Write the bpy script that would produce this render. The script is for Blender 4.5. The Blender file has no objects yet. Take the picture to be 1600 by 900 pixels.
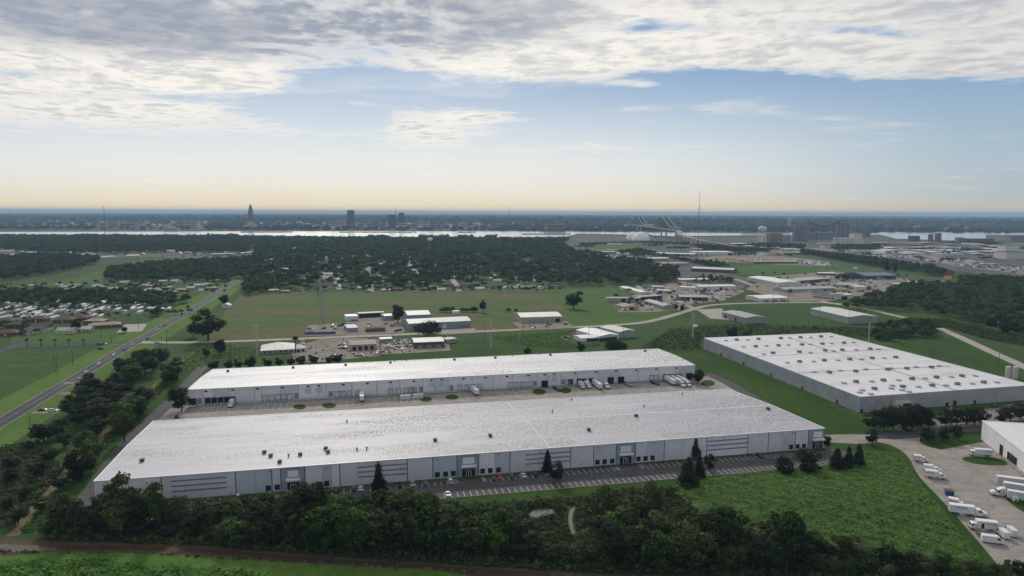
import bpy, bmesh, math, random
import numpy as np
from mathutils import Vector, Matrix
from mathutils.geometry import tessellate_polygon

R = math.radians
random.seed(7)
rng = np.random.default_rng(7)
S = bpy.context.scene
COL = S.collection

# ------------------------------------------------------------------ camera
F, YH, ROLL, HC = 1067.0, 332.5, math.atan(6 / 1600.0), 118.0
PITCH = math.atan((450 - YH) / F)
cp, sp, cr, sr = math.cos(PITCH), math.sin(PITCH), math.cos(ROLL), math.sin(ROLL)
R0, U0, FW = Vector((1, 0, 0)), Vector((0, sp, cp)), Vector((0, cp, -sp))
camd = bpy.data.cameras.new('camera')
cam = bpy.data.objects.new('camera', camd)
COL.objects.link(cam)
camd.sensor_width = 36
camd.lens = 36 * F / 1600
camd.clip_start = 1
camd.clip_end = 200000
rt, up = cr * R0 + sr * U0, -sr * R0 + cr * U0
cam.matrix_world = Matrix(((rt.x, up.x, -FW.x, 0), (rt.y, up.y, -FW.y, 0), (rt.z, up.z, -FW.z, HC), (0, 0, 0, 1)))
S.camera = cam

# ------------------------------------------------------------------ light, sky, exposure
SUN_EL, SUN_AZ = 33.0, -14.0          # degrees; azimuth from straight ahead, negative = left
sd = Vector((math.sin(R(SUN_AZ)) * math.cos(R(SUN_EL)), math.cos(R(SUN_AZ)) * math.cos(R(SUN_EL)), math.sin(R(SUN_EL))))
sund = bpy.data.lights.new('sun', 'SUN')
sund.energy = 2.1
sund.angle = R(6)
sund.color = (1.0, 0.93, 0.82)
sun = bpy.data.objects.new('sun', sund)
COL.objects.link(sun)
sun.rotation_euler = sd.to_track_quat('Z', 'Y').to_euler()
S.view_settings.view_transform = 'Standard'
S.view_settings.look = 'None'
S.view_settings.exposure = 0.0
S.view_settings.gamma = 1.0
S.view_settings.use_curve_mapping = False
S.cycles.use_denoising = True
S.cycles.max_bounces = 5
S.cycles.diffuse_bounces = 2
S.cycles.glossy_bounces = 2
S.cycles.transmission_bounces = 2
S.cycles.transparent_max_bounces = 4
S.cycles.volume_bounces = 0
S.cycles.use_adaptive_sampling = True
S.cycles.adaptive_threshold = 0.02


class NT:
    """small helper to wire node trees"""
    def __init__(s, tree):
        s.t = tree
        s.t.nodes.clear()

    def n(s, typ, **kw):
        nd = s.t.nodes.new(typ)
        for k, v in kw.items():
            if k == 'ins':
                for i, x in v.items():
                    if hasattr(x, 'links'):
                        s.t.links.new(x, nd.inputs[i])
                    else:
                        nd.inputs[i].default_value = x
            else:
                setattr(nd, k, v)
        return nd

    def m(s, op, a, b=None, c=None, clamp=False):
        nd = s.t.nodes.new('ShaderNodeMath')
        nd.operation = op
        nd.use_clamp = clamp
        for i, x in enumerate((a, b, c)):
            if x is None:
                continue
            if hasattr(x, 'links'):
                s.t.links.new(x, nd.inputs[i])
            else:
                nd.inputs[i].default_value = x
        return nd.outputs[0]

    def mix(s, f, a, b, blend='MIX'):
        nd = s.t.nodes.new('ShaderNodeMix')
        nd.data_type = 'RGBA'
        nd.blend_type = blend
        for i, x in ((0, f), (6, a), (7, b)):
            if hasattr(x, 'links'):
                s.t.links.new(x, nd.inputs[i])
            else:
                nd.inputs[i].default_value = x if i == 0 else (*x[:3], 1)
        return nd.outputs[2]

    def ss(s, x, lo, hi):
        nd = s.t.nodes.new('ShaderNodeMapRange')
        nd.interpolation_type = 'SMOOTHSTEP'
        s.t.links.new(x, nd.inputs[0])
        for i, v in ((1, lo), (2, hi)):
            if hasattr(v, 'links'):
                s.t.links.new(v, nd.inputs[i])
            else:
                nd.inputs[i].default_value = v
        return nd.outputs[0]

    def noise(s, vec, scale, detail=4, rough=0.55, lac=2.0, dist=0.0, dim='3D'):
        nd = s.n('ShaderNodeTexNoise', noise_dimensions=dim)
        if vec is not None:
            s.t.links.new(vec, nd.inputs['Vector'])
        nd.inputs['Scale'].default_value = scale
        nd.inputs['Detail'].default_value = detail
        nd.inputs['Roughness'].default_value = rough
        nd.inputs['Lacunarity'].default_value = lac
        nd.inputs['Distortion'].default_value = dist
        return nd.outputs[0]


def sky_uv(x, y):
    """photo pixel -> place on a level cloud sheet (units of its height)"""
    u, v = (x - 800) / F, (450 - y) / F
    d = (u * cr - v * sr) * R0 + (u * sr + v * cr) * U0 + FW
    d.normalize()
    return d.x / (d.z + 0.03), d.y / (d.z + 0.03)


def make_world():
    w = bpy.data.worlds.new('World')
    S.world = w
    w.cycles.sampling_method = 'MANUAL'
    w.cycles.sample_map_resolution = 256
    w.use_nodes = True
    k = NT(w.node_tree)
    out = k.n('ShaderNodeOutputWorld')
    bg = k.n('ShaderNodeBackground')
    k.t.links.new(bg.outputs[0], out.inputs[0])
    bg.inputs[1].default_value = 0.1
    tc = k.n('ShaderNodeTexCoord').outputs['Generated']
    sep = k.n('ShaderNodeSeparateXYZ', ins={0: tc})
    X, Y, Z = sep.outputs
    zc = k.m('MAXIMUM', Z, 0.0025)
    dirv = k.n('ShaderNodeCombineXYZ', ins={0: X, 1: Y, 2: zc}).outputs[0]
    sky = k.n('ShaderNodeTexSky', sky_type='NISHITA', sun_disc=False)
    sky.sun_elevation = R(SUN_EL)
    sky.sun_rotation = R(SUN_AZ)
    sky.altitude = 100
    sky.air_density = 1.0
    sky.dust_density = 1.2
    sky.ozone_density = 2.0
    k.t.links.new(dirv, sky.inputs[0])
    base = sky.outputs[0]
    # summer haze low over the horizon, brighter towards the sun, with a warm dust line at its foot
    zz = k.m('MAXIMUM', Z, 0.0)
    hor = k.m('ADD', k.m('MULTIPLY', X, math.sin(R(SUN_AZ))), k.m('MULTIPLY', Y, math.cos(R(SUN_AZ))))
    glow = k.ss(hor, 0.62, 0.99)
    base = k.mix(SKY_FLAT, base, SKY_BLUE)
    pale = k.mix(glow, (4.4, 5.6, 6.3), (8.8, 9.3, 9.3))
    base = k.mix(k.m('MULTIPLY', k.m('SUBTRACT', 1.0, k.ss(zz, 0.03, 0.22)), 0.95), base, pale)
    warm = k.mix(glow, (5.8, 5.1, 3.9), (9.6, 7.4, 4.0))
    base = k.mix(k.m('MULTIPLY', k.m('EXPONENT', k.m('MULTIPLY', zz, k.m('ADD', -36.0, k.m('MULTIPLY', glow, 10.0)))), 0.9), base, warm)
    base = k.mix(k.m('EXPONENT', k.m('MULTIPLY', zz, -120.0)), base, k.mix(glow, (9.0, 7.4, 5.0), (13.5, 10.2, 5.8)))
    # glow round the sun behind the clouds
    dot = k.n('ShaderNodeVectorMath', operation='DOT_PRODUCT', ins={0: tc, 1: tuple(sd)}).outputs['Value']
    near = k.ss(dot, 0.6, 0.97)
    # cloud sheet: x/z, y/z
    zi = k.m('ADD', zc, 0.03)
    U = k.m('DIVIDE', X, zi)
    V = k.m('DIVIDE', Y, zi)
    uv = k.n('ShaderNodeCombineXYZ', ins={0: U, 1: V}).outputs[0]
    warp = k.noise(uv, 0.55, 3)
    uvw = k.n('ShaderNodeCombineXYZ', ins={0: k.m('ADD', U, k.m('MULTIPLY', warp, 0.9)), 1: V, 2: warp}).outputs[0]
    big = k.noise(uvw, 0.42, 6, 0.6)
    fine = k.noise(uvw, 2.4, 5, 0.6)
    puff = k.noise(uvw, 7.5, 4, 0.55)
    tex = k.m('ADD', k.m('ADD', k.m('MULTIPLY', big, 0.5), k.m('MULTIPLY', fine, 0.4)), k.m('MULTIPLY', puff, 0.28))

    def blob(cx, cy, rx, ry, ang=0.0):
        du, dv = k.m('SUBTRACT', U, cx), k.m('SUBTRACT', V, cy)
        c, s_ = math.cos(ang), math.sin(ang)
        a = k.m('ADD', k.m('MULTIPLY', du, c / rx), k.m('MULTIPLY', dv, s_ / rx))
        b = k.m('ADD', k.m('MULTIPLY', du, -s_ / ry), k.m('MULTIPLY', dv, c / ry))
        q = k.m('ADD', k.m('MULTIPLY', a, a), k.m('MULTIPLY', b, b))
        return k.m('EXPONENT', k.m('MULTIPLY', q, -1.0))
    # the high deck overhead thins out ahead; gaps and outlying banks drift beyond its edge
    wide = k.noise(uv, 0.3, 2)
    edge = k.m('ADD', 4.3, k.m('ADD', k.m('MULTIPLY', k.m('SUBTRACT', warp, 0.5), 1.4), k.m('MULTIPLY', k.m('SUBTRACT', wide, 0.5), 2.2)))
    deck = k.m('SUBTRACT', 1.0, k.ss(V, k.m('SUBTRACT', edge, 1.2), k.m('ADD', edge, 1.0)))
    cov = k.m('MULTIPLY', deck, 0.36)
    for (px, py, rx, ry, amp) in ((20, 165, 2.1, 1.8, .3), (250, 140, .9, .8, .24), (420, 128, .5, .5, .2), (40, 100, 1.6, .6, .16), (660, 122, .6, .5, .12),
                                  (640, 205, .95, 1.6, .34), (755, 184, .35, .4, .2), (700, 252, .6, 1.3, .15), (555, 160, .2, .2, .2), (1480, 106, 1.6, .55, .2), (1330, 120, .4, .25, .16),
                                  (1010, 134, .2, .14, .22), (1010, 169, .4, .25, .2), (850, 112, 1.0, .4, .14), (1100, 85, 1.2, .5, .12)):
        u0, v0 = sky_uv(px, py)
        cov = k.m('ADD', cov, k.m('MULTIPLY', blob(u0, v0, rx, ry), amp))
    for (px, py, rx, ry, amp) in ((1330, 47, .55, .13, .15), (880, 38, .4, .09, .1), (1090, 45, .35, .09, .1), (540, 128, .5, .5, .34), (560, 200, .35, 1.5, .2), (480, 175, .5, .6, .22), (130, 118, .9, .22, .17), (230, 150, .8, .25, .2), (640, 118, .35, .15, .12),
                                  (1250, 128, 1.0, .6, .25), (40, 112, .5, .2, .16)):
        u0, v0 = sky_uv(px, py)
        cov = k.m('SUBTRACT', cov, k.m('MULTIPLY', blob(u0, v0, rx, ry, 0.12), amp))
    dens = k.m('SUBTRACT', k.m('ADD', tex, cov), 0.765)
    alpha = k.ss(dens, -0.03, 0.17)
    # thick, shaded body of the deck (upper left) against sunlit thin edges
    u0, v0 = sky_uv(330, 30)
    u1, v1 = sky_uv(1500, -10)
    thick = k.m('ADD', k.m('MULTIPLY', blob(u0, v0, 1.7, 0.85), 1.15), k.m('ADD', k.m('MULTIPLY', blob(u1, v1, .9, .4), .5), k.m('MULTIPLY', k.m('SUBTRACT', 1.0, k.ss(V, 0.5, 3.0)), .55)))
    shade = k.m('MULTIPLY', k.ss(k.m('ADD', k.m('MULTIPLY', k.m('SUBTRACT', big, 0.5), 1.6), thick), 0.2, 0.95), 0.85)
    shade = k.m('ADD', shade, k.m('MULTIPLY', k.ss(k.m('ADD', k.m('MULTIPLY', fine, .45), k.m('MULTIPLY', puff, .55)), 0.43, 0.62), k.m('SUBTRACT', 0.5, k.m('MULTIPLY', shade, .35))), clamp=True)
    shade = k.m('MULTIPLY', shade, k.ss(dens, 0.02, 0.22))
    lit = k.mix(near, (7.6, 7.5, 7.2), (10.0, 9.6, 8.8))
    ccol = k.mix(shade, lit, (3.5, 3.9, 4.7))
    # thin wisps below the deck
    wv = k.n('ShaderNodeCombineXYZ', ins={0: k.m('MULTIPLY', U, .32), 1: k.m('MULTIPLY', V, .5), 2: 3.7}).outputs[0]
    wisp = k.m('MULTIPLY', k.ss(k.noise(wv, 1.6, 6, 0.62, dist=0.5), 0.52, 0.74), k.m('MULTIPLY', k.ss(V, 3.8, 5.5), 0.65))
    base = k.mix(wisp, base, lit)
    allc = k.mix(alpha, base, ccol)
    k.t.links.new(allc, bg.inputs[0])


SKY_FLAT, SKY_BLUE = 0.8, (1.75, 3.25, 5.5)
make_world()

# ------------------------------------------------------------------ helpers: pixels -> places
def P(x, y, z=0.0):
    """point on the level plane z that the photo pixel (1600x900) looks at"""
    u, v = (x - 800) / F, (450 - y) / F
    d = (u * cr - v * sr) * R0 + (u * sr + v * cr) * U0 + FW
    t = (z - HC) / d.z
    return Vector((d.x * t, d.y * t, z))


def height(xb, yb, yt):
    """height of an upright thing standing at pixel (xb,yb) whose top is at row yt"""
    g = P(xb, yb)
    dist = math.hypot(g.x, g.y)
    u, v = (xb - 800) / F, (450 - yt) / F
    d = (u * cr - v * sr) * R0 + (u * sr + v * cr) * U0 + FW
    return HC + d.z * dist / math.hypot(d.x, d.y)


def tag(o, label=None, cat=None, group=None, kind=None):
    if label: o['label'] = label
    if cat: o['category'] = cat
    if group: o['group'] = group
    if kind: o['kind'] = kind
    return o


def empty(name, loc, rz=0.0, label=None, cat=None, group=None):
    o = bpy.data.objects.new(name, None)
    COL.objects.link(o)
    o.location = loc
    o.rotation_euler = (0, 0, rz)
    o.empty_display_size = 0.5
    return tag(o, label, cat, group)


def link(name, me, parent=None, loc=None, rz=None):
    o = bpy.data.objects.new(name, me)
    COL.objects.link(o)
    if parent is not None:
        o.parent = parent
    if loc is not None:
        o.location = loc
    if rz is not None:
        o.rotation_euler = (0, 0, rz)
    return o


class MB:
    """collects faces, then links them as one mesh object"""
    def __init__(s):
        s.v, s.f, s.uv = [], [], []

    def face(s, pts, uv=None):
        b = len(s.v)
        s.v += [tuple(p) for p in pts]
        s.f.append(tuple(range(b, b + len(pts))))
        s.uv.append(uv)
        return s

    def box(s, x0, x1, y0, y1, z0, z1, tx=0.0, ty=0.0):
        """tx, ty: how much the top is drawn in on each side"""
        b = len(s.v)
        s.v += [(x0, y0, z0), (x1, y0, z0), (x1, y1, z0), (x0, y1, z0),
                (x0 + tx, y0 + ty, z1), (x1 - tx, y0 + ty, z1), (x1 - tx, y1 - ty, z1), (x0 + tx, y1 - ty, z1)]
        for q in ((3, 2, 1, 0), (4, 5, 6, 7), (0, 1, 5, 4), (1, 2, 6, 5), (2, 3, 7, 6), (3, 0, 4, 7)):
            s.f.append(tuple(b + i for i in q))
            s.uv.append(None)
        return s

    def prism(s, poly, a0, a1, axis='y'):
        """poly: list of (h, z); extruded along axis from a0 to a1"""
        n = len(poly)
        b = len(s.v)
        mk = (lambda h, z, a: (h, a, z)) if axis == 'y' else (lambda h, z, a: (a, h, z)) if axis == 'x' else (lambda h, z, a: (h, z, a))
        s.v += [mk(h, z, a0) for h, z in poly] + [mk(h, z, a1) for h, z in poly]
        s.f.append(tuple(b + i for i in range(n)))
        s.f.append(tuple(b + n + i for i in reversed(range(n))))
        s.uv += [None, None]
        for i in range(n):
            j = (i + 1) % n
            s.f.append((b + j, b + i, b + n + i, b + n + j))
            s.uv.append(None)
        return s

    def tube(s, p, q, r0, r1=None, n=8, caps=True):
        p, q = Vector(p), Vector(q)
        r1 = r0 if r1 is None else r1
        d = (q - p).normalized()
        a = d.cross(Vector((0, 0, 1)) if abs(d.z) < 0.9 else Vector((1, 0, 0))).normalized()
        c = d.cross(a)
        b = len(s.v)
        for o, r in ((p, r0), (q, r1)):
            for i in range(n):
                t = 2 * math.pi * i / n
                s.v.append(tuple(o + (a * math.cos(t) + c * math.sin(t)) * r))
        for i in range(n):
            j = (i + 1) % n
            s.f.append((b + i, b + j, b + n + j, b + n + i))
            s.uv.append(None)
        if caps:
            s.f += [tuple(b + i for i in reversed(range(n))), tuple(b + n + i for i in range(n))]
            s.uv += [None, None]
        return s

    def lathe(s, prof, n=16, cx=0.0, cy=0.0):
        b = len(s.v)
        for r, z in prof:
            for i in range(n):
                t = 2 * math.pi * i / n
                s.v.append((cx + r * math.cos(t), cy + r * math.sin(t), z))
        for k in range(len(prof) - 1):
            for i in range(n):
                j = (i + 1) % n
                s.f.append((b + k * n + i, b + k * n + j, b + (k + 1) * n + j, b + (k + 1) * n + i))
                s.uv.append(None)
        s.f.append(tuple(b + i for i in reversed(range(n))))
        s.f.append(tuple(b + (len(prof) - 1) * n + i for i in range(n)))
        s.uv += [None, None]
        return s

    def mesh(s, name, mat, smooth=False):
        me = bpy.data.meshes.new(name)
        me.from_pydata(s.v, [], s.f)
        if any(u is not None for u in s.uv):
            ly = me.uv_layers.new(name='UVMap')
            for p, u in zip(me.polygons, s.uv):
                if u:
                    for li, c in zip(p.loop_indices, u):
                        ly.data[li].uv = c
        if mat is not None:
            me.materials.append(MAT[mat] if isinstance(mat, str) else mat)
        if smooth:
            me.polygons.foreach_set('use_smooth', [True] * len(me.polygons))
        me.update()
        return me

    def build(s, name, mat, parent=None, loc=None, rz=None, smooth=False):
        return link(name, s.mesh(name, mat, smooth), parent, loc, rz)


def copy_tree(o, parent=None):
    c = o.copy()
    COL.objects.link(c)
    c.parent = parent
    for ch in KIDS.get(o.name) or [x for x in bpy.data.objects if x.parent == o]:
        copy_tree(ch, c)
    return c


KIDS = {}


def remember(o):
    """note a finished thing's parts once, so that copying it is quick"""
    ks = [x for x in o.children]
    KIDS[o.name] = ks
    for q in ks:
        remember(q)
    return o


def np_mesh(name, verts, quads, mat, attr=None):
    me = bpy.data.meshes.new(name)
    n, m = len(verts), len(quads)
    me.vertices.add(n)
    me.vertices.foreach_set('co', np.ascontiguousarray(verts, dtype=np.float32).ravel())
    me.loops.add(4 * m)
    me.loops.foreach_set('vertex_index', np.ascontiguousarray(quads, dtype=np.int32).ravel())
    me.polygons.add(m)
    me.polygons.foreach_set('loop_start', np.arange(0, 4 * m, 4, dtype=np.int32))
    me.polygons.foreach_set('loop_total', np.full(m, 4, dtype=np.int32))
    if attr is not None:
        a = me.attributes.new('tint', 'FLOAT', 'FACE')
        a.data.foreach_set('value', np.ascontiguousarray(attr, dtype=np.float32))
    me.materials.append(MAT[mat])
    me.update(calc_edges=True)
    return me


# ------------------------------------------------------------------ materials
MAT = {}


def principled(k, col, rough=0.8, spec=0.3, metal=0.0, bump=None, bs=0.3, bd=0.1):
    b = k.n('ShaderNodeBsdfPrincipled')
    for i, v in (('Base Color', col), ('Roughness', rough), ('Specular IOR Level', spec), ('Metallic', metal)):
        if hasattr(v, 'links'):
            k.t.links.new(v, b.inputs[i])
        else:
            b.inputs[i].default_value = (*v[:3], 1) if i == 'Base Color' else v
    if bump is not None:
        bp = k.n('ShaderNodeBump', ins={'Strength': bs, 'Distance': bd, 'Height': bump})
        k.t.links.new(bp.outputs[0], b.inputs['Normal'])
    o = k.n('ShaderNodeOutputMaterial')
    k.t.links.new(b.outputs[0], o.inputs[0])
    return b


def newmat(name):
    m = bpy.data.materials.new(name)
    m.use_nodes = True
    MAT[name] = m
    return NT(m.node_tree)


def pos(k, sx=1, sy=1, sz=1, rot=0.0):
    g = k.n('ShaderNodeNewGeometry').outputs['Position']
    return k.n('ShaderNodeMapping', ins={0: g, 2: (0, 0, rot), 3: (sx, sy, sz)}).outputs[0]


def plain(name, col, rough=0.7, spec=0.3, metal=0.0, var=0.12, scale=0.6, dirt=0.0):
    """painted or raw surface with a little uneven wear"""
    k = newmat(name)
    oc = k.n('ShaderNodeTexCoord').outputs['Object']
    a = k.noise(oc, scale, 5, 0.6)
    c2 = tuple(max(0, c * (1 - 2.2 * var)) for c in col)
    c = k.mix(k.ss(a, 0.35, 0.75), tuple(min(1, c * (1 + var * .5)) for c in col), c2)
    if dirt:
        st = k.noise(k.n('ShaderNodeMapping', ins={0: oc, 3: (2.2, 2.2, 0.12)}).outputs[0], 1.0, 4, 0.6)
        c = k.mix(k.m('MULTIPLY', k.ss(st, 0.5, 0.8), dirt), c, (0.16, 0.15, 0.13))
    rnd = k.n('ShaderNodeObjectInfo').outputs['Random']
    c = k.mix(1.0, c, k.n('ShaderNodeCombineColor', ins={0: k.m('ADD', .93, k.m('MULTIPLY', rnd, .1)), 1: k.m('ADD', .93, k.m('MULTIPLY', rnd, .1)), 2: k.m('ADD', .93, k.m('MULTIPLY', rnd, .1))}).outputs[0], 'MULTIPLY')
    principled(k, c, rough, spec, metal)


def ground_mat(name, cols, s1, s2, stretch=(1, 1), rot=0.0, rough=0.95, bs=0.4, lo=0.35, hi=0.68, spec=0.1, bd=0.3):
    """three tones mixed by coarse and fine unevenness, in metres"""
    k = newmat(name)
    p = pos(k, stretch[0], stretch[1], 1, rot)
    a = k.noise(p, s1, 5, 0.6, dist=0.4)
    q = pos(k)
    b = k.noise(q, s2, 6, 0.65)
    c = k.mix(k.ss(a, lo, hi), cols[0], cols[1])
    c = k.mix(k.m('MULTIPLY', k.ss(b, 0.42, 0.7), 0.75), c, cols[2])
    f = k.noise(q, s2 * 6, 3, 0.7)
    c = k.mix(1.0, c, k.n('ShaderNodeCombineColor', ins={i: k.m('ADD', 0.62, k.m('MULTIPLY', f, 0.76)) for i in (0, 1, 2)}).outputs[0], 'MULTIPLY')
    sw = k.noise(pos(k, .012, .42, 1, rot + .04), 1.0, 3, .6)
    c = k.mix(1.0, c, k.n('ShaderNodeCombineColor', ins={0: k.m('ADD', .74, k.m('MULTIPLY', sw, .54)), 1: k.m('ADD', .78, k.m('MULTIPLY', sw, .44)), 2: k.m('ADD', .76, k.m('MULTIPLY', sw, .46))}).outputs[0], 'MULTIPLY')
    principled(k, c, rough, spec, bump=f, bs=bs, bd=bd)


ground_mat('land', [(.034, .072, .018), (.048, .088, .022), (.024, .05, .014)], .012, .12)
ground_mat('far_land', [(.026, .038, .026), (.045, .055, .042), (.08, .085, .08)], .0016, .006, (1, .35), hi=.75)
ground_mat('lawn', [(.024, .062, .008), (.038, .08, .012), (.014, .042, .006)], .03, .25, (1, .5), .2)
ground_mat('verge', [(.066, .135, .022), (.09, .16, .03), (.046, .095, .018)], .03, .3, (1, .6), .9)
ground_mat('pasture', [(.056, .108, .026), (.115, .1, .045), (.045, .088, .022)], .012, .08, (.35, 1.6), .06, lo=.41, hi=.6)
ground_mat('green_field', [(.05, .11, .024), (.068, .125, .028), (.036, .082, .018)], .014, .1, (.5, 1.3), .1)
ground_mat('rough_field', [(.036, .082, .016), (.055, .1, .024), (.022, .05, .012)], .04, .22, (.6, 1.4), .1)
ground_mat('concrete', [(.31, .28, .26), (.26, .24, .22), (.18, .168, .16)], .05, .16, (1, 1), .2, rough=.85, bs=.08)
ground_mat('old_concrete', [(.38, .355, .32), (.32, .3, .27), (.24, .225, .21)], .05, .2, (1, 1), .2, rough=.85, bs=.08)
ground_mat('asphalt', [(.075, .072, .078), (.095, .09, .092), (.055, .053, .058)], .06, .3, (1, 1), .2, rough=.8, bs=.1)
ground_mat('worn_asphalt', [(.052, .055, .068), (.066, .068, .08), (.038, .04, .05)], .03, .3, (1, 1), .2, rough=.8, bs=.1)
ground_mat('gravel', [(.22, .19, .16), (.27, .24, .2), (.15, .13, .115)], .05, .4, rough=.95)
ground_mat('soil', [(.17, .12, .065), (.22, .16, .09), (.06, .075, .03)], .09, .5, rough=1)
ground_mat('mud', [(.075, .052, .036), (.1, .072, .05), (.05, .036, .026)], .08, .4, rough=.9)
ground_mat('reeds', [(.19, .17, .085), (.12, .13, .05), (.07, .09, .03)], .2, .9, rough=1)

k = newmat('river')
w1 = k.noise(pos(k, 1, .25), .03, 4, .6)
principled(k, (.86, .85, .81), k.m('ADD', .1, k.m('MULTIPLY', w1, .12)), .5, 1.0)
k = newmat('bayou')
w1 = k.noise(pos(k, 1, 1), .35, 3, .6)
principled(k, (.06, .042, .028), .22, .25, bump=w1, bs=.35, bd=.3)
k = newmat('pond')
w1 = k.noise(pos(k, 1, 1), .5, 2, .6)
principled(k, (.09, .09, .075), .1, .5, bump=w1, bs=.05, bd=.2)


def leafmat(name, a, b, c):
    k = newmat(name)
    oc = k.n('ShaderNodeTexCoord').outputs['Object']
    nz = k.noise(oc, .35, 3, .6)
    col = k.mix(k.ss(nz, .35, .68), a, b)
    isl = k.n('ShaderNodeNewGeometry').outputs['Random Per Island']
    col = k.mix(k.m('MULTIPLY', k.m('POWER', isl, 2.2), .8), col, c)
    rnd = k.n('ShaderNodeObjectInfo').outputs['Random']
    hsv = k.n('ShaderNodeHueSaturation', ins={0: k.m('ADD', .475, k.m('MULTIPLY', rnd, .045)), 1: k.m('ADD', .8, k.m('MULTIPLY', rnd, .3)), 2: k.m('ADD', .75, k.m('MULTIPLY', k.m('FRACT', k.m('MULTIPLY', rnd, 7.3)), .5)), 4: col}).outputs[0]
    d = k.n('ShaderNodeBsdfPrincipled', ins={'Base Color': hsv, 'Roughness': .75, 'Specular IOR Level': .08})
    t = k.n('ShaderNodeBsdfTranslucent', ins={0: hsv})
    mx = k.n('ShaderNodeMixShader', ins={0: .2, 1: d.outputs[0], 2: t.outputs[0]})
    o = k.n('ShaderNodeOutputMaterial')
    k.t.links.new(mx.outputs[0], o.inputs[0])


leafmat('leaf', (.006, .014, .0055), (.018, .036, .01), (.075, .115, .03))
leafmat('leaf_yellow', (.026, .046, .012), (.056, .084, .02), (.1, .13, .034))
leafmat('leaf_mid', (.015, .034, .008), (.042, .078, .018), (.11, .165, .04))
leafmat('leaf_dark', (.01, .019, .011), (.02, .035, .015), (.036, .056, .022))
leafmat('needle', (.011, .02, .014), (.02, .033, .019), (.03, .046, .025))
leafmat('weed', (.06, .155, .022), (.1, .22, .036), (.14, .25, .05))
leafmat('scrub', (.026, .052, .014), (.05, .084, .022), (.07, .1, .032))
leafmat('palm_leaf', (.03, .055, .024), (.05, .075, .03), (.07, .09, .036))
ground_mat('urban', [(.085, .088, .09), (.15, .15, .15), (.03, .045, .03)], .012, .05, (.4, 1.4), .1, hi=.7)
ground_mat('weed_ground', [(.05, .125, .022), (.075, .16, .03), (.035, .09, .018)], .06, .3, (.6, 1.4), .1)

# far woods: tone comes from a per-tree value stored on the faces
k = newmat('wood_mass')
at = k.n('ShaderNodeAttribute', attribute_name='tint').outputs['Fac']
isl = k.n('ShaderNodeNewGeometry').outputs['Random Per Island']
c = k.mix(k.m('ADD', k.m('MULTIPLY', at, .7), k.m('MULTIPLY', isl, .3)), (.008, .017, .011), (.085, .125, .05))
principled(k, c, .85, .05)

plain('bark', (.09, .075, .06), .95, .1, var=.2, scale=2)
plain('wall_white', (.7, .71, .75), .7, .25, var=.05, scale=.25, dirt=.12)
plain('wall_grey', (.6, .62, .68), .7, .25, var=.05, scale=.25, dirt=.12)
plain('wall_tint', (.5, .54, .63), .7, .25, var=.06, scale=.3, dirt=.12)
plain('wall_blue', (.27, .32, .41), .7, .25, var=.08, scale=.3, dirt=.1)
plain('stripe_blue', (.18, .22, .32), .6, .25, var=.08)
plain('joint', (.13, .15, .2), .8, .2)
plain('coping', (.66, .67, .7), .5, .4, var=.05)
plain('ribbed', (.4, .42, .45), .45, .4, .0, var=.08, scale=.15, dirt=.25)
plain('ribbed_white', (.62, .63, .65), .45, .4, .0, var=.06, scale=.15, dirt=.15)
plain('dark_opening', (.012, .013, .016), .6, .3)
plain('glass', (.018, .022, .03), .08, .6, var=.05)
plain('frame_white', (.7, .7, .7), .5, .4)
plain('frame_dark', (.05, .05, .055), .5, .4)
plain('dock_white', (.58, .6, .63), .6, .3, var=.06)
plain('dock_grey', (.22, .26, .33), .6, .3, var=.08)
plain('bumper', (.02, .02, .022), .8, .2)
plain('unit_dark', (.09, .085, .08), .6, .3, var=.2, scale=2)
plain('unit_light', (.5, .5, .48), .5, .4, var=.12, scale=2)
plain('unit_grey', (.2, .2, .205), .5, .4, var=.15, scale=2)
plain('steel', (.32, .33, .34), .45, .5, .3, var=.12, scale=1)
plain('steel_dark', (.1, .105, .115), .5, .4, .2, var=.15)
plain('pole_wood', (.11, .085, .065), .9, .15, var=.2, scale=2)
plain('pole_steel', (.52, .53, .53), .5, .4, .2, var=.08)
plain('paint_line', (.62, .62, .58), .7, .3, var=.18, scale=.8)
plain('paint_blue', (.06, .12, .3), .7, .3, var=.15)
plain('kerb_stone', (.36, .35, .32), .85, .2, var=.15)
plain('tyre', (.02, .02, .022), .85, .2)
plain('rim', (.35, .35, .36), .4, .5, .5)
plain('chassis', (.03, .03, .033), .7, .3)
plain('car_white', (.68, .69, .7), .25, .5, var=.03)
plain('car_silver', (.4, .41, .43), .28, .5, .4, var=.03)
plain('car_grey', (.13, .135, .145), .28, .5, .3, var=.03)
plain('car_dark', (.03, .032, .038), .25, .5, .1, var=.03)
plain('car_red', (.42, .03, .035), .25, .5, var=.03)
plain('car_blue', (.05, .1, .25), .25, .5, var=.03)
plain('truck_box', (.66, .67, .68), .45, .4, var=.05, scale=.8, dirt=.14)
plain('trailer_grey', (.48, .5, .53), .4, .45, .1, var=.06, scale=.8, dirt=.15)
plain('letter_blue', (.02, .035, .11), .5, .3)
plain('lamp_glass', (.6, .58, .5), .2, .6)
plain('lamp_red', (.35, .02, .02), .3, .5)
plain('dumpster_blue', (.02, .1, .24), .6, .3, var=.15)
plain('tarp_blue', (.03, .11, .3), .6, .3, var=.2)
plain('brick', (.2, .11, .085), .9, .15, var=.18, scale=1.5)
plain('tan', (.4, .35, .28), .8, .2, var=.1)
plain('siding_white', (.6, .61, .6), .7, .25, var=.08, dirt=.12)
plain('siding_blue', (.24, .31, .38), .6, .3, var=.08, dirt=.15)
plain('siding_green', (.3, .36, .33), .6, .3, var=.1)
plain('siding_grey', (.28, .29, .3), .6, .3, var=.1, dirt=.15)
plain('siding_dark', (.09, .09, .095), .6, .3, var=.12)
plain('siding_navy', (.05, .08, .15), .6, .3, var=.1)
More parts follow.
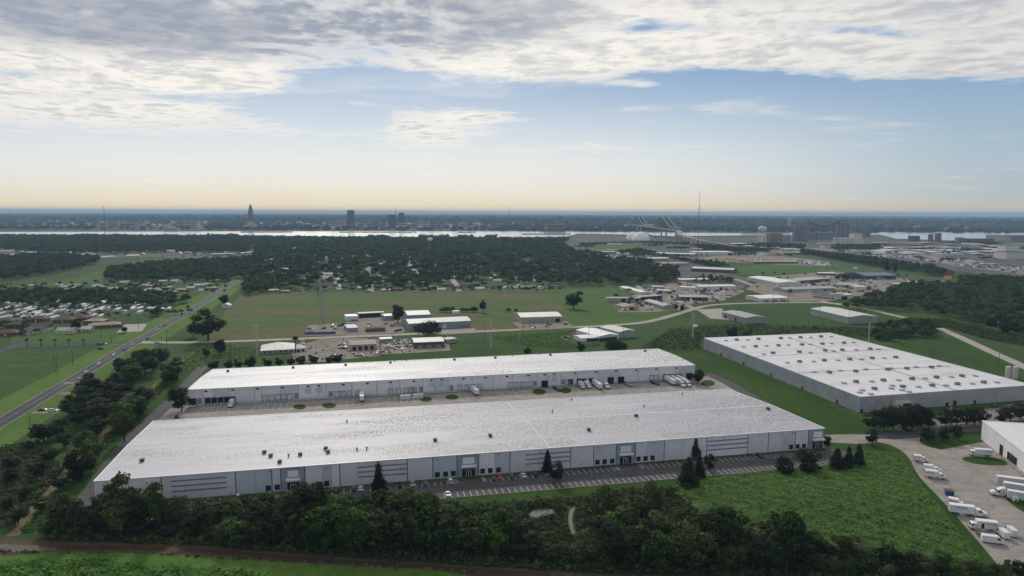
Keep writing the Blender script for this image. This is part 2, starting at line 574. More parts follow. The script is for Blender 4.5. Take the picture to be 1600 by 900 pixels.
plain('roof_grey', (.36, .36, .36), .6, .35, var=.12, scale=.3)
plain('roof_pale', (.55, .55, .53), .55, .4, var=.1, scale=.3)
plain('roof_white', (.72, .72, .7), .5, .4, var=.06, scale=.3)
plain('trailer_roof', (.42, .43, .45), .6, .2, var=.15, scale=.3)
plain('roof_brown', (.12, .09, .075), .85, .2, var=.18, scale=1)
plain('roof_charcoal', (.09, .09, .095), .85, .2, var=.18, scale=1)
plain('roof_slate', (.13, .15, .19), .6, .3, var=.1, scale=.3)
plain('roof_tan', (.34, .3, .25), .8, .2, var=.12, scale=.6)
plain('trim_red', (.3, .06, .05), .7, .3)
plain('city_stone', (.4, .39, .36), .85, .2, var=.1)
plain('city_dark', (.09, .085, .085), .6, .3, var=.15)
plain('city_pale', (.55, .54, .51), .8, .2, var=.1)
plain('city_tan', (.2, .16, .145), .85, .2, var=.1)
plain('city_mid', (.26, .26, .27), .85, .2, var=.12)
plain('silo', (.21, .21, .22), .8, .2, var=.15, scale=.2, dirt=.3)
plain('silo_white', (.6, .59, .56), .8, .2, var=.1, scale=.2, dirt=.2)
plain('dome_white', (.8, .79, .78), .75, .2, var=.08, scale=.1)
plain('barge', (.09, .085, .085), .8, .2, var=.2)
plain('sand', (.5, .36, .22), .95, .1, var=.2)
plain('sign_red', (.5, .03, .05), .5, .3)
plain('sign_yellow', (.65, .5, .15), .5, .3)
plain('debris', (.3, .25, .2), .9, .2, var=.5, scale=1.5)


def roofmat(name, white, dirt, amt, lo=.44, hi=.56):
    """white membrane roof in metres of its own UV: seams, ponding stains, streaks worn across the slope"""
    k = newmat(name)
    uv = k.n('ShaderNodeTexCoord').outputs['UV']
    mp = lambda sx, sy, rot=0.0: k.n('ShaderNodeMapping', ins={0: uv, 2: (0, 0, rot), 3: (sx, sy, 1)}).outputs[0]
    big = k.noise(mp(.009, .06), 1, 4, .65)
    big2 = k.noise(mp(.012, .02), 1, 3, .6, dist=.6)
    st = k.noise(mp(1.25, .26, .35), 1, 2, .5)
    st2 = k.noise(mp(2.4, .6, -.35), 1, 2, .6)
    sp_ = k.noise(mp(.3, .3), 1, 6, .7)
    brk = k.n('ShaderNodeTexBrick', offset=.5)
    k.t.links.new(uv, brk.inputs[0])
    for i, v in (('Scale', 1.0), ('Mortar Size', .07), ('Mortar Smooth', .2), ('Brick Width', 15.0), ('Row Height', 5.5)):
        brk.inputs[i].default_value = v
    fac = k.ss(k.m('ADD', k.m('MULTIPLY', st, .55), k.m('MULTIPLY', st2, .45)), lo, hi)
    pat = k.n('ShaderNodeTexBrick', offset=.37, ins={0: uv, 'Color1': (0, 0, 0, 1), 'Color2': (1, 1, 1, 1), 'Scale': 1.0, 'Mortar Size': 0.0, 'Bias': 0.0, 'Brick Width': 44.0, 'Row Height': 13.0})
    fac = k.m('MULTIPLY', fac, k.m('ADD', .45, k.m('MULTIPLY', pat.outputs['Color'], .85)))
    fac = k.m('MULTIPLY', k.m('MULTIPLY', fac, k.m('ADD', .12, k.m('MULTIPLY', k.ss(k.m('ADD', big, k.m('MULTIPLY', k.n('ShaderNodeSeparateXYZ', ins={0: uv}).outputs[0], .0006)), .46, .62), .88))), amt)
    c = k.mix(fac, white, dirt)
    c = k.mix(k.m('MULTIPLY', k.ss(sp_, .56, .72), .25), c, tuple(x * .8 for x in dirt))
    c = k.mix(k.m('MULTIPLY', k.ss(big2, .45, .62), .4), c, tuple(x * .68 for x in white))
    c = k.mix(k.m('MULTIPLY', brk.outputs['Fac'], .38), c, tuple(x * .6 for x in white))
    ro = k.m('ADD', .55, k.m('MULTIPLY', fac, .2))
    principled(k, c, ro, .3)


roofmat('roof_near', (.45, .45, .49), (.17, .17, .175), .62)
roofmat('roof_mid', (.7, .7, .73), (.17, .17, .17), .62)
roofmat('roof_right', (.64, .64, .67), (.3, .29, .28), .55)


def strips(path, w):
    """left and right edge points of a band of width w metres along world points"""
    L_, R_ = [], []
    for i, p in enumerate(path):
        a = path[max(0, i - 1)]
        b = path[min(len(path) - 1, i + 1)]
        t = (b - a).normalized()
        n = Vector((-t.y, t.x, 0))
        ww = w[i] if isinstance(w, (list, tuple)) else w
        L_.append(p + n * ww / 2)
        R_.append(p - n * ww / 2)
    return L_, R_


def smooth_path(px, z, step=6):
    """Catmull-Rom through ground pixels, in world metres"""
    pts = [P(x, y, 0) for x, y in px]
    out = []
    for i in range(len(pts) - 1):
        p0, p1, p2, p3 = pts[max(0, i - 1)], pts[i], pts[i + 1], pts[min(len(pts) - 1, i + 2)]
        for s_ in range(step):
            t = s_ / step
            q = .5 * ((2 * p1) + (p2 - p0) * t + (2 * p0 - 5 * p1 + 4 * p2 - p3) * t * t + (3 * p1 - p0 - 3 * p2 + p3) * t ** 3)
            q.z = z
            out.append(q)
    q = pts[-1].copy()
    q.z = z
    out.append(q)
    return out


def ribbon(name, px, w, z, mat, label, cat, parent=None, world=False):
    path = px if world else smooth_path(px, z)
    for p in path:
        p.z = z
    L_, R_ = strips(path, w)
    mb = MB()
    for i in range(len(path) - 1):
        mb.face([R_[i], R_[i + 1], L_[i + 1], L_[i]])
    o = mb.build(name, mat, parent)
    if parent is None:
        tag(o, label, cat, kind='structure')
    return o


def rounded(px, n=5):
    out = []
    m = len(px)
    for i in range(m):
        p0, p1, p2, p3 = (px[(i + j) % m] for j in (-1, 0, 1, 2))
        for s_ in range(n):
            t = s_ / n
            out.append(tuple(.5 * (2 * b + (c - a) * t + (2 * a - 5 * b + 4 * c - d) * t * t + (3 * b - a - 3 * c + d) * t ** 3) for a, b, c, d in zip(p0, p1, p2, p3)))
    return out


def sheet(name, px, z, mat, label, cat, kind='structure', pts=None, soft=False):
    px = rounded(px) if soft else px
    w = pts or [P(x, y, 0) for x, y in px]
    w = [Vector((p.x, p.y, z)) for p in w]
    me = bpy.data.meshes.new(name)
    tris = tessellate_polygon([w])
    fs = []
    for t in tris:
        a, b, c = (w[i] for i in t)
        fs.append(t if (b - a).cross(c - a).z > 0 else t[::-1])
    me.from_pydata([tuple(p) for p in w], [], fs)
    me.materials.append(MAT[mat])
    o = link(name, me)
    return tag(o, label, cat, kind=kind)


def text_mesh(body, size, mat, extrude=.02):
    cu = bpy.data.curves.new('lettering', 'FONT')
    cu.body, cu.size, cu.align_x, cu.extrude = body, size, 'CENTER', extrude
    t = bpy.data.objects.new('lettering', cu)
    COL.objects.link(t)
    bpy.context.view_layer.update()
    me = bpy.data.meshes.new_from_object(t.evaluated_get(bpy.context.evaluated_depsgraph_get()))
    bpy.data.objects.remove(t)
    bpy.data.curves.remove(cu)
    me.materials.clear()
    me.materials.append(MAT[mat])
    return me

# ------------------------------------------------------------------ ground, water, roads
HORIZON = 48000.0
mb = MB()
ring = [(HORIZON * math.cos(2 * math.pi * i / 96), HORIZON * math.sin(2 * math.pi * i / 96), 0) for i in range(96)]
rads = [0, 400, 1200, 2600, 5000, 9000, 15000, 26000, HORIZON]
for a, b in zip(rads[:-1], rads[1:]):
    for i in range(96):
        c0, s0 = math.cos(2 * math.pi * i / 96), math.sin(2 * math.pi * i / 96)
        c1, s1 = math.cos(2 * math.pi * (i + 1) / 96), math.sin(2 * math.pi * (i + 1) / 96)
        q = [(a * c0, a * s0, 0), (b * c0, b * s0, 0), (b * c1, b * s1, 0), (a * c1, a * s1, 0)]
        mb.face(q if a else q[:3])
tag(mb.build('ground', 'land'), 'flat green land reaching to the horizon', 'ground', kind='structure')

far_bank = [(-900, 359.5), (-300, 361), (0, 362.4), (200, 362), (350, 361.6), (600, 361.4), (880, 361.8), (1000, 363), (1160, 364.3), (1390, 362.8), (1600, 363.8), (2000, 365.5), (2600, 368)]
near_bank = [(2600, 384), (2000, 381), (1600, 377), (1480, 375.5), (1400, 373), (1376, 367), (1200, 367.5), (1050, 369), (1000, 367), (905, 365), (878, 371), (840, 373.5), (600, 374), (300, 370.5), (0, 370), (-300, 369), (-900, 368)]
sheet('river', far_bank + near_bank, .30, 'river', 'wide pale river reflecting the sky in front of the city', 'river')
fb = [P(x, y) for x, y in far_bank]
far_poly = [Vector((p.x, p.y, .15)) for p in fb] + [Vector((HORIZON * .80, HORIZON * .6, 0)), Vector((HORIZON * .5, HORIZON * .864, 0)), Vector((0, HORIZON * .998, 0)), Vector((-HORIZON * .5, HORIZON * .864, 0)), Vector((-HORIZON * .80, HORIZON * .6, 0))]
sheet('far_land', None, .15, 'far_land', 'hazy dark wooded land beyond the river', 'land', pts=far_poly)

# broad fields
sheet('pasture', [(318, 534), (335, 508), (352, 486), (376, 462), (400, 456), (430, 457), (560, 456), (700, 455), (800, 452), (870, 452), (1000, 449), (1010, 462), (960, 470), (1050, 490), (1065, 492), (990, 506), (850, 514), (770, 517), (620, 523), (400, 532)], .03, 'pasture', 'broad pasture with brownish streaks behind the industrial yards', 'field')
sheet('hay_field', [(842, 453), (1000, 450), (1012, 462), (952, 470), (945, 484), (1048, 488), (1062, 492), (1000, 504), (900, 512), (885, 505), (880, 480)], .05, 'green_field', 'mown green hay field beside the curving road', 'field')
sheet('park_field', [(20, 447), (90, 440), (150, 425), (210, 408), (255, 403), (292, 402), (280, 412), (225, 412), (165, 422), (160, 440), (90, 446), (35, 452)], .05, 'green_field', 'long pale green field between the dark woods at left', 'field', soft=True)
sheet('levee_field', [(915, 383), (1040, 378), (1045, 384), (990, 391), (930, 388)], .2, 'green_field', 'green levee field below the white domes', 'field')
sheet('roadside_meadow', [(-120, 560), (20, 553), (215, 540), (232, 545), (60, 640), (-120, 700)], .03, 'rough_field', 'mown meadow crossed by ditches left of the highway', 'field')
sheet('front_meadow', [(20, 541), (36, 520), (180, 516), (240, 512), (208, 530), (60, 538)], .05, 'green_field', 'lawn behind the row of small palms', 'field', soft=True)
sheet('green_strip', [(420, 560), (640, 540), (780, 527), (900, 520), (940, 540), (900, 556), (640, 570), (420, 580)], .04, 'lawn', 'green grass strip behind the long warehouse', 'lawn')
sheet('warehouse_lawn', [(1030, 540), (1095, 540), (1345, 655), (1362, 672), (1300, 680), (1210, 640), (1150, 603), (1085, 575)], .05, 'lawn', 'smooth dark lawn between the two big warehouse blocks', 'lawn')
sheet('corner_lawn', [(1400, 533), (1460, 525), (1490, 530), (1575, 570), (1610, 600), (1560, 585), (1480, 560), (1395, 540)], .05, 'lawn', 'mown lawn beyond the ribbed warehouse', 'lawn')
sheet('front_lawn', [(640, 786), (700, 777), (800, 767), (1070, 745), (1200, 734), (1262, 722), (1320, 700), (1345, 694), (1380, 692), (1410, 705), (1428, 722), (1440, 745), (1470, 775), (1500, 810), (1530, 845), (1580, 900), (1100, 900), (1000, 830), (700, 820)], .04, 'lawn', 'grass slope in front of the near parking lot', 'lawn')
sheet('lot_island', [(1432, 689), (1440, 682), (1480, 676), (1533, 672), (1540, 690), (1556, 706), (1562, 712), (1500, 708), (1460, 703), (1440, 697)], .05, 'lawn', 'lawn island beside the white warehouse', 'lawn', soft=True)
sheet('tongue_lawn', [(1505, 719), (1512, 714), (1560, 717), (1573, 727), (1530, 726)], .18, 'lawn', 'grass tongue beside the parked box truck', 'lawn', soft=True)
sheet('edge_lawn', [(1573, 781), (1585, 778), (1620, 780), (1640, 815), (1600, 801)], .18, 'lawn', 'grass corner beside the parked trailers', 'lawn', soft=True)
sheet('left_lawn', [(20, 825), (100, 760), (150, 705), (205, 640), (262, 590), (300, 556), (335, 540), (420, 545), (300, 590), (255, 630), (200, 690), (150, 745), (148, 800), (100, 835)], .04, 'lawn', 'grass strip between dirt ditch and access road', 'lawn')
sheet('bank_lawn', [(-40, 872), (60, 862), (200, 862), (330, 868), (500, 880), (640, 887), (760, 897), (820, 960), (-40, 960)], .04, 'verge', 'mown grass bank along the near side of the bayou', 'lawn')
sheet('weedy_slope', [(1050, 640), (1300, 640), (1280, 600)], .02, 'lawn', 'dark grass behind the near warehouse end', 'lawn')

# the highway on the left with its verges, the cross streets, the winding street
hw = [(-140, 742), (-60, 697), (0, 661), (75, 616), (130, 584), (180, 553), (215, 533), (250, 513), (300, 484), (340, 458), (372, 437), (400, 420), (425, 405)]
ribbon('grass_verge', hw, 46, .06, 'verge', 'bright mown verge along both sides of the highway', 'verge')
HW = smooth_path(hw, .12)
ribbon('highway', hw, 11.5, .12, 'worn_asphalt', 'grey two-lane highway running to the upper left trees', 'road')
ribbon('edge_line', [p.copy() for p in strips(HW, 10.6)[1]], .22, .14, 'paint_line', None, None, bpy.data.objects['highway'], True)
ribbon('edge_line', [p.copy() for p in strips(HW, 10.6)[0]], .22, .14, 'paint_line', None, None, bpy.data.objects['highway'], True)
ribbon('centre_line', [p.copy() for p in HW], .12, .14, 'sign_yellow', None, None, bpy.data.objects['highway'], True)
ribbon('side_street', [(-60, 568), (0, 549), (28, 538), (42, 528)], 11, .10, 'worn_asphalt', 'curving grey side street by the brown houses', 'road')
ribbon('boulevard', [(24, 543), (90, 540), (160, 536), (215, 533)], 8, .11, 'worn_asphalt', 'straight street with small palms joining the highway', 'road')
ribbon('winding_street', [(215, 535), (300, 535), (400, 532), (500, 528), (620, 523), (770, 517), (880, 512), (960, 508), (1010, 503), (1050, 493), (1080, 484), (1110, 477), (1160, 474), (1230, 473), (1290, 473), (1320, 476)], 9.5, .10, 'old_concrete', 'pale concrete street winding past the industrial yards', 'road')
ribbon('county_road', [(1290, 473), (1340, 480), (1385, 490), (1440, 503), (1462, 511), (1500, 527), (1545, 548), (1600, 573), (1680, 612)], 9.5, .13, 'old_concrete', 'pale road running down past the woods at right', 'road')
ribbon('yard_street', [(1088, 483), (1060, 473), (1040, 466), (1010, 455), (995, 447)], 9, .14, 'old_concrete', 'concrete lane into the crowded metal-shed yard', 'road')
ribbon('shed_street', [(1295, 473), (1262, 466), (1235, 459), (1205, 452), (1180, 447), (1150, 436)], 9, .14, 'old_concrete', 'concrete lane between the right-hand industrial sheds', 'road')
fw = [(1200, 386.5), (1240, 397), (1300, 412), (1350, 421), (1400, 430), (1450, 438), (1500, 447), (1560, 457), (1640, 468), (1760, 485)]
ribbon('freeway_verge', fw, 75, .05, 'green_field', 'wide grassy median strip of the freeway', 'verge')
FWP = smooth_path(fw, .12)
ribbon('freeway', [p.copy() for p in strips(FWP, 34)[0]], 13, .12, 'worn_asphalt', 'far carriageway of the freeway descending from the bridge', 'road', world=True)
ribbon('freeway', [p.copy() for p in strips(FWP, 34)[1]], 13, .12, 'worn_asphalt', 'near carriageway of the freeway descending from the bridge', 'road', world=True)

for i, (s_, lb) in enumerate((([(572, 392), (571, 402), (573, 412), (575, 420), (578, 445), (580, 456)], 'pale straight street cutting down through the wooded neighbourhood'), ([(638, 400), (640, 414), (650, 424), (655, 432)], 'short slanting street in the wooded neighbourhood'), ([(522, 390), (510, 400), (508, 405)], 'far street gap left of the straight street'), ([(505, 425), (525, 440), (530, 452)], 'street in front of the lattice tower top'), ([(718, 455), (712, 444), (706, 436)], 'street end at the pasture edge'), ([(400, 420), (425, 405), (440, 396)], 'street into the small town centre'))):
    ribbon('neighbourhood_street', s_, 9, .2 + .01 * i, 'old_concrete', lb, 'road')
# paving round the warehouses
sheet('truck_court', [(215, 682), (262, 640), (292, 627), (318, 634), (1080, 594), (1110, 586), (1150, 602), (1160, 612), (1120, 625), (800, 650), (300, 690), (200, 700)], .08, 'concrete', 'stained concrete truck court between the two long warehouses', 'pavement')
ribbon('access_road', [(118, 800), (150, 760), (182, 715), (214, 678), (248, 645), (282, 612), (305, 586), (318, 572)], 8, .10, 'asphalt', 'dark asphalt access road past the warehouse ends', 'road')
ribbon('service_road', [(1105, 584), (1140, 600), (1190, 630), (1250, 662), (1300, 692)], 8, .10, 'asphalt', 'dark service drive along the right ends of the warehouses', 'road')
sheet('concrete_yard', [(1290, 680), (1300, 692), (1345, 694), (1372, 691), (1390, 695), (1406, 702.5), (1416, 710.5), (1423, 720), (1429, 733), (1437, 746), (1450, 760), (1463, 773), (1495, 808), (1530, 848), (1590, 920), (1760, 920), (1760, 790), (1640, 740), (1540, 690), (1470, 703), (1452, 699), (1440, 694), (1436, 689), (1438, 684), (1400, 687), (1360, 679), (1310, 679)], .12, 'concrete', 'broad concrete yard where the delivery trucks park', 'pavement')
sheet('dark_drive', [(1366, 686), (1372, 677), (1440, 668), (1530, 661), (1620, 655), (1620, 664), (1538, 673), (1440, 684), (1400, 687)], .15, 'asphalt', 'dark asphalt drive under the row of round trees', 'pavement')
sheet('side_apron', [(1455, 655), (1600, 628), (1640, 625), (1640, 660), (1540, 668), (1470, 670)], .07, 'gravel', 'worn apron along the ribbed warehouse front', 'pavement')
for nm, px, mt, lb in (('repair_yard', [(455, 545), (500, 530), (560, 528), (592, 530), (594, 556), (500, 566), (458, 566)], 'gravel', 'gravel car-repair yard crowded with vehicles'),
                       ('scrap_yard', [(594, 535), (700, 528), (704, 548), (640, 552), (596, 554)], 'gravel', 'littered scrap yard beside the dark grey shed'),
                       ('back_yard', [(540, 525), (540, 500), (625, 493), (632, 520)], 'gravel', 'paved compound around the small brown hut'),
                       ('tow_yard', [(475, 525), (482, 508), (545, 505), (545, 524)], 'gravel', 'fenced storage yard with a blue fence'),
                       ('blue_shed_lot', [(690, 515), (740, 512), (748, 520), (690, 523)], 'concrete', 'concrete forecourt of the pale blue warehouse'),
                       ('brown_shed_lot', [(800, 503), (885, 502), (898, 512), (815, 516)], 'gravel', 'forecourt of the white-roofed brown warehouse'),
                       ('garage_lot', [(870, 528), (905, 515), (935, 514), (935, 536), (905, 538)], 'gravel', 'yard of the low white garage'),
                       ('metal_yard', [(968, 488), (960, 478), (1000, 455), (1055, 440), (1120, 445), (1165, 455), (1130, 470), (1085, 474), (1060, 485), (1010, 488)], 'gravel', 'crowded grey yard of metal sheds'),
                       ('grey_shed_lot', [(1088, 484), (1128, 482), (1140, 500), (1110, 498)], 'old_concrete', 'drive of the grey metal building'),
                       ('shed_lots', [(1165, 452), (1200, 432), (1300, 424), (1420, 436), (1410, 450), (1300, 470), (1235, 472)], 'gravel', 'grey paved lots between the right-hand sheds'),
                       ('equipment_lot', [(1090, 404), (1150, 396), (1240, 402), (1300, 410), (1290, 416), (1180, 412), (1100, 408)], 'gravel', 'equipment storage lot in front of the white depot'),
                       ('container_yard', [(1350, 400), (1420, 404), (1500, 416), (1620, 432), (1620, 420), (1500, 404), (1400, 394)], 'gravel', 'vast pale storage yard full of vehicles beyond the freeway'),
                       ('port_yard', [(1180, 396), (1260, 388), (1420, 386), (1600, 392), (1600, 400), (1400, 392), (1260, 395)], 'gravel', 'pale port yards below the grain elevators'),
                       ('school_lot', [(-20, 404), (0, 398), (30, 396), (25, 404), (-20, 410)], 'old_concrete', 'pale paved lot at the far left edge'),
                       ('house_drive', [(182, 520), (195, 507), (230, 506), (222, 518)], 'old_concrete', 'concrete drive beside the long tan-roofed building'),
                       ('gravel_island', [(100, 597 - 0), (140, 597), (128, 600), (98, 600)], 'gravel', 'short gravel driveway off the highway'),
                       ('gravel_drive', [(97, 613), (135, 612), (130, 616), (92, 617)], 'gravel', 'second gravel driveway off the highway'),
                       ('gravel_pad', [(46, 647), (62, 638), (95, 640), (90, 646)], 'gravel', 'gravel pad with two parked cars by the highway')):
    sheet(nm, px, .16 + .004 * random.random(), mt, lb, 'yard')
sheet('port_district', [(890, 382), (1000, 379), (1200, 381), (1390, 377), (1620, 380), (1620, 436), (1500, 424), (1430, 418), (1300, 404), (1200, 402), (1080, 405), (1000, 399), (930, 399), (900, 390)], .04, 'urban', 'grey patchwork of port yards and lots below the river', 'district')
sheet('town_district', [(-80, 396), (60, 394), (250, 396), (390, 396), (430, 392), (440, 398), (390, 404), (250, 402), (120, 404), (-80, 408)], .06, 'urban', 'pale built-up strip along the far left street', 'district')
sheet('shed_district', [(990, 448), (1050, 425), (1000, 410), (1010, 402), (1090, 404), (1100, 415), (1150, 430), (1170, 436), (1160, 452), (1100, 448)], .07, 'urban', 'grey ground of the old plant and sheds', 'district')
sheet('levee_meadow', [(1140, 428), (1150, 417), (1180, 413), (1250, 414), (1290, 418), (1350, 424), (1345, 430), (1290, 425), (1200, 430)], .09, 'green_field', 'green meadow between the sheds and the freeway', 'field')
sheet('dock_district', [(884, 377), (905, 367), (1000, 369), (1050, 371), (1200, 369.5), (1374, 369), (1398, 375), (1480, 377.5), (1620, 379), (1620, 382), (1390, 379), (1200, 383), (1000, 381), (890, 384)], .05, 'urban', 'grey riverside docks in front of the far water', 'district')
# dirt ditch, bayou, pond
ribbon('dirt_ditch', [(20, 838), (45, 805), (75, 768), (105, 735), (118, 722), (150, 692), (180, 660), (215, 622), (245, 600), (270, 578), (300, 552), (318, 540)], [3.5 + 1.5 * math.sin(i * 1.7) for i in range(67)], .09, 'soil', 'orange bare-dirt ditch line beside the tree row', 'ditch')
sheet('mud_bank', [(-60, 838), (40, 845), (120, 846), (300, 852), (500, 868), (700, 882), (900, 895), (1100, 905), (1200, 960), (900, 960), (760, 899), (640, 889), (500, 882), (330, 870), (200, 864), (60, 864), (-60, 874)], .06, 'mud', 'dark muddy banks of the bayou', 'bank', soft=True)
sheet('bayou', [(-60, 849), (40, 852), (120, 852), (300, 857), (500, 872), (700, 886), (860, 898), (860, 930), (700, 893), (500, 880), (330, 866), (200, 860), (60, 861), (-60, 867)], .10, 'bayou', 'narrow brown bayou along the bottom of the photo', 'water', soft=True)
sheet('pond', [(826, 806), (832, 798), (845, 795), (862, 796), (866, 803), (850, 806), (838, 809)], .11, 'pond', 'small pale pond glimpsed among the belt trees', 'pond', soft=True)
ribbon('pond_outlet', [(897, 792), (893, 800), (891, 812), (893, 824), (896, 836)], 1.6, .12, 'pond', 'thin pale water channel below the grass strip', 'water')
mb = MB()
for i in range(90):
    x = random.uniform(-20, 760)
    y = 864 + max(0, x - 200) * .058 + random.uniform(-2.0, .6)
    p = P(x, y)
    for j in range(3):
        a, s_ = random.uniform(0, 6.3), random.uniform(.4, 1.0)
        q = p + Vector((random.uniform(-.7, .7), random.uniform(-.5, .5), .05))
        mb.face([q + Vector((math.cos(a) * s_, math.sin(a) * s_, 0)), q - Vector((math.cos(a) * s_, math.sin(a) * s_, 0)), q + Vector((random.uniform(-.3, .3), random.uniform(-.3, .3), random.uniform(.5, 1.3)))])
tag(mb.build('dry_reeds', 'reeds'), 'dry tan reeds along the waterline of the bayou', 'reeds', kind='stuff')

# ------------------------------------------------------------------ warehouses
def s_on(A, B, x):
    """metres from A along the line A-B where photo column x crosses it"""
    q = P(x, 700)
    d = Vector((q.x, q.y))
    e = Vector((B.x - A.x, B.y - A.y))
    den = e.x * d.y - e.y * d.x
    t = -(A.x * d.y - A.y * d.x) / den
    return t * e.length


class Block:
    """a warehouse on a four-cornered plan: A front left, B front right, C back right, D back left (eave points)"""
    def __init__(s, name, label, eave, px, cat='warehouse'):
        s.h = eave
        s.A, s.B, s.C, s.D = [Vector((p.x, p.y, 0)) for p in (px if isinstance(px[0], Vector) else [P(x, y, eave) for x, y in px])]
        s.root = empty(name, s.A, 0, label, cat)
        e = s.B - s.A
        s.L = e.length
        s.ex = e.normalized()
        s.n = Vector((s.ex.y, -s.ex.x, 0))   # outward from the front wall, towards the photo's near side
        s.Dp = ((s.D - s.A).length + (s.C - s.B).length) / 2

    def at(s, u, v, z=0.0):
        """bilinear plan position, 0..1"""
        p = (s.A * (1 - u) + s.B * u) * (1 - v) + (s.D * (1 - u) + s.C * u) * v
        return Vector((p.x - s.A.x, p.y - s.A.y, z))

    def f(s, a, off=0.0, z=0.0):
        """point on the front wall: a metres along, off metres outwards"""
        p = s.ex * a + s.n * off
        return Vector((p.x, p.y, z))

    def fbox(s, a0, a1, o0, o1, z0, z1, mb=None):
        mb = mb or MB()
        b = len(mb.v)
        mb.v += [tuple(s.f(a, o, z)) for z in (z0, z1) for a, o in ((a0, o1), (a1, o1), (a1, o0), (a0, o0))]
        for q in ((3, 2, 1, 0), (4, 5, 6, 7), (0, 1, 5, 4), (1, 2, 6, 5), (2, 3, 7, 6), (3, 0, 4, 7)):
            mb.f.append(tuple(b + i for i in q))
            mb.uv.append(None)
        return mb

    def shell(s, wallmat, roofm, ridge=.9, coping='coping', nu=24, nv=8, front_in=.12):
        """core walls on all four sides, a low-pitched roof, a coping round its edge"""
        mb = MB()
        c = [s.at(0, 0), s.at(1, 0), s.at(1, 1), s.at(0, 1)]
        c[0] = c[0] - s.n * front_in
        c[1] = c[1] - s.n * front_in
        for i in range(4):
            p, q = c[i], c[(i + 1) % 4]
            mb.face([p, q, q + Vector((0, 0, s.h - .05)), p + Vector((0, 0, s.h - .05))])
        mb.build('wall', wallmat, s.root)
        mb = MB()
        hz = lambda v: s.h + ridge * (1 - abs(2 * v - 1))
        for i in range(nu):
            for j in range(nv):
                u0, u1, v0, v1 = i / nu, (i + 1) / nu, j / nv, (j + 1) / nv
                mb.face([s.at(u0, v0, hz(v0)), s.at(u1, v0, hz(v0)), s.at(u1, v1, hz(v1)), s.at(u0, v1, hz(v1))],
                        [(u0 * s.L, v0 * s.Dp), (u1 * s.L, v0 * s.Dp), (u1 * s.L, v1 * s.Dp), (u0 * s.L, v1 * s.Dp)])
        s.roof = mb.build('roof', roofm, s.root)
        s.ridge = ridge
        mb = MB()
        k_ = [s.at(0, 0), s.at(1, 0), s.at(1, 1), s.at(0, 1)]
        cen = s.at(.5, .5)
        for i in range(4):
            p, q = k_[i], k_[(i + 1) % 4]
            t = (q - p).normalized()
            o = Vector((t.y, -t.x, 0))
            a0, a1 = p + o * .28 - t * .28, q + o * .28 + t * .28
            b0, b1 = p - o * .35, q - o * .35
            z0, z1 = s.h - .28, s.h + .16
            r = lambda w, z: Vector((w.x, w.y, z))
            if i in (1, 3):
                # gable ends follow the slope of the roof
                segs = 2
                for g in range(segs):
                    m0, m1 = g / segs, (g + 1) / segs
                    e0, e1 = a0.lerp(a1, m0), a0.lerp(a1, m1)
                    f0, f1 = b0.lerp(b1, m0), b0.lerp(b1, m1)
                    y0, y1 = ridge * (1 - abs(2 * m0 - 1)), ridge * (1 - abs(2 * m1 - 1))
                    mb.face([r(e0, z0), r(e1, z0), r(e1, z1 + y1), r(e0, z1 + y0)])
                    mb.face([r(e0, z1 + y0), r(e1, z1 + y1), r(f1, z1 + y1), r(f0, z1 + y0)])
                    mb.face([r(f0, z1 + y0), r(f1, z1 + y1), r(f1, z0 + y1), r(f0, z0 + y0)])
            else:
                mb.face([r(a0, z0), r(a1, z0), r(a1, z1), r(a0, z1)])
                mb.face([r(a0, z1), r(a1, z1), r(b1, z1), r(b0, z1)])
                mb.face([r(b0, z1), r(b1, z1), r(b1, z0), r(b0, z0)])
                mb.face([r(a0, z0), r(b0, z0), r(b1, z0), r(a1, z0)])
        mb.build('coping', coping, s.root)

    def local(s, x, y, z):
        p = P(x, y, z)
        return Vector((p.x - s.A.x, p.y - s.A.y, z))

    def on_roof(s, x, y):
        """roof point under a pixel; z from the pitch"""
        p = s.local(x, y, s.h + s.ridge * .5)
        v = ((p.x - 0) * -s.ex.y + (p.y - 0) * s.ex.x) / s.Dp
        p.z = s.h + s.ridge * (1 - abs(2 * min(1, max(0, v)) - 1))
        return p


def vent_mesh():
    mb = MB()
    mb.box(-.75, .75, -.75, .75, -.1, .75)
    mb.box(-.95, .95, -.95, .95, .75, 1.35, .2, .2)
    return mb.mesh('roof_vent', 'unit_dark')


VENT = vent_mesh()
mb = MB()
mb.tube((0, 0, -.1), (0, 0, .9), .3, n=8)
mb.lathe([(.55, .9), (.6, 1.05), (.25, 1.3)], 8)
STACK = mb.mesh('exhaust_stack', 'steel_dark')


def vents(B, pts, mesh=VENT, name='roof_vent', s0=1.0):
    for x, y in pts:
        o = link(name, mesh, B.root, B.on_roof(x, y), math.atan2(B.ex.y, B.ex.x))
        o.scale = (s0, s0, s0)


# ---- the near warehouse
N = Block('warehouse', 'nearest long pale grey warehouse with stained white roof and blue-grey entrance bays', 10.4, [(147, 752), (1288, 669), (1138, 608), (240, 658)])
N.shell('joint', 'roof_near', .9, nu=40)
joints = [147, 198, 249, 307, 366, 397, 423, 437, 475, 503, 517, 530, 558, 597, 636, 676, 714, 748, 773, 797, 822, 845, 892, 928, 963, 993, 1011, 1038, 1070, 1104, 1125, 1168, 1200, 1220, 1242, 1262, 1288]
tone = {437: 'wall_blue', 714: 'wall_blue', 963: 'wall_blue', 1262: 'wall_blue', 503: 'wall_tint', 397: 'wall_tint', 366: 'wall_tint', 773: 'wall_tint', 928: 'wall_tint', 1011: 'wall_tint', 1220: 'wall_tint', 676: 'wall_tint'}
major = {147, 249, 366, 423, 437, 475, 530, 636, 676, 714, 748, 797, 892, 928, 963, 993, 1038, 1104, 1168, 1200, 1242, 1262, 1288}
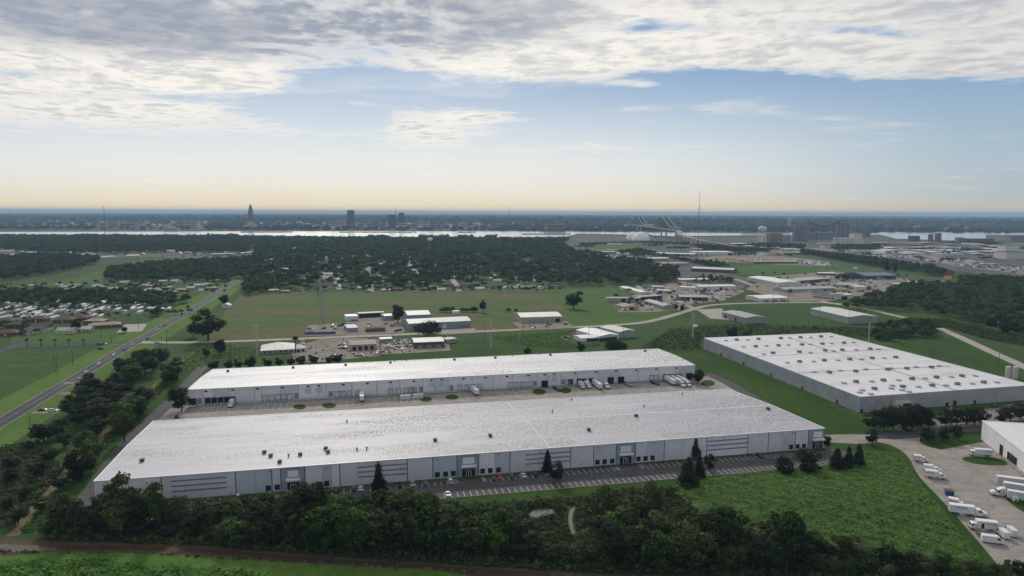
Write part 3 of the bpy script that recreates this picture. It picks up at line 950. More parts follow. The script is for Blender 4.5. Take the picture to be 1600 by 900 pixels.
for a, b in zip(joints[:-1], joints[1:]):
    s0, s1 = s_on(N.A, N.B, a), s_on(N.A, N.B, b)
    g0, g1 = (.22 if a in major else .05), (.22 if b in major else .05)
    if a == 147: s0, g0 = 0, 0
    if b == 1288: s1, g1 = N.L, 0
    N.fbox(s0 + g0, s1 - g1, -.11, .02, .25, N.h - .3).build('wall_panel', tone.get(a, 'wall_grey' if random.random() < .7 else 'wall_white'), N.root)
N.fbox(0, N.L, -.1, .05, 0, .24).build('plinth', 'wall_tint', N.root)
for x0, x1 in ((264, 352), (558, 636), (822, 891), (1104, 1167)):
    s0, s1 = s_on(N.A, N.B, x0), s_on(N.A, N.B, x1)
    for z in (3.3, 5.5, 7.7):
        N.fbox(s0, s1, .03, .09, z, z + .62).build('stripe', 'stripe_blue', N.root)
for x in (417, 431, 496, 509, 683, 696, 708, 754, 766, 779, 934, 945, 957, 998, 1009, 1020, 1236, 1246, 1256):
    c = s_on(N.A, N.B, x)
    wn = N.fbox(c - .95, c + .95, .02, .06, .9, 3.0).build('window', 'glass', N.root)
    fr = MB()
    for (a0, a1, z0, z1) in ((-1.08, -.95, .78, 3.12), (.95, 1.08, .78, 3.12), (-.95, .95, .78, .9), (-.95, .95, 3.0, 3.12), (-.04, .04, .9, 3.0)):
        N.fbox(c + a0, c + a1, .03, .1, z0, z1, fr)
    fr.build('window_frame', 'frame_dark', wn)
for xa, xb in ((447, 466), (722, 742), (969, 987), (1269, 1284)):
    s0, s1 = s_on(N.A, N.B, xa), s_on(N.A, N.B, xb)
    N.fbox(s0 + .3, s1 - .3, .03, .14, 6.0, 8.8).build('sign_panel', 'wall_white', N.root)
    N.fbox(s0 - .5, s1 + .5, .03, 1.7, 4.55, 5.35).build('canopy', 'frame_white', N.root)
    gl = N.fbox(s0, s1, .03, .08, .15, 4.5).build('entrance_glazing', 'glass', N.root)
    fr = MB()
    cc = (s0 + s1) / 2
    for q in (-1.1, 0, 1.1):
        N.fbox(cc + q - .09, cc + q + .09, .06, .16, .15, 2.6, fr)
    N.fbox(cc - 1.19, cc + 1.19, .06, .16, 2.6, 2.75, fr)
    N.fbox(s0, s1, .06, .13, 3.3, 3.4, fr)
    fr.build('door_frame', 'frame_white', gl)
    N.fbox(cc - 2.6, cc + 2.6, .06, 3.2, .01, .2).build('entrance_step', 'kerb_stone', N.root)
c = s_on(N.A, N.B, 456)
for i, dg in enumerate('4350'):
    to = link('address_digit', text_mesh(dg, 1.5, 'joint'), N.root, N.f(c - 2.4 + 1.6 * i, .1, 8.95))
    to.rotation_euler = (R(90), 0, math.atan2(N.ex.y, N.ex.x))
for x in (420, 509, 585, 683, 779, 845, 934, 1022, 1131, 1237):
    c = s_on(N.A, N.B, x)
    N.fbox(c - .25, c + .25, .03, .4, 8.9, 9.3).build('wall_light', 'unit_dark', N.root)
vents(N, [(222, 721), (413, 708), (437, 722), (469, 711), (509, 702), (680, 689), (766, 682), (920, 673), (994, 652), (1200, 641), (512.5, 707), (423, 713)])
vents(N, [(558, 703), (573, 702), (451, 713), (893, 625), (1066, 616), (542, 660), (863, 645), (1006, 637)], STACK, 'exhaust_stack')
mb = MB()
for vv in (.5,):
    p, q = N.at(0.003, vv, N.h + N.ridge + .03), N.at(.997, vv, N.h + N.ridge + .03)
    t = (q - p).normalized(); o = Vector((-t.y, t.x, 0)) * .45
    mb.face([p - o, q - o, q + o, p + o])
mb.build('ridge_cap', 'wall_grey', N.root)
for uu in (.155, .57):
    p, m_, q = N.at(uu, .004, N.h + .05), N.at(uu, .5, N.h + N.ridge + .06), N.at(uu, .996, N.h + .05)
    mb = MB()
    for a, b in ((p, m_), (m_, q)):
        o = N.ex * .2
        mb.face([a - o, a + o, b + o, b - o])
        mb.face([a - o, b - o, b - o + Vector((0, 0, -.2)), a - o + Vector((0, 0, -.2))])
    mb.build('expansion_joint', 'wall_grey', N.root)

# ---- the middle warehouse with its docks
M = Block('warehouse', 'middle long white-roofed warehouse with loading docks facing the truck court', 10.3, [(293, 609), (1086, 570.5), (1028, 545), (333, 577)])
M.shell('joint', 'roof_mid', .9, nu=40)
mj = [293, 321, 338, 361, 401, 441, 469, 500, 512, 552, 590, 626, 662, 680, 701, 738, 771, 800, 829, 855, 875, 901, 932, 964, 995, 1026, 1057, 1086]
for a, b in zip(mj[:-1], mj[1:]):
    s0, s1 = s_on(M.A, M.B, a), s_on(M.A, M.B, b)
    if a == 293: s0 = -.1
    if b == 1086: s1 = M.L + .1
    M.fbox(s0 + .12, s1 - .12, -.11, .02, 1.35, M.h - .3).build('wall_panel', 'wall_white' if random.random() < .75 else 'wall_grey', M.root)
M.fbox(0, M.L, -.11, .03, 0, 1.3).build('dock_wall', 'wall_tint', M.root)
M.fbox(0, M.L, .03, .06, 8.05, 8.2).build('reveal_line', 'wall_tint', M.root)
for x in (326, 367, 406, 445, 484, 501, 539, 576, 612, 648, 675, 691, 725, 759, 792, 825, 850, 865, 897, 929, 960, 991, 1022, 1053):
    c = s_on(M.A, M.B, x)
    M.fbox(c - .85, c + .85, .03, .12, 8.3, 9.2).build('louvre', 'dark_opening', M.root)


def dock(x, kind, w=1.45):
    c = s_on(M.A, M.B, x)
    z0 = 1.3 if kind != 'drive' else .1
    o = M.fbox(c - w, c + w, .03, .07, z0, 4.4 if kind != 'drive' else 4.6).build('dock_door', {'open': 'dark_opening', 'shut': 'dock_white', 'drive': 'dark_opening', 'man': 'dock_grey'}[kind], M.root)
    fr = MB()
    for (a0, a1, q0, q1) in ((-w - .2, -w, z0, 4.4), (w, w + .2, z0, 4.4), (-w - .2, w + .2, 4.4, 4.75)):
        M.fbox(c + a0, c + a1, .03, .32 if kind != 'man' else .1, q0, q1, fr)
    fr.build('dock_seal', 'dock_grey' if kind in ('shut', 'man') else 'frame_dark', o)
    if kind in ('open', 'shut'):
        b = MB()
        for q in (-1, 1):
            M.fbox(c + q - .3, c + q + .3, .04, .4, .75, 1.25, b)
        b.build('dock_bumper', 'bumper', o)


for x in (328, 338, 348, 358): dock(x, 'open')
for x in (367, 890, 903, 911, 922, 1036, 1045, 1053): dock(x, 'open')
for x in (416, 427, 437, 446, 455, 529, 538, 548, 561, 612, 624, 636, 645, 648.5, 719, 729, 739, 750, 797, 806, 816, 826, 887, 1015, 1022): dock(x, 'shut')
for x in (304, 850, 952, 968, 1073): dock(x, 'drive', 2.1)
for x in (315, 466, 519, 659, 706, 835, 879, 1060): dock(x, 'man', 1.1)
for x0, x1 in ((479, 489), (496, 506), (672, 679), (687, 694), (862, 868)):
    s0, s1 = s_on(M.A, M.B, x0), s_on(M.A, M.B, x1)
    M.fbox(s0, s1, .03, .07, 4.2, 7.4).build('tall_panel', 'wall_tint', M.root)
vents(M, [(356, 581), (458, 575), (540, 571), (610, 567), (710, 562.5), (774, 559.5), (860, 555), (1008, 549)])
vents(M, [(485, 569), (616, 564), (635, 563), (843, 553), (801, 555.5), (922, 550)], STACK, 'exhaust_stack')
mb = MB()
p, q = M.at(0.003, .5, M.h + M.ridge + .03), M.at(.997, .5, M.h + M.ridge + .03)
t = (q - p).normalized(); o = Vector((-t.y, t.x, 0)) * .4
mb.face([p - o, q - o, q + o, p + o])
mb.build('ridge_cap', 'wall_grey', M.root)
# grassed dock islands
for i, (x0, y0, x1, y1) in enumerate(((458, 632, 478, 640), (503, 630, 525, 638), (656, 620, 675, 628), (696, 617, 716, 625), (832, 608, 853, 617), (875, 606, 893, 615), (1064, 597, 1082, 605), (1095, 594, 1117, 604))):
    c0, rx, ry = ((x0 + x1) / 2, (y0 + y1) / 2), (x1 - x0) / 2, (y1 - y0) / 2
    sheet('dock_island', [(c0[0] + rx * math.cos(t * .523), c0[1] + ry * math.sin(t * .523)) for t in range(12)], .20, 'lawn', '%s small grass island along the dock court, counted from the left' % ('first second third fourth fifth sixth seventh eighth'.split()[i]), 'lawn')

# ---- the ribbed warehouse on the right
G = Block('warehouse', 'big ribbed-metal warehouse with a flat white roof full of rooftop units', 9.7, [(1344, 620), (1612, 601.5), (1296, 520), (1100, 528)])


def ribbed_side(B, i, pitch, depth, mat, name='wall', z1=None):
    k_ = [B.at(0, 0), B.at(1, 0), B.at(1, 1), B.at(0, 1)]
    p, q = k_[i], k_[(i + 1) % 4]
    t = (q - p).normalized()
    o = Vector((t.y, -t.x, 0))
    L_ = (q - p).length
    mb = MB()
    n = int(L_ / pitch)
    prof = []
    for j in range(n):
        a = j * L_ / n
        prof += [(a, 0), (a + .62 * L_ / n, 0), (a + .72 * L_ / n, depth), (a + .9 * L_ / n, depth)]
    prof.append((L_, 0))
    up_ = Vector((0, 0, (z1 or B.h)))
    for (a, d), (b, e) in zip(prof[:-1], prof[1:]):
        u, v = p + t * a + o * d, p + t * b + o * e
        mb.face([u, v, v + up_, u + up_])
    return mb.build(name, mat, B.root)


G.shell('ribbed', 'roof_right', .35, nu=16, nv=16, front_in=.02)
bpy.data.objects.remove([c for c in G.root.children if c.name.startswith('wall')][0])
for i in range(4):
    ribbed_side(G, i, 1.5, .22, 'ribbed', z1=G.h - .28)
ud = [(80, 192), (203, 187), (331, 181), (66, 238), (212, 233), (340, 228), (475, 222), (31, 286), (196, 279), (357, 271), (464, 267), (638, 260), (197, 341), (351, 333), (511, 326), (651, 319), (798, 313), (384, 407), (548, 400), (748, 389), (868, 383), (1022, 375), (550, 465), (721, 456), (900, 447), (1053, 437), (1213, 429), (665, 508), (842, 495), (1026, 488), (1184, 479), (1348, 468), (-196, 202), (-60, 197), (-77, 244)]
ul = [(136, 190), (267, 187), (395, 182), (127, 235), (264, 231), (398, 225), (532, 219), (265, 282), (407, 273), (550, 266), (690, 262), (120, 347), (285, 340), (437, 331), (586, 325), (725, 318), (287, 404), (452, 395), (610, 386), (768, 380), (924, 372), (1068, 365), (474, 472), (648, 462), (815, 454), (982, 443), (1145, 434), (1294, 427), (588, 515), (775, 487), (768, 505), (838, 515), (940, 495), (1112, 486), (1277, 476), (1430, 467), (573, 530), (642, 540), (880, 526), (-263, 206), (-128, 202), (-154, 246), (-27, 293), (-10, 240)]
mb = MB()
mb.box(-1.5, 1.5, -1.0, 1.0, .25, 1.5)
mb.box(-1.3, 1.3, -.8, .8, -.1, .25)
mb.box(-1.55, -.1, -1.05, 1.05, 1.5, 1.62)
UNIT = mb.mesh('rooftop_unit', 'unit_grey')
mb = MB()
for q in (-.7, .7):
    mb.tube((q, 0, 1.5), (q, 0, 1.68), .5, n=8)
FANS = mb.mesh('fan_cowl', 'unit_dark')
mb = MB()
mb.box(-1.2, 1.2, -1.2, 1.2, -.1, .35)
mb.lathe([(1.0, .35), (1.75, .6), (1.8, .8), (.9, 1.1)], 10)
HOOD = mb.mesh('roof_hood', 'unit_light')
ga = math.atan2(G.ex.y, G.ex.x)
for x, y in ud:
    o = link('rooftop_unit', UNIT, G.root, G.on_roof(1200 + x / 4, 480 + y / 4 + 1.2), ga)
    link('fan_cowl', FANS, o)
for x, y in ul:
    link('roof_hood', HOOD, G.root, G.on_roof(1200 + x / 4, 480 + y / 4 + .8), ga)


def roof_seam(B, p0, p1, w, mat, name='roof_seam'):
    a, b = B.on_roof(*p0), B.on_roof(*p1)
    t = (b - a).normalized()
    o = Vector((-t.y, t.x, 0)) * w / 2
    mb = MB()
    n = 10
    for i in range(n):
        q0, q1 = a.lerp(b, i / n), a.lerp(b, (i + 1) / n)
        z = lambda q: Vector((q.x, q.y, B.h + B.ridge + .04))
        mb.face([z(q0 - o), z(q1 - o), z(q1 + o), z(q0 + o)])
    mb.build(name, mat, B.root)


for p0, p1 in (((1234, 528), (1495, 610)), ((1172, 558), (1386, 546)), ((1247, 583), (1482, 572))):
    roof_seam(G, p0, p1, .7, 'unit_grey')
# chiller on the front wall, doors, downpipes
c0 = s_on(G.A, G.B, 1388)
for w_, nm, mt in ((0, 'chiller_unit', 'unit_light'),):
    G.fbox(c0, c0 + 10.5, .6, 4.2, 1.8, 5.6).build(nm, mt, G.root)
for j in range(2):
    G.fbox(c0 + 4.6 + j * 3.0, c0 + 7.2 + j * 3.0, 4.22, 4.3, 2.1, 4.9).build('chiller_grille', 'dark_opening', G.root)
for j in range(4):
    mb = MB()
    p = G.f(c0 + 1.4 + 2.5 * j, 2.4, 5.6)
    mb.tube(p, p + Vector((0, 0, .7)), 1.0, n=10)
    mb.build('chiller_fan', 'unit_light', G.root)
for j in range(6):
    G.fbox(c0 + .3 + j * 1.95, c0 + .5 + j * 1.95, 3.9, 4.1, 0, 1.8).build('support_post', 'steel_dark', G.root)
for x, w, h_, m_ in ((1474, 1.0, 2.3, 'dark_opening'), (1486, 1.3, 3.2, 'dark_opening'), (1517, .8, 2.3, 'dark_opening'), (1335.5, .8, 2.3, 'dark_opening')):
    c = s_on(G.A, G.B, x) if x > 1344 else 1.5
    G.fbox(c - w, c + w, .24, .3, .05, h_).build('door', m_, G.root)
for u in (.1, .28, .47, .66, .84):
    p = G.at(0, u, 0)
    t = (G.D - G.A).normalized()
    o = Vector((-t.y, t.x, 0))
    mb = MB()
    a, b = p + o * .25, p + o * .75
    mb.tube(a + o * .3, a + o * .3 + Vector((0, 0, 2.6)), .5, n=6)
    mb.build('wall_hydrant', 'steel_dark', G.root)

# ---- the white warehouse cut by the right edge
e0, e1 = P(1535, 657.5, 9.9), P(1600, 707, 9.9)
dn = (e1 - e0).normalized()
far, near = e0, e0 + dn * 105
rgt = Vector((dn.y * -1, dn.x, 0))
if rgt.x < 0: rgt = -rgt
E_ = Block('warehouse', 'white panelled warehouse cut off by the right edge of the photo', 9.9, [far, near, near + rgt * 60, far + rgt * 60])
E_.shell('joint', 'roof_right', .5, nu=10)
js = [E_.L * i / 14 for i in range(15)]
for a, b in zip(js[:-1], js[1:]):
    E_.fbox(a + .06, b - .06, -.11, .02, .02, E_.h - .3).build('wall_panel', 'wall_white', E_.root)
for x, w, z0, z1 in ((1565, 1.5, .1, 5.2), (1577.5, 1.3, 1.2, 4.6), (1583, 1.3, 1.2, 4.6), (1588.5, 1.3, 1.2, 4.6)):
    c = s_on(E_.A, E_.B, x)
    o = E_.fbox(c - w, c + w, .03, .08, z0, z1).build('dock_door', 'dark_opening', E_.root)
    fr = MB()
    for (a0, a1, q0, q1) in ((-w - .2, -w, z0, z1), (w, w + .2, z0, z1), (-w - .2, w + .2, z1, z1 + .3)):
        E_.fbox(c + a0, c + a1, .03, .25, q0, q1, fr)
    fr.build('dock_seal', 'frame_dark', o)
s0, s1 = s_on(E_.A, E_.B, 1571), s_on(E_.A, E_.B, 1600)
E_.fbox(s0, s1 + 6, .05, 1.6, 0, 1.1).build('dock_ramp', 'concrete', E_.root)
# two white tanks beyond the ribbed warehouse
for i, x in enumerate((1574.5, 1586)):
    g = P(x, 592)
    hh = height(x, 592, 572)
    t_ = empty('storage_tank', g, 0, ('left' if i == 0 else 'right') + ' one of the two white upright tanks behind the ribbed warehouse', 'tank', 'white upright tanks')
    r = 1.75
    MB().lathe([(r, 0), (r, hh - .6), (r * .75, hh - .15), (.2, hh)], 16).build('tank_shell', 'silo_white', t_, smooth=False)
    MB().lathe([(.35, hh - .05), (.35, hh + .5), (.1, hh + .6)], 8).build('tank_vent', 'steel', t_)
    mb = MB()
    for zz in range(1, int(hh)):
        mb.box(-.25, .25, -r - .22, -r - .14, zz, zz + .06)
    mb.box(-.3, -.25, -r - .22, -r - .14, .3, hh); mb.box(.25, .3, -r - .22, -r - .14, .3, hh)
    mb.build('ladder', 'steel', t_)

# ---- the near parking lot with painted stalls
pl = [N.A + N.ex * a - N.n * -o for a, o in ((-2, .3), (N.L + 4, .3), (N.L + 10, 10), (N.L + 2, 22), (-2, 22))]
lot = sheet('parking_lot', None, .20, 'asphalt', 'dark striped parking lot along the near warehouse front', 'pavement', pts=pl)
lot_in = [N.A + N.ex * a + N.n * o for a, o in ((0, .3), (N.L, .3), (N.L, 2.4), (0, 2.4))]
sheet('shrub_bed', None, .24, 'rough_field', 'dark planting bed against the near warehouse wall', 'bed', pts=lot_in)
mb = MB(); mb.box(-.06, .06, 0, 5.4, 0, .012)
LINE = mb.mesh('stall_line', 'paint_line')
fa = math.atan2(N.ex.y, N.ex.x)
gaps = [(s_on(N.A, N.B, x) - 5, s_on(N.A, N.B, x) + 5) for x in (456, 732, 978, 1276)]
n_st = int(N.L / 2.75)
for i in range(n_st):
    a = i * 2.75 + 1
    for o, row in ((8.2, 0), (21.8, 1)):
        if row == 0 and any(g0 < a < g1 for g0, g1 in gaps):
            continue
        if row == 1 and a > N.L - 6: continue
        p = N.A + N.ex * a + N.n * o
        q = link('stall_line', LINE, lot, (p.x, p.y, .21), fa)
        q.scale.x = 1.6
for c, w in [(g[0] - 1.4, 2.2) for g in gaps] + [(g[1] + 1.0, 2.2) for g in gaps]:
    for j in range(7):
        p = N.A + N.ex * (c - w / 2 + .2) + N.n * (3.2 + j * .75)
        q = link('hatch_line', LINE, lot, (p.x, p.y, .215), fa - R(60))
        q.scale = (1, .45, 1)
    p = N.A + N.ex * (c + 2.6) + N.n * 7.8
    mb = MB(); mb.box(-.8, .8, -.6, .6, 0, .01)
    mb.build('disabled_bay_symbol', 'paint_blue', lot, (p.x, p.y, .21), fa)
kb = MB()
for o in (22.05,):
    a0 = N.A + N.ex * -2 + N.n * o
    a1 = N.A + N.ex * (N.L + 2) + N.n * o
    t = N.n * .18
    z = Vector((0, 0, .16 + .2))
    kb.face([a0 + z, a0 + z + t, a1 + z + t, a1 + z]); kb.face([a0 + t, a1 + t, a1 + t + z, a0 + t + z]); kb.face([a0, a0 + z, a1 + z, a1])
tag(kb.build('kerb', 'kerb_stone'), 'pale kerb along the grass edge of the parking lot', 'kerb', kind='structure')
# truck-court dock stripes
mb = MB(); mb.box(-.07, .07, 0, 16, 0, .012)
TL = mb.mesh('dock_stripe', 'paint_line')
court = bpy.data.objects['truck_court']
ma = math.atan2(M.ex.y, M.ex.x)
for i, x in enumerate(list(range(322, 376, 9)) + list(range(404, 460, 10)) + list(range(524, 566, 10)) + list(range(608, 652, 9)) + list(range(716, 756, 9)) + list(range(790, 828, 9)) + list(range(884, 930, 9)) + list(range(1010, 1060, 9))):
    p = M.A + M.ex * s_on(M.A, M.B, x) + M.n * 18
    q = link('dock_stripe', TL, court, (p.x, p.y, .09), ma)
    q.scale.x = 1.4

# ------------------------------------------------------------------ smaller buildings
def shed(name, label, cat, Lp, Rp, depth, h, roof='gable', wm='siding_grey', rm='roof_grey', rise=None, op=(), side=(), group=None, over=.3, rot=None):
    """front wall from ground pixel Lp to Rp; depth runs away from the camera. op: (kind, f0, f1, z0, z1) openings on the front, side: on the right (or left) wall"""
    a, b = P(*Lp), P(*Rp)
    e = b - a
    L_ = e.length
    rz = math.atan2(e.y, e.x)
    root = empty(name, a, rz, label, cat, group)
    rise = (min(depth, L_) * .07 if rise is None else rise)
    mb = MB()
    if roof in ('gable', 'hip', 'flat'):
        mb.box(0, L_, 0, depth, 0, h)
    if roof == 'gable':
        mb.face([(0, 0, h), (0, depth / 2, h + rise), (0, depth, h)]); mb.face([(L_, 0, h), (L_, depth, h), (L_, depth / 2, h + rise)])
    elif roof == 'gable_end':
        mb.box(0, L_, 0, depth, 0, h)
        mb.face([(0, 0, h), (L_, 0, h), (L_ / 2, 0, h + rise)]); mb.face([(0, depth, h), (L_ / 2, depth, h + rise), (L_, depth, h)])
    mb.build('wall', wm, root)
    r = MB()
    o, t = over, .18
    if roof == 'gable':
        for y0, y1, z0, z1 in ((-o, depth / 2, h - o * 2 * rise / depth, h + rise), (depth / 2, depth + o, h + rise, h - o * 2 * rise / depth)):
            r.face([(-o, y0, z0 + t), (L_ + o, y0, z0 + t), (L_ + o, y1, z1 + t), (-o, y1, z1 + t)])
            r.face([(-o, y1, z1), (L_ + o, y1, z1), (L_ + o, y0, z0), (-o, y0, z0)])
            r.face([(-o, y0, z0), (-o, y0, z0 + t), (-o, y1, z1 + t), (-o, y1, z1)]); r.face([(L_ + o, y0, z0), (L_ + o, y1, z1), (L_ + o, y1, z1 + t), (L_ + o, y0, z0 + t)])
        z0 = h - o * 2 * rise / depth
        r.face([(-o, -o, z0), (L_ + o, -o, z0), (L_ + o, -o, z0 + t), (-o, -o, z0 + t)])
    elif roof == 'gable_end':
        for x0, x1, z0, z1 in ((-o, L_ / 2, h - o * 2 * rise / L_, h + rise), (L_ / 2, L_ + o, h + rise, h - o * 2 * rise / L_)):
            r.face([(x0, -o, z0 + t), (x1, -o, z1 + t), (x1, depth + o, z1 + t), (x0, depth + o, z0 + t)])
            r.face([(x0, -o, z0), (x1, -o, z1), (x1, -o, z1 + t), (x0, -o, z0 + t)])
    elif roof == 'hip':
        q = min(depth, L_) / 2
        A_, B_, C_, D_ = (-o, -o, h), (L_ + o, -o, h), (L_ + o, depth + o, h), (-o, depth + o, h)
        if L_ >= depth:
            E1, E2 = (q, depth / 2, h + rise), (L_ - q, depth / 2, h + rise)
            r.face([A_, B_, E2, E1]); r.face([B_, C_, E2]); r.face([C_, D_, E1, E2]); r.face([D_, A_, E1])
        else:
            E1, E2 = (L_ / 2, q, h + rise), (L_ / 2, depth - q, h + rise)
            r.face([A_, B_, E1]); r.face([B_, C_, E2, E1]); r.face([C_, D_, E2]); r.face([D_, A_, E1, E2])
        r.face([D_, C_, B_, A_])
    else:
        r.box(-.12, L_ + .12, -.12, depth + .12, h + .004, h + .35)
    r.build('roof', rm, root)
    kinds = {'door': ('door', 'dark_opening'), 'win': ('window', 'glass'), 'roll': ('roller_door', 'dock_white'), 'grey': ('door', 'dock_grey'), 'trim': ('fascia', 'trim_red'), 'band': ('window_band', 'glass'), 'white': ('door', 'frame_white')}
    for kd, f0, f1, z0, z1 in op:
        nm, mt = kinds[kd]
        MB().box(f0 * L_, f1 * L_, -.06 if kd != 'trim' else -.5, -.01, z0, z1).build(nm, mt, root)
    for kd, f0, f1, z0, z1 in side:
        nm, mt = kinds[kd]
        if a.x > 0:
            MB().box(-.06, -.01, (f0) * depth, (f1) * depth, z0, z1).build(nm, mt, root)
        else:
            MB().box(L_ + .01, L_ + .06, f0 * depth, f1 * depth, z0, z1).build(nm, mt, root)
    return root


def bays(n, kd, z1, z0=.05, fill=.6, a=.05, b=.95):
    w = (b - a) / n
    return [(kd, a + i * w + w * (1 - fill) / 2, a + i * w + w * (1 + fill) / 2, z0, z1) for i in range(n)]


D, W_ = bays, 'building'
shed('office_building', 'low office with a broad grey hip roof and porch beside the tall white pole', W_, (407, 554), (462, 551), 26, 3.2, 'hip', 'siding_grey', 'roof_pale', 4.2, D(6, 'win', 2.2, .9, .4))
shed('office_annex', 'small pale lean-to joined to the hip-roofed office', W_, (462, 550.5), (478, 549), 16, 3, 'hip', 'siding_white', 'roof_grey', 1.5, D(2, 'door', 2.2))
shed('repair_shop', 'flat tan-roofed repair shop surrounded by parked cars', W_, (547, 548.5), (588, 546.5), 20, 5, 'gable', 'tan', 'roof_tan', 1.0, D(4, 'door', 3.6, .05, .55))
shed('garage', 'pale grey garage with a red vehicle at its foot in the back compound', W_, (541, 502), (560, 501), 16, 5, 'flat', 'siding_white', 'roof_pale', op=[('trim', .4, .95, .1, 1.4)])
shed('open_shed', 'long open-fronted shed along the back of the compound', W_, (560, 496.5), (601, 494.5), 10, 4.5, 'flat', 'siding_dark', 'roof_grey', op=D(8, 'door', 3.6, .05, .8))
shed('metal_shed', 'small pale metal shed beside the blue tarp', W_, (601, 501), (616, 500), 16, 5, 'gable', 'siding_blue', 'roof_pale')
shed('site_hut', 'brown flat hut standing in the middle of the compound', W_, (571, 519), (602, 518), 12, 3.4, 'gable', 'brick', 'roof_brown', .9, D(5, 'win', 2.3, .8, .5))
shed('metal_shed', 'blue-grey twin shed behind the blue fence', W_, (543, 519), (559, 518), 22, 4, 'gable', 'siding_blue', 'roof_grey', .8)
shed('metal_shed', 'low pale blue shed between repair shop and scrap yard', W_, (594, 535.5), (613, 534.5), 9, 3.2, 'gable', 'siding_blue', 'roof_pale', .7)
shed('warehouse', 'pale blue metal warehouse with long grey roof behind the round oak', W_, (639, 516), (736, 511), 30, 6.6, 'gable', 'siding_blue', 'roof_pale', 2.2, [('roll', .42, .5, .1, 4), ('roll', .53, .6, .1, 4), ('trim', .4, .41, 0, .1)] + D(4, 'win', 2.4, 1, .4, .8, .98))
shed('warehouse', 'tall pale blue annex at the back of the blue warehouse', W_, (637, 503), (673, 501.5), 34, 7.2, 'gable', 'siding_blue', 'roof_pale', 2)
shed('site_trailer', 'little white trailer office by the shrub row', W_, (708, 491.5), (718, 491), 5, 3.6, 'flat', 'siding_white', 'roof_white')
shed('warehouse', 'brown warehouse with a bright white low-pitched roof in the middle field', W_, (814, 505), (878, 503), 34, 6.2, 'gable', 'tan', 'roof_white', 2.2, [('door', .84, .95, .05, 4)] + D(6, 'grey', 3.8, .05, .6, .18, .8))
shed('workshop', 'dark grey workshop with pale roof beside the scrap yard', W_, (647, 544.5), (694, 542.5), 22, 5.2, 'gable', 'siding_dark', 'roof_pale', 1.2, D(3, 'grey', 2.4))
shed('metal_shed', 'small grey lean-to right of the dark workshop', W_, (698, 537), (714, 535), 10, 3.4, 'flat', 'siding_grey', 'roof_grey')
shed('garage', 'low white garage annex with a dark open front', W_, (908, 535), (936, 533), 16, 3.6, 'gable', 'siding_white', 'roof_white', .8, [('door', .3, 1, .05, 2.8)])
shed('garage', 'long white-roofed garage between the annex and the pale box shed', W_, (936, 533), (967, 530), 40, 4.4, 'gable_end', 'siding_white', 'roof_white', 1.3, [('door', .02, .9, .05, 2.8)])
shed('box_shed', 'pale boxy shed with a blue-grey roof at the road bend', W_, (967.5, 529), (993, 526.5), 32, 6.2, 'gable_end', 'siding_green', 'roof_pale', 1.4)
shed('metal_shed', 'long pale green shed with dark bays at the edge of the metal yard', W_, (948, 472), (1001, 472), 12, 5.2, 'gable', 'siding_green', 'roof_grey', 1, [('door', .42, .55, .05, 4.2), ('door', .66, .7, .05, 4.2), ('door', .85, .96, .05, 4.2)])
shed('open_shed', 'open grey canopy behind the long pale green shed', W_, (1001, 470), (1035, 467.5), 14, 5, 'flat', 'siding_dark', 'roof_grey', op=D(4, 'door', 4))
shed('metal_shed', 'tan gabled shed with junk around it in the metal yard', W_, (974, 485), (998, 484), 22, 4.2, 'gable_end', 'tan', 'roof_tan', 1.3, [('door', .3, .7, .05, 3)])
shed('metal_shed', 'dark grey shed with a corrugated roof near the road bend', W_, (1006, 475), (1036, 484), 15, 4.6, 'gable', 'siding_grey', 'roof_grey', 1.6, [('door', .1, .2, .05, 3.2), ('door', .35, .42, .05, 3.2)])
shed('metal_shed', 'long narrow white-roofed shed at the corner of the hay field', W_, (968, 452), (1001, 461), 14, 4, 'gable', 'siding_white', 'roof_white', 1)
shed('metal_shed', 'broad grey-roofed shed amid parked vehicles in the metal yard', W_, (1062, 469.5), (1106, 470), 26, 4.8, 'gable', 'siding_dark', 'roof_grey', 1.6, D(5, 'door', 3.4))
shed('metal_shed', 'pale green shed at the back of the metal yard', W_, (1018, 452), (1036, 452.5), 14, 4.4, 'flat', 'siding_green', 'roof_pale')
shed('metal_shed', 'white shed with pale roof in the metal yard', W_, (1027, 458), (1047, 458.5), 12, 4, 'flat', 'siding_white', 'roof_white')
shed('metal_shed', 'short white shed beside the red trailer', W_, (1063, 453), (1086, 454), 13, 4.6, 'gable', 'siding_white', 'roof_white', .8)
shed('container', 'dark red container in the metal yard', 'container', (1086, 457), (1102, 457.5), 6, 3.4, 'flat', 'brick', 'roof_brown')
shed('warehouse', 'grey gabled metal building standing alone on the green verge', W_, (1128, 496), (1165, 506), 24, 6.4, 'gable', 'siding_grey', 'roof_grey', 1.6, [('door', .12, .2, .05, 4), ('door', .56, .62, .05, 4)])
shed('warehouse', 'white-roofed pale building with blue trucks beside it', W_, (1093, 453.5), (1150, 452.5), 24, 5.6, 'gable', 'siding_white', 'roof_white', 1.2, [('door', .55, .62, .05, 4)])
shed('warehouse', 'cream hall with a white roof among the dark shrubs', W_, (1062, 441.5), (1108, 440.5), 20, 4.8, 'gable', 'tan', 'roof_white', 1.4, D(6, 'grey', 3.6))
shed('warehouse', 'dark-sided hall with pale roof by the green field', W_, (1080, 424), (1145, 427), 42, 6.4, 'gable', 'siding_dark', 'roof_pale', 2.2)
shed('depot', 'big white depot wall beyond the tree hedge', W_, (1086, 399), (1145, 399), 50, 9.5, 'flat', 'siding_white', 'roof_white', op=[('door', .14, .18, .1, 5), ('door', .3, .33, .1, 5), ('door', .88, .97, .1, 6)])
shed('depot', 'grey low depot left of the white depot', W_, (1024, 399), (1084, 401), 50, 6, 'gable', 'siding_grey', 'roof_pale', 1.5)
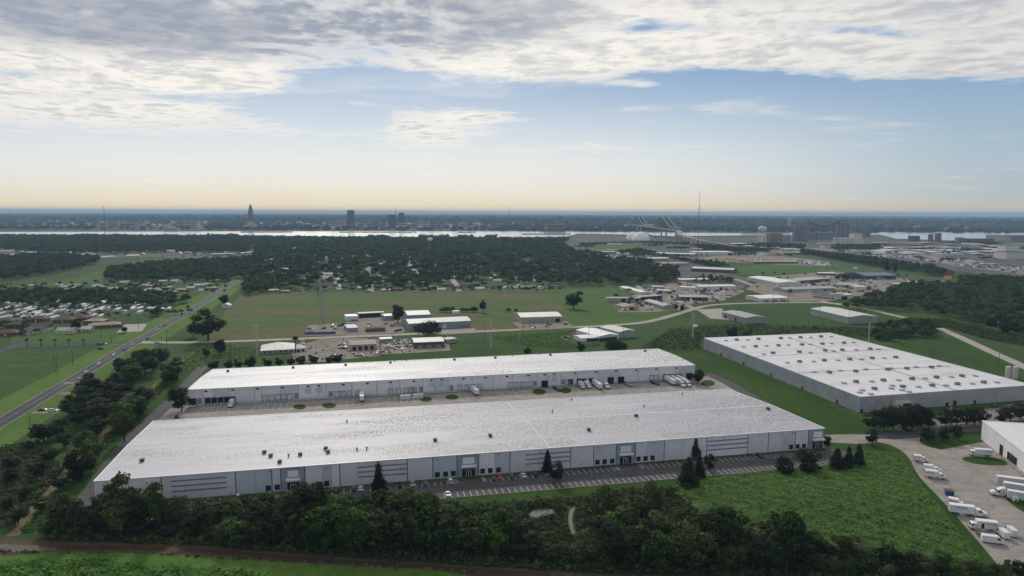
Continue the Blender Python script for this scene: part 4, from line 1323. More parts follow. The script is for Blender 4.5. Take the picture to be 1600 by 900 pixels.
shed('warehouse', 'long white-roofed warehouse with dark vertical bays', W_, (1168, 438), (1216, 447.5), 40, 6, 'gable', 'siding_white', 'roof_white', 1.6, D(12, 'grey', 4.4, .2, .4))
shed('warehouse', 'flat white-roofed block beside the shed lane', W_, (1188, 472), (1232, 470.5), 34, 4.8, 'gable', 'siding_white', 'roof_white', .9, D(3, 'grey', 2.6))
shed('metal_shed', 'grey roofed hall in the old plant left of the hedge', W_, (1002, 421), (1038, 421), 45, 6, 'gable', 'siding_grey', 'roof_grey', 2)
shed('metal_shed', 'pale long roof in the old plant', W_, (1015, 408), (1046, 407.5), 40, 6, 'gable', 'siding_grey', 'roof_pale', 2)
shed('metal_shed', 'tan roofed hall in the old plant', W_, (1032, 415.5), (1076, 415), 40, 5, 'gable', 'siding_grey', 'roof_tan', 2)
shed('metal_shed', 'white strip roof peeping out of the dark trees', W_, (980, 413), (996, 412.5), 12, 5, 'flat', 'siding_white', 'roof_white')
shed('warehouse', 'navy blue warehouse with slate roof beside two tall cypresses', W_, (1352, 437), (1400, 436.5), 62, 7, 'gable', 'siding_navy', 'roof_slate', 3.2, [('grey', .36, .52, .1, 5)], [('grey', .2, .32, .1, 5), ('grey', .5, .62, .1, 5), ('grey', .78, .9, .1, 5)])
shed('store', 'low grey-roofed store with a red fascia', W_, (1238, 444), (1298, 439), 34, 4.6, 'flat', 'siding_grey', 'roof_grey', op=[('trim', .12, .85, 3.4, 4.4)] + D(7, 'door', 3))
shed('warehouse', 'long grey metal warehouse beside the green plot', W_, (1226, 457), (1307, 454.5), 28, 4.4, 'gable', 'siding_green', 'roof_grey', 2)
shed('office_building', 'two-storey white office with dark window bands', W_, (1268, 464.5), (1306, 468.5), 22, 6.4, 'flat', 'siding_white', 'roof_charcoal', op=D(8, 'band', 2.4, .6, .75) + D(8, 'band', 5.2, 3.8, .6))
shed('warehouse', 'pale hall with one dark door joined to the two-storey office', W_, (1306.5, 468.3), (1334, 466.5), 24, 5.6, 'gable', 'siding_white', 'roof_pale', 1.2, [('door', .3, .62, .05, 4)])
shed('warehouse', 'plain grey hall behind the two-storey office', W_, (1302, 449), (1336, 452), 34, 5.4, 'gable', 'siding_grey', 'roof_grey', 1.6)
shed('metal_shed', 'small bright white shed behind the office hall', W_, (1336, 453.5), (1352, 453.5), 14, 5.6, 'gable', 'siding_white', 'roof_white', 1)
shed('metal_shed', 'white-roofed shelter behind the red-trimmed store', W_, (1278, 430), (1305, 430.5), 18, 4, 'gable', 'siding_dark', 'roof_white', .8)
shed('metal_shed', 'tan low shed between the grey halls', W_, (1308, 456), (1326, 456), 12, 3.6, 'flat', 'tan', 'roof_tan')
shed('warehouse', 'low pale warehouse behind the ribbed warehouse, gabled end towards the poles', W_, (1266, 491.5), (1325, 506), 36, 7.2, 'gable', 'siding_green', 'roof_pale', 2.0, [('grey', .3, .34, .2, 3), ('grey', .55, .58, .2, 3)])
shed('truck_stop', 'white canopy shed by the advertising sign', W_, (1416, 444), (1440, 446), 16, 4.4, 'gable', 'siding_white', 'roof_white', 1)
shed('truck_stop', 'grey flat shed left of the advertising sign', W_, (1390, 447), (1412, 449), 14, 4.4, 'flat', 'siding_grey', 'roof_pale')
shed('office_building', 'grey strip building with dark bays beyond the green field', W_, (1175, 412), (1250, 412), 24, 5, 'flat', 'siding_grey', 'roof_grey', op=D(14, 'door', 3.4))
shed('gas_station', 'white row of buildings at the end of the pale green field', W_, (162, 405), (182, 404), 20, 6, 'flat', 'siding_white', 'roof_white', op=D(7, 'grey', 4.4, .4, .5))
shed('store', 'white gabled store with red awning along the far left street', W_, (198, 402.5), (218, 402), 16, 5, 'gable', 'siding_white', 'roof_pale', 1.4, [('trim', .05, .95, 2.6, 3.4)])
shed('store', 'tall white store along the far left street', W_, (260, 396), (271, 396), 14, 9, 'flat', 'siding_white', 'roof_white', op=D(4, 'win', 5, 3, .4))
shed('school', 'long pale school roof at the far left edge', W_, (-10, 395), (20, 394.5), 25, 6, 'flat', 'siding_white', 'roof_pale')
shed('school', 'white long wing near the far left street', W_, (33, 398), (58, 397.5), 22, 6, 'flat', 'siding_white', 'roof_white')
shed('store', 'pale flat store behind the left woods', W_, (80, 402), (102, 401.5), 18, 5, 'flat', 'siding_white', 'roof_pale')
shed('store', 'long grey roofed store right of the far street', W_, (330, 400), (368, 399), 22, 5, 'flat', 'siding_grey', 'roof_grey')
shed('substation_hut', 'tiny white hut with yard beside the white steel pole', W_, (1084, 513), (1090, 513), 4, 2.6, 'flat', 'siding_white', 'roof_white')

# blue tarp fence, blue trucks
for nm, lb, a, b, h_ in (('fence', 'low blue sheet-metal fence along the tow yard front', (476, 523), (525, 522), 2.4), ('fence', 'short blue fence behind the tow yard', (527, 510), (556, 508.5), 2.2), ('fence', 'blue corner fence beside the compound drive', (616, 519), (628, 516.5), 2.2)):
    p, q = P(*a), P(*b)
    e = q - p
    rt_ = empty(nm, p, math.atan2(e.y, e.x), lb, 'fence')
    n = max(3, int(e.length / 3))
    for i in range(n):
        MB().box(i * e.length / n + .04, (i + 1) * e.length / n - .04, -.04, .04, .1, h_ + random.uniform(-.1, .1)).build('fence_panel', 'tarp_blue', rt_)
        MB().box(i * e.length / n - .06, i * e.length / n + .06, .045, .16, 0, h_ + .1).build('fence_post', 'steel_dark', rt_)

# ---- houses, built once per kind and copied
def house_proto(kind, w, d, h, roofm, wallm, rise, style):
    root = empty('house' if kind != 'trailer' else 'mobile_home', (0, 0, 0))
    mb = MB().box(-w / 2, w / 2, -d / 2, d / 2, 0, h)
    mb.build('wall', wallm, root)
    r = MB()
    o = .45 if kind != 'trailer' else .12
    W2, D2 = w / 2 + o, d / 2 + o
    if style == 'hip':
        q = D2
        A_, B_, C_, D_ = (-W2, -D2, h), (W2, -D2, h), (W2, D2, h), (-W2, D2, h)
        E1, E2 = (-W2 + q, 0, h + rise), (W2 - q, 0, h + rise)
        for f in ([A_, B_, E2, E1], [B_, C_, E2], [C_, D_, E1, E2], [D_, A_, E1], [D_, C_, B_, A_]):
            r.face(f)
    else:
        for sgn in (-1, 1):
            r.face([(-W2, sgn * D2, h - .1), (W2, sgn * D2, h - .1), (W2, 0, h + rise), (-W2, 0, h + rise)][::(1 if sgn < 0 else -1)])
        r.face([(-W2, -D2, h - .1), (-W2, 0, h + rise), (-W2, D2, h - .1)]); r.face([(W2, -D2, h - .1), (W2, D2, h - .1), (W2, 0, h + rise)])
        r.face([(-W2, D2, h - .1), (W2, D2, h - .1), (W2, -D2, h - .1), (-W2, -D2, h - .1)])
    r.build('roof', roofm, root)
    for sgn in (-1, 1):
        for fx in (-.34, -.12, .14, .36):
            MB().box(fx * w - .5, fx * w + .5, min(sgn * (d / 2 + .01), sgn * (d / 2 + .06)), max(sgn * (d / 2 + .01), sgn * (d / 2 + .06)), .9, 2.0).build('window', 'glass', root)
    MB().box(-.5, .45, -d / 2 - .06, -d / 2 - .01, .05, 2.1).build('door', 'frame_white', root)
    return remember(root)


HP = {'brown': house_proto('house', 17, 11, 2.9, 'roof_brown', 'brick', 2.6, 'hip'), 'char': house_proto('house', 16, 11, 2.9, 'roof_charcoal', 'siding_white', 2.6, 'gable'),
      'grey': house_proto('house', 15, 10, 2.9, 'roof_grey', 'siding_white', 2.2, 'gable'), 'tan': house_proto('house', 18, 10, 2.9, 'roof_tan', 'brick', 2.0, 'hip'),
      'pale': house_proto('house', 14, 9, 2.9, 'trailer_roof', 'tan', 1.8, 'gable'), 'trailer': house_proto('trailer', 18, 5, 3.3, 'trailer_roof', 'siding_white', .55, 'gable')}
used = set()
HOUSE_AT = []


def place_house(kind, px, rz, label, group, sc=1.0):
    HOUSE_AT.append(P(*px))
    o = HP[kind] if kind not in used else copy_tree(HP[kind])
    used.add(kind)
    o.location = P(*px)
    o.rotation_euler = (0, 0, rz)
    o.scale = (sc, sc, sc)
    tag(o, label, 'house' if kind != 'trailer' else 'mobile home', group)
    return o


hdir = (P(300, 484) - P(250, 513))
ha = math.atan2(hdir.y, hdir.x)
row = [(3, 492), (14, 487), (27, 487.5), (36, 491), (48, 487), (59, 490), (66, 495), (86, 489), (97, 487), (108, 488), (122, 488), (136, 485), (146, 488), (158, 486), (172, 484), (184, 486), (198, 488), (207, 485), (218, 490), (233, 484), (243, 483), (255, 485), (8, 498), (22, 497), (31, 499), (44, 499), (76, 495), (84, 499), (134, 494), (146, 495), (157, 496)] + [(random.uniform(0, 265), random.uniform(480, 487)) for _ in range(26)] + [(random.uniform(0, 60), random.uniform(488, 500)) for _ in range(10)]
for x, y in row:
    place_house('trailer', (x, y), ha + random.uniform(-.12, .12), 'white mobile home in the crowded trailer park at far left', 'mobile homes in the trailer park', random.uniform(.75, 1.0))
for x, y in [(random.uniform(0, 250), random.uniform(470, 480)) for _ in range(24)]:
    place_house(random.choice(['pale', 'grey', 'trailer']), (x, y), ha + random.uniform(-.3, .3), 'pale roof half hidden by the dark trees above the trailer park', 'pale roofs above the trailer park', .9)
for i, (kd, x, y, a, lb) in enumerate((('brown', 12, 524, .3, 'brown-roofed brick house nearest the curving side street'), ('char', 64, 516, .15, 'dark-roofed house with white gables by the meadow'), ('char', 52, 520, 1.2, 'dark-roofed garage wing beside the white-gabled house'),
                                      ('brown', 28, 511, .2, 'brown hip-roofed house behind the dark-roofed one'), ('grey', 106, 520, .05, 'small white carport house with a big tree at its side'), ('pale', 132, 518, .1, 'small white shed-like house beside the long brick building'),
                                      ('brown', 102, 503, .15, 'brown house between trailers and meadow'), ('brown', 60, 502, .2, 'brown house below the first trailer row'), ('brown', 8, 505, .3, 'brown house at the left edge under the trailers'),
                                      ('brown', 125, 500, .1, 'second brown house below the trailers'), ('tan', 150, 505, .05, 'house with a purple-grey roof above the long brick building'))):
    place_house(kd, (x, y), a, lb, 'houses by the meadow', 1.1)
shed('long_house', 'long tan-roofed brick building beside the concrete drive', 'house', (137, 514), (188, 511), 12, 3, 'hip', 'brick', 'roof_tan', 2.4, D(8, 'win', 2, .9, .35))
# houses along the highway and in the wooded neighbourhood
grp = 'houses in the wooded neighbourhood'
cnt = 0
spots = [(300, 452), (312, 448), (325, 446), (318, 456), (330, 452), (283, 455), (262, 451), (247, 447), (232, 445), (255, 441), (275, 441), (290, 436), (303, 432), (241, 454), (268, 458), (208, 446), (195, 443), (338, 440), (350, 436), (360, 432)]
for x, y in spots:
    place_house(random.choice(['grey', 'tan', 'pale', 'brown']), (x, y), random.uniform(-.3, .5), 'low house with a pale yard beside the upper stretch of highway', 'houses beside the upper highway', random.uniform(.8, 1.05))
for x, y in [(348, 475), (357, 479)]:
    pass
place_house('grey', (354, 480), ha, 'blue-grey roofed house behind the big roadside tree', None, 1.0)
near_row = [(428, 456), (445, 457), (470, 458), (507, 452), (520, 449), (545, 455), (560, 452), (575, 456), (603, 455), (620, 454), (650, 455), (663, 453), (676, 451), (690, 454), (702, 447), (712, 452), (735, 452), (742, 446), (750, 453), (768, 452), (778, 449), (790, 452), (803, 451), (812, 448), (822, 451), (833, 449), (845, 451), (855, 449), (866, 450), (872, 442)]
for x, y in near_row:
    place_house(random.choice(['grey', 'tan', 'pale', 'brown', 'char']), (x, y), random.choice([0, 1.57]) + random.uniform(-.15, .3), 'house in the front row facing the pasture under dark trees', 'houses along the pasture edge', random.uniform(.8, 1.0))
HOUSES = list(spots) + near_row
for i in range(205):
    x, y = random.uniform(395, 1010), random.uniform(392, 444)
    if x > 860 and y > 420: continue
    place_house(random.choice(['grey', 'pale', 'pale', 'grey', 'tan']), (x, y), random.choice([0, 1.57]) + random.uniform(-.15, .3), 'house roof glimpsed between the trees of the wooded neighbourhood', grp, random.uniform(.8, 1.1))
for i in range(46):
    x, y = random.uniform(0, 390), random.uniform(378, 400)
    place_house(random.choice(['grey', 'pale', 'pale']), (x, y), random.choice([0, 1.57]) + random.uniform(-.15, .3), 'distant house roof among the woods near the river at left', 'far houses at left', random.uniform(.9, 1.2))
for i in range(26):
    x, y = random.uniform(40, 250), random.uniform(447, 458)
    place_house(random.choice(['grey', 'pale', 'tan']), (x, y), random.uniform(-.3, .4), 'house between the pale green field and the dark left woods', 'houses below the pale green field', random.uniform(.8, 1.0))
for x, y in [(392 + i * 9 + random.uniform(-3, 3), 397 - i * .9) for i in range(9)]:
    place_house('pale', (x, y), random.uniform(0, .4), 'pale commercial roof in the small town centre clearing', 'town centre roofs', 1.5)

# ------------------------------------------------------------------ trees
def cards(cent, nrm, size, g):
    """leaf-spray faces: kite-shaped quads at cent facing nrm"""
    n = len(cent)
    nrm = nrm / np.linalg.norm(nrm, axis=1, keepdims=True)
    h = g.normal(size=(n, 3))
    a = np.cross(nrm, h)
    a /= np.linalg.norm(a, axis=1, keepdims=True)
    b = np.cross(nrm, a)
    s = (size * g.uniform(.55, 1.35, n))[:, None]
    v = np.empty((n, 4, 3))
    v[:, 0] = cent - a * s * .62
    v[:, 1] = cent - b * s * .42 * g.uniform(.6, 1.2, (n, 1)) + nrm * s * .08
    v[:, 2] = cent + a * s * .62
    v[:, 3] = cent + b * s * .42 * g.uniform(.6, 1.2, (n, 1)) - nrm * s * .12
    return v.reshape(-1, 3), np.arange(4 * n).reshape(n, 4)


def crown_clusters(seed, shape, h, r, k):
    """centres and radii of the foliage clumps of a tree of height h, crown radius r"""
    g = np.random.default_rng(seed)
    C, Rr = [], []
    if shape == 'cone':
        for i in range(k):
            t = (i + .5) / k
            z = h * (.12 + .86 * t)
            rr = r * (1 - t) ** .7 * .62
            a = i * 2.4 + g.uniform(-.6, .6)
            rr *= g.uniform(.6, 1.25)
            C.append((math.cos(a) * rr, math.sin(a) * rr, z))
            Rr.append(max(.5, r * (.56 - .34 * t) * g.uniform(.55, 1.3)))
    else:
        zc, hz = {'broad': (.53, .46), 'round': (.55, .44), 'oak': (.5, .42), 'loose': (.56, .42), 'tall': (.53, .46)}[shape]
        lean = g.uniform(-.12, .12, 2) * r
        for i in range(k):
            while True:
                p = g.uniform(-1, 1, 3)
                q = np.linalg.norm(p)
                if .35 < q < 1 and p[2] > -.95: break
            if shape == 'oak' and p[2] < -.2: p[2] *= .3
            p[:2] *= (1.0 if p[2] > 0 else 1 - .25 * abs(p[2]))
            C.append((p[0] * r * .8 + lean[0] * (p[2] + 1), p[1] * r * .8 + lean[1] * (p[2] + 1), h * (zc + hz * .86 * p[2])))
            Rr.append(r * g.uniform(.24, .42) * (1.0 if shape != 'loose' else .8))
    return np.array(C), np.array(Rr)


def tree_meshes(seed, shape, h, r, k, n, leaf, mat, trunk_h=None):
    g = np.random.default_rng(seed + 100)
    C, Rr = crown_clusters(seed, shape, h, r, k)
    w = Rr ** 2
    idx = g.choice(len(C), n, p=w / w.sum())
    d = g.normal(size=(n, 3))
    d[:, 2] = d[:, 2] * .9 + .25
    d /= np.linalg.norm(d, axis=1, keepdims=True)
    rad = Rr[idx] * g.uniform(.55, 1.12, n)
    cent = C[idx] + d * rad[:, None] * np.array([1, 1, .8])
    cent[:, 2] = np.maximum(cent[:, 2], h * .04)
    mid = C.mean(axis=0)
    out = (cent - mid)
    out /= np.linalg.norm(out, axis=1, keepdims=True) + 1e-6
    nr = d * .7 + out * .5 + g.normal(size=(n, 3)) * .38 + np.array([0, 0, .25])
    v, q = cards(cent, nr, leaf, g)
    crown = np_mesh('crown', v, q, mat)
    mb = MB()
    th = trunk_h or h * .55
    tr = h * .017 + .06
    pts = [Vector((0, 0, -.1)), Vector((g.uniform(-.2, .2), g.uniform(-.2, .2), th * .5)), Vector((g.uniform(-.4, .4), g.uniform(-.4, .4), th))]
    mb.tube(pts[0], pts[1], tr * 1.25, tr * .9, 7)
    mb.tube(pts[1], pts[2], tr * .9, tr * .45, 7)
    if shape != 'cone':
        for j in g.choice(len(C), min(7, len(C)), replace=False):
            b = pts[1].lerp(pts[2], g.uniform(0, .9))
            mb.tube(b, Vector(C[j]), tr * .4, tr * .12, 5)
    else:
        mb.tube(pts[2], Vector((0, 0, h * .95)), tr * .45, .04, 5)
    return crown, mb.mesh('trunk', 'bark')


def palm_meshes(seed, h):
    g = np.random.default_rng(seed)
    mb = MB()
    n = 22
    V, Q = [], []
    for i in range(n):
        a = 2 * math.pi * i / n * 2.618
        el = g.uniform(-.3, 1.1)
        L_ = h * .26
        prev = Vector((0, 0, h))
        dr = Vector((math.cos(a) * math.cos(el), math.sin(a) * math.cos(el), math.sin(el)))
        sd_ = Vector((-math.sin(a), math.cos(a), 0))
        for s_ in range(4):
            nx_ = prev + dr * L_ / 4
            dr = (dr + Vector((0, 0, -.28))).normalized()
            w = L_ * (.3, .4, .36, .2)[s_]
            w2 = L_ * (.4, .36, .2, .04)[s_]
            b = len(V)
            V += [prev - sd_ * w, prev + sd_ * w, nx_ + sd_ * w2, nx_ - sd_ * w2]
            Q.append((b, b + 1, b + 2, b + 3))
            prev = nx_
    cr_ = np_mesh('crown', np.array([tuple(v) for v in V]), np.array(Q), 'palm_leaf')
    mb.tube((0, 0, -.1), (0, 0, h), h * .035, h * .026, 8)
    return cr_, mb.mesh('trunk', 'bark')


TREES = {}
for i in range(6):
    TREES['broad%d' % i] = tree_meshes(10 + i, ['broad', 'tall', 'loose'][i % 3], 15, 5.0 + .5 * (i % 3), 30, 2300, .8, ['leaf', 'leaf_mid', 'leaf', 'leaf_yellow', 'leaf_mid', 'leaf_dark'][i])
for i in range(3):
    TREES['dark%d' % i] = tree_meshes(30 + i, 'broad', 13, 5.2, 26, 1300, 1.0, 'leaf_dark')
for i in range(2):
    TREES['round%d' % i] = tree_meshes(40 + i, 'round', 8, 3.6, 22, 1300, .55, 'leaf_dark')
for i in range(2):
    TREES['cone%d' % i] = tree_meshes(50 + i, 'cone', 12, 3.6, 60, 2900, .62, 'needle', 8)
TREES['narrow0'] = tree_meshes(55, 'cone', 12, 2.2, 40, 1300, .5, 'needle', 8)
TREES['oak0'] = tree_meshes(60, 'oak', 10, 9.5, 40, 2600, .9, 'leaf_dark', 5)
for i in range(3):
    TREES['bush%d' % i] = tree_meshes(70 + i, 'oak', 4, 3.0, 16, 620, .6, 'scrub', 1.4)
TREES['palm0'] = palm_meshes(5, 8)
NOM = {'broad': 15, 'dark': 13, 'round': 8, 'cone': 12, 'narrow': 12, 'oak': 10, 'bush': 4, 'palm': 8}


def tree(kind, loc, h, label, group=None, name=None, wide=1.0):
    base = ''.join(c for c in kind if not c.isdigit())
    if kind == base:
        kind = random.choice([q for q in TREES if ''.join(c for c in q if not c.isdigit()) == base])
    crown, trunk = TREES[kind]
    s = h / NOM[base]
    nm = name or {'palm': 'palm_tree', 'cone': 'conifer_tree', 'narrow': 'conifer_tree', 'bush': 'shrub', 'oak': 'oak_tree'}.get(base, 'tree')
    root = empty(nm, loc, random.uniform(0, 6.28), label, 'shrub' if base == 'bush' else 'tree', group)
    root.scale = (s * wide * random.uniform(.92, 1.08), s * wide * random.uniform(.92, 1.08), s)
    link('crown', crown, root)
    link('trunk', trunk, root)
    return root


def ptree(kind, x, yb, yt, label, group=None, wide=1.0):
    """tree standing at pixel (x, yb) whose top reaches row yt"""
    return tree(kind, P(x, yb), height(x, yb, yt), label, group, wide=wide)


# ---- single trees one can point to
for kd, x, yb, yt, w, lb in (
    ('cone0', 592, 774, 724, .85, 'dark conifer at the left end of the near parking lot'), ('cone1', 855, 742, 703, .75, 'taller conifer of the pair in the middle parking bay'), ('round0', 871, 754, 721, .85, 'rounder tree just right of the middle parking conifer'),
    ('cone0', 1086, 716, 685, .95, 'conifer close to the near warehouse wall at right'), ('cone1', 1075, 764, 715, 1.05, 'broad cone-shaped conifer at the parking edge'), ('cone0', 1092, 749, 710, .8, 'conifer behind the broad cone-shaped one'),
    ('round1', 1110, 735, 709, .9, 'small round tree right of the cone-shaped conifers'), ('round0', 1224, 745, 711, 1.15, 'round dark tree left of the big bushy one by the lawn'), ('round1', 1266, 742, 704, 1.5, 'big bushy tree near the right end of the parking lot'),
    ('cone1', 1307, 737, 700, 1.15, 'leftmost conifer of the three on the lawn corner'), ('cone0', 1325, 734, 698, .9, 'middle conifer of the three on the lawn corner'), ('cone0', 1341, 729, 694, 1.05, 'rightmost conifer of the three on the lawn corner'),
    ('round0', 1363, 695, 670, 1.0, 'lone round tree at the drive entrance'), ('round1', 1292, 699, 681, 1.0, 'small tree hiding the right corner entrance'),
    ('round1', 284, 642, 604, 1.1, 'round dark tree at the left end of the middle warehouse'), ('round0', 1090, 600, 577, 1.1, 'round tree at the right end of the middle warehouse'),
    ('dark0', 896, 482, 452, 1.25, 'big dark tree standing alone in the hay field'), ('broad0', 325, 532, 478, 1.35, 'large tree beside the highway crossing'), ('dark1', 303, 527, 502, 1.1, 'dark tree left of the large highway tree'), ('dark2', 345, 553, 526, 1.0, 'dark tree beside the dirt ditch bend'),
    ('dark0', 322, 558, 543, 1.1, 'low dark tree left of the ditch-bend tree'), ('dark1', 755, 488, 468, .8, 'tree on the boundary of the pasture, above the white pole'), ('dark2', 621, 504, 472, .9, 'tall dark tree beside the blue tarp'), ('oak0', 666, 527, 503, 1.05, 'broad round oak hiding the blue warehouse front'),
    ('palm0', 462, 551, 528, 1.2, 'palm beside the hip-roofed office'), ('dark0', 392, 579, 553, .9, 'largest dark tree along the back of the middle warehouse roof'), ('dark0', 907, 552, 532, .9, 'dark tree behind the middle warehouse right of centre'), ('oak0', 965, 552, 530, .95, 'broad dark tree behind the middle warehouse near the pale sheds'),
    ('dark1', 825, 556, 542, 1.2, 'dark tree behind the middle warehouse ridge'), ('dark2', 1144, 536, 507, .75, 'small dark tree behind the ribbed warehouse left corner'), ('dark0', 1168, 535, 513, .9, 'second small dark tree behind the ribbed warehouse'), ('dark1', 1056, 492 - 6, 474, .9, 'small tree at the drive of the grey shed'), ('dark0', 1066, 487, 474, .8, 'second small tree at the drive of the grey shed'),
    ('narrow0', 1386, 424, 405, 1.6, 'left one of the two tall cypresses by the freeway'), ('narrow0', 1399, 426, 411, 1.3, 'right one of the two tall cypresses by the freeway'), ('dark1', 117, 519, 498, 1.0, 'dark tree beside the white carport house'), ('dark2', 243, 493, 479, 1.3, 'dark tree at the end of the trailer park'),
    ('dark0', 194, 520, 508, 1.2, 'low dark tree at the edge of the roadside lawn'), ('dark2', 350, 483 - 6, 458, 1.0, 'tree behind the blue-grey house'), ('bush0', 126, 410, 405, 1.6, 'lone shrub in the pale green field')):
    ptree(kd, x, yb, yt, lb, wide=w)
for i, x in enumerate((43, 64, 86, 108, 131)):
    ptree('palm0', x, 543 - .025 * (x - 43) - .4, 531, '%s small palm from the left in the boulevard row' % ('first second third fourth fifth'.split()[i]), 'palms along the boulevard', 1.5)
for x, yb, yt in ((1366, 672, 641), (1381, 672, 637), (1396, 671, 636), (1411, 671, 634), (1425, 670, 632), (1438, 669, 634), (1452, 668, 642)):
    ptree('round', x, yb, yt, 'dark round tree in the dense row before the ribbed warehouse corner', 'dense tree row at the ribbed warehouse', 1.25)
for x, yb, yt in ((1478, 667, 639), (1494, 666, 638), (1509, 665, 640), (1522, 664, 636), (1534, 663, 637)):
    ptree('round', x, yb, yt, 'dark round tree in the looser row along the ribbed warehouse front', 'looser tree row at the ribbed warehouse', 1.05)
for x, yb, yt in ((1447, 690, 665), (1475, 689, 667), (1497, 687, 665)):
    ptree('round', x, yb, yt, 'round tree on the lawn island below the dark drive', 'trees on the lawn island', 1.15)
for x, yb, yt in ((1562, 661, 640), (1578, 657, 634), (1594, 655, 629), (1607, 655, 628)):
    ptree('round', x, yb, yt, 'dark tree above the white warehouse roof at the right edge', 'trees at the right edge', 1.2)
for x in (335, 358, 372, 418, 436, 455, 470, 490, 515, 528):
    ptree('dark', x, 579 - .055 * (x - 335), 562 - .055 * (x - 335) + random.uniform(-2, 2), 'low dark round tree along the back edge of the middle warehouse', 'round trees behind the middle warehouse', 1.25)
for x in (690, 697, 705, 723, 729, 738, 742, 793, 806):
    ptree('bush', x, 489 - .01 * x + 6, 480 + random.uniform(-2, 2), 'small dark shrub in the row along the pasture boundary', 'shrub row along the pasture')

# ---- the belt along the bayou
def belt_y(x):
    return float(np.interp(x, (60, 250, 500, 800, 1000, 1200, 1400, 1600), (838, 842, 860, 878, 890, 898, 903, 908)))


tops = ((60, 800), (100, 772), (140, 770), (190, 745), (240, 765), (330, 775), (400, 775), (480, 760), (560, 768), (640, 762), (700, 778), (780, 788), (812, 800), (830, 812), (880, 830), (900, 832), (922, 800), (960, 775), (1010, 775), (1060, 790), (1120, 790), (1180, 812), (1230, 800), (1300, 830), (1400, 850), (1500, 868), (1600, 880))
tx, ty = [t[0] for t in tops], [t[1] for t in tops]
x = 78.0
nb = 0
while x < 1625:
    for row, (dy, th_) in enumerate(((-2, .0), (-17, .0), (-33, .0), (-48, 0.0))):
        if row == 3 and not (330 < x < 700 or x > 930 and x < 1120): continue
        if row >= 2 and x < 170: continue
        if row >= 2 and x > 1180: continue
        if row >= 1 and x > 1500: continue
        xx = x + random.uniform(-9, 9) + row * 6
        yb = belt_y(xx) + dy + random.uniform(-5, 3)
        yt = float(np.interp(xx, tx, ty)) + (16, 8, 3, 0)[row] + random.uniform(-6, 14)
        if row == 0: yt += random.uniform(4, 24) * (0 if 870 < xx < 915 else 1)
        yt = min(yt, yb - 26)
        if 790 < xx < 1060 and row >= 2: continue
        if 865 < xx < 918 and row == 1: continue
        h = height(xx, yb, yt)
        g_ = P(xx, yb)
        if min((abs((g_ - o_).length) for o_ in BELT), default=9) < 3.0 if (BELT := globals().setdefault('BELT', [])) else False: continue
        BELT.append(g_)
        tree(random.choice(['broad0', 'broad1', 'broad2', 'broad3', 'broad4', 'broad5', 'broad2', 'broad1']), g_, min(h, 23), 'leafy tree in the dense dark belt along the bayou', 'trees of the belt along the bayou', wide=random.uniform(1.0, 1.3) * (1 if h > 11 else 1.3))
        nb += 1
    x += 22
for kd, x, yb, yt, w, lb in (('broad3', 190, 834, 741, .9, 'tallest yellow-green tree in front of the near warehouse corner'), ('broad3', 250, 830, 752, .8, 'thin-topped tree right of the tallest corner tree'), ('broad4', 105, 836, 765, 1.0, 'leftmost big tree of the bayou belt'), ('broad2', 485, 838, 750, 1.0, 'tall tree rising to the second entrance bay'), ('broad3', 640, 840, 758, 1.0, 'sunlit tree reaching the parking edge'), ('broad3', 945, 838, 755, .9, 'light green tree beside the grass strip'), ('broad3', 1015, 822, 748, 1.0, 'bright bushy tree at the edge of the weedy slope'), ('broad2', 1228, 900, 793, .75, 'slender tree standing out of the belt at right'), ('broad2', 1135, 880, 785, .8, 'bare-branched tree beside the weedy slope'), ('broad5', 1385, 925, 850, 1.1, 'dark rounded tree at the bottom right'), ('broad3', 1385, 940, 882, 1.0, 'light green tree top at the bottom edge')):
    ptree(kd, x, yb, yt, lb, wide=w)

# ---- the row along the dirt ditch on the left
line = [(62, 800), (40, 780), (90, 765), (60, 745), (112, 735), (80, 720), (130, 705), (100, 698), (150, 682), (118, 672), (165, 660), (135, 655), (150, 640), (180, 640), (195, 622), (165, 625), (205, 605), (180, 606), (215, 592), (195, 592), (228, 585), (210, 578), (240, 580), (222, 570), (190, 580), (250, 570), (236, 566), (270, 592), (262, 600), (212, 640), (204, 655), (196, 668), (188, 676), (140, 720), (120, 752), (30, 820), (10, 800), (15, 760), (45, 705), (70, 690), (20, 730), (90, 680), (110, 650), (125, 630), (140, 618)]
for x, y in line:
    kd = random.choice(['broad0', 'broad1', 'broad5', 'dark0', 'dark1', 'broad4'])
    small = y > 690 and x < 130
    tree(kd, P(x + random.uniform(-3, 3), y + random.uniform(-3, 3)), random.uniform(5, 8) if small else random.uniform(10, 16), 'dark leafy tree in the row between highway and dirt ditch', 'trees of the ditch row', wide=random.uniform(1.25, 1.6))
for x, yb, yt in ((271, 600, 570), (128, 750, 697), (142, 738, 702), (195, 690, 640), (216, 655, 616)):
    ptree('broad', x, yb, yt, 'taller tree at the ditch edge of the left row', 'taller trees at the ditch edge')

# ---- the right woods: front trees as things
def in_poly(x, y, poly):
    c = False
    for i in range(len(poly)):
        (x0, y0), (x1, y1) = poly[i], poly[i - 1]
        if (y0 > y) != (y1 > y) and x < (x1 - x0) * (y - y0) / (y1 - y0) + x0: c = not c
    return c


def scatter(poly, spacing, jitter=.45, avoid=()):
    """points on the ground inside a pixel polygon, about spacing metres apart"""
    w = [P(a, b) for a, b in poly]
    x0, x1 = min(p.x for p in w), max(p.x for p in w)
    y0, y1 = min(p.y for p in w), max(p.y for p in w)
    pl_ = [(p.x, p.y) for p in w]
    out = []
    y = y0
    while y < y1:
        x = x0
        while x < x1:
            q = (x + random.uniform(-jitter, jitter) * spacing, y + random.uniform(-jitter, jitter) * spacing)
            if in_poly(q[0], q[1], pl_): out.append(q)
            x += spacing
        y += spacing
    return out


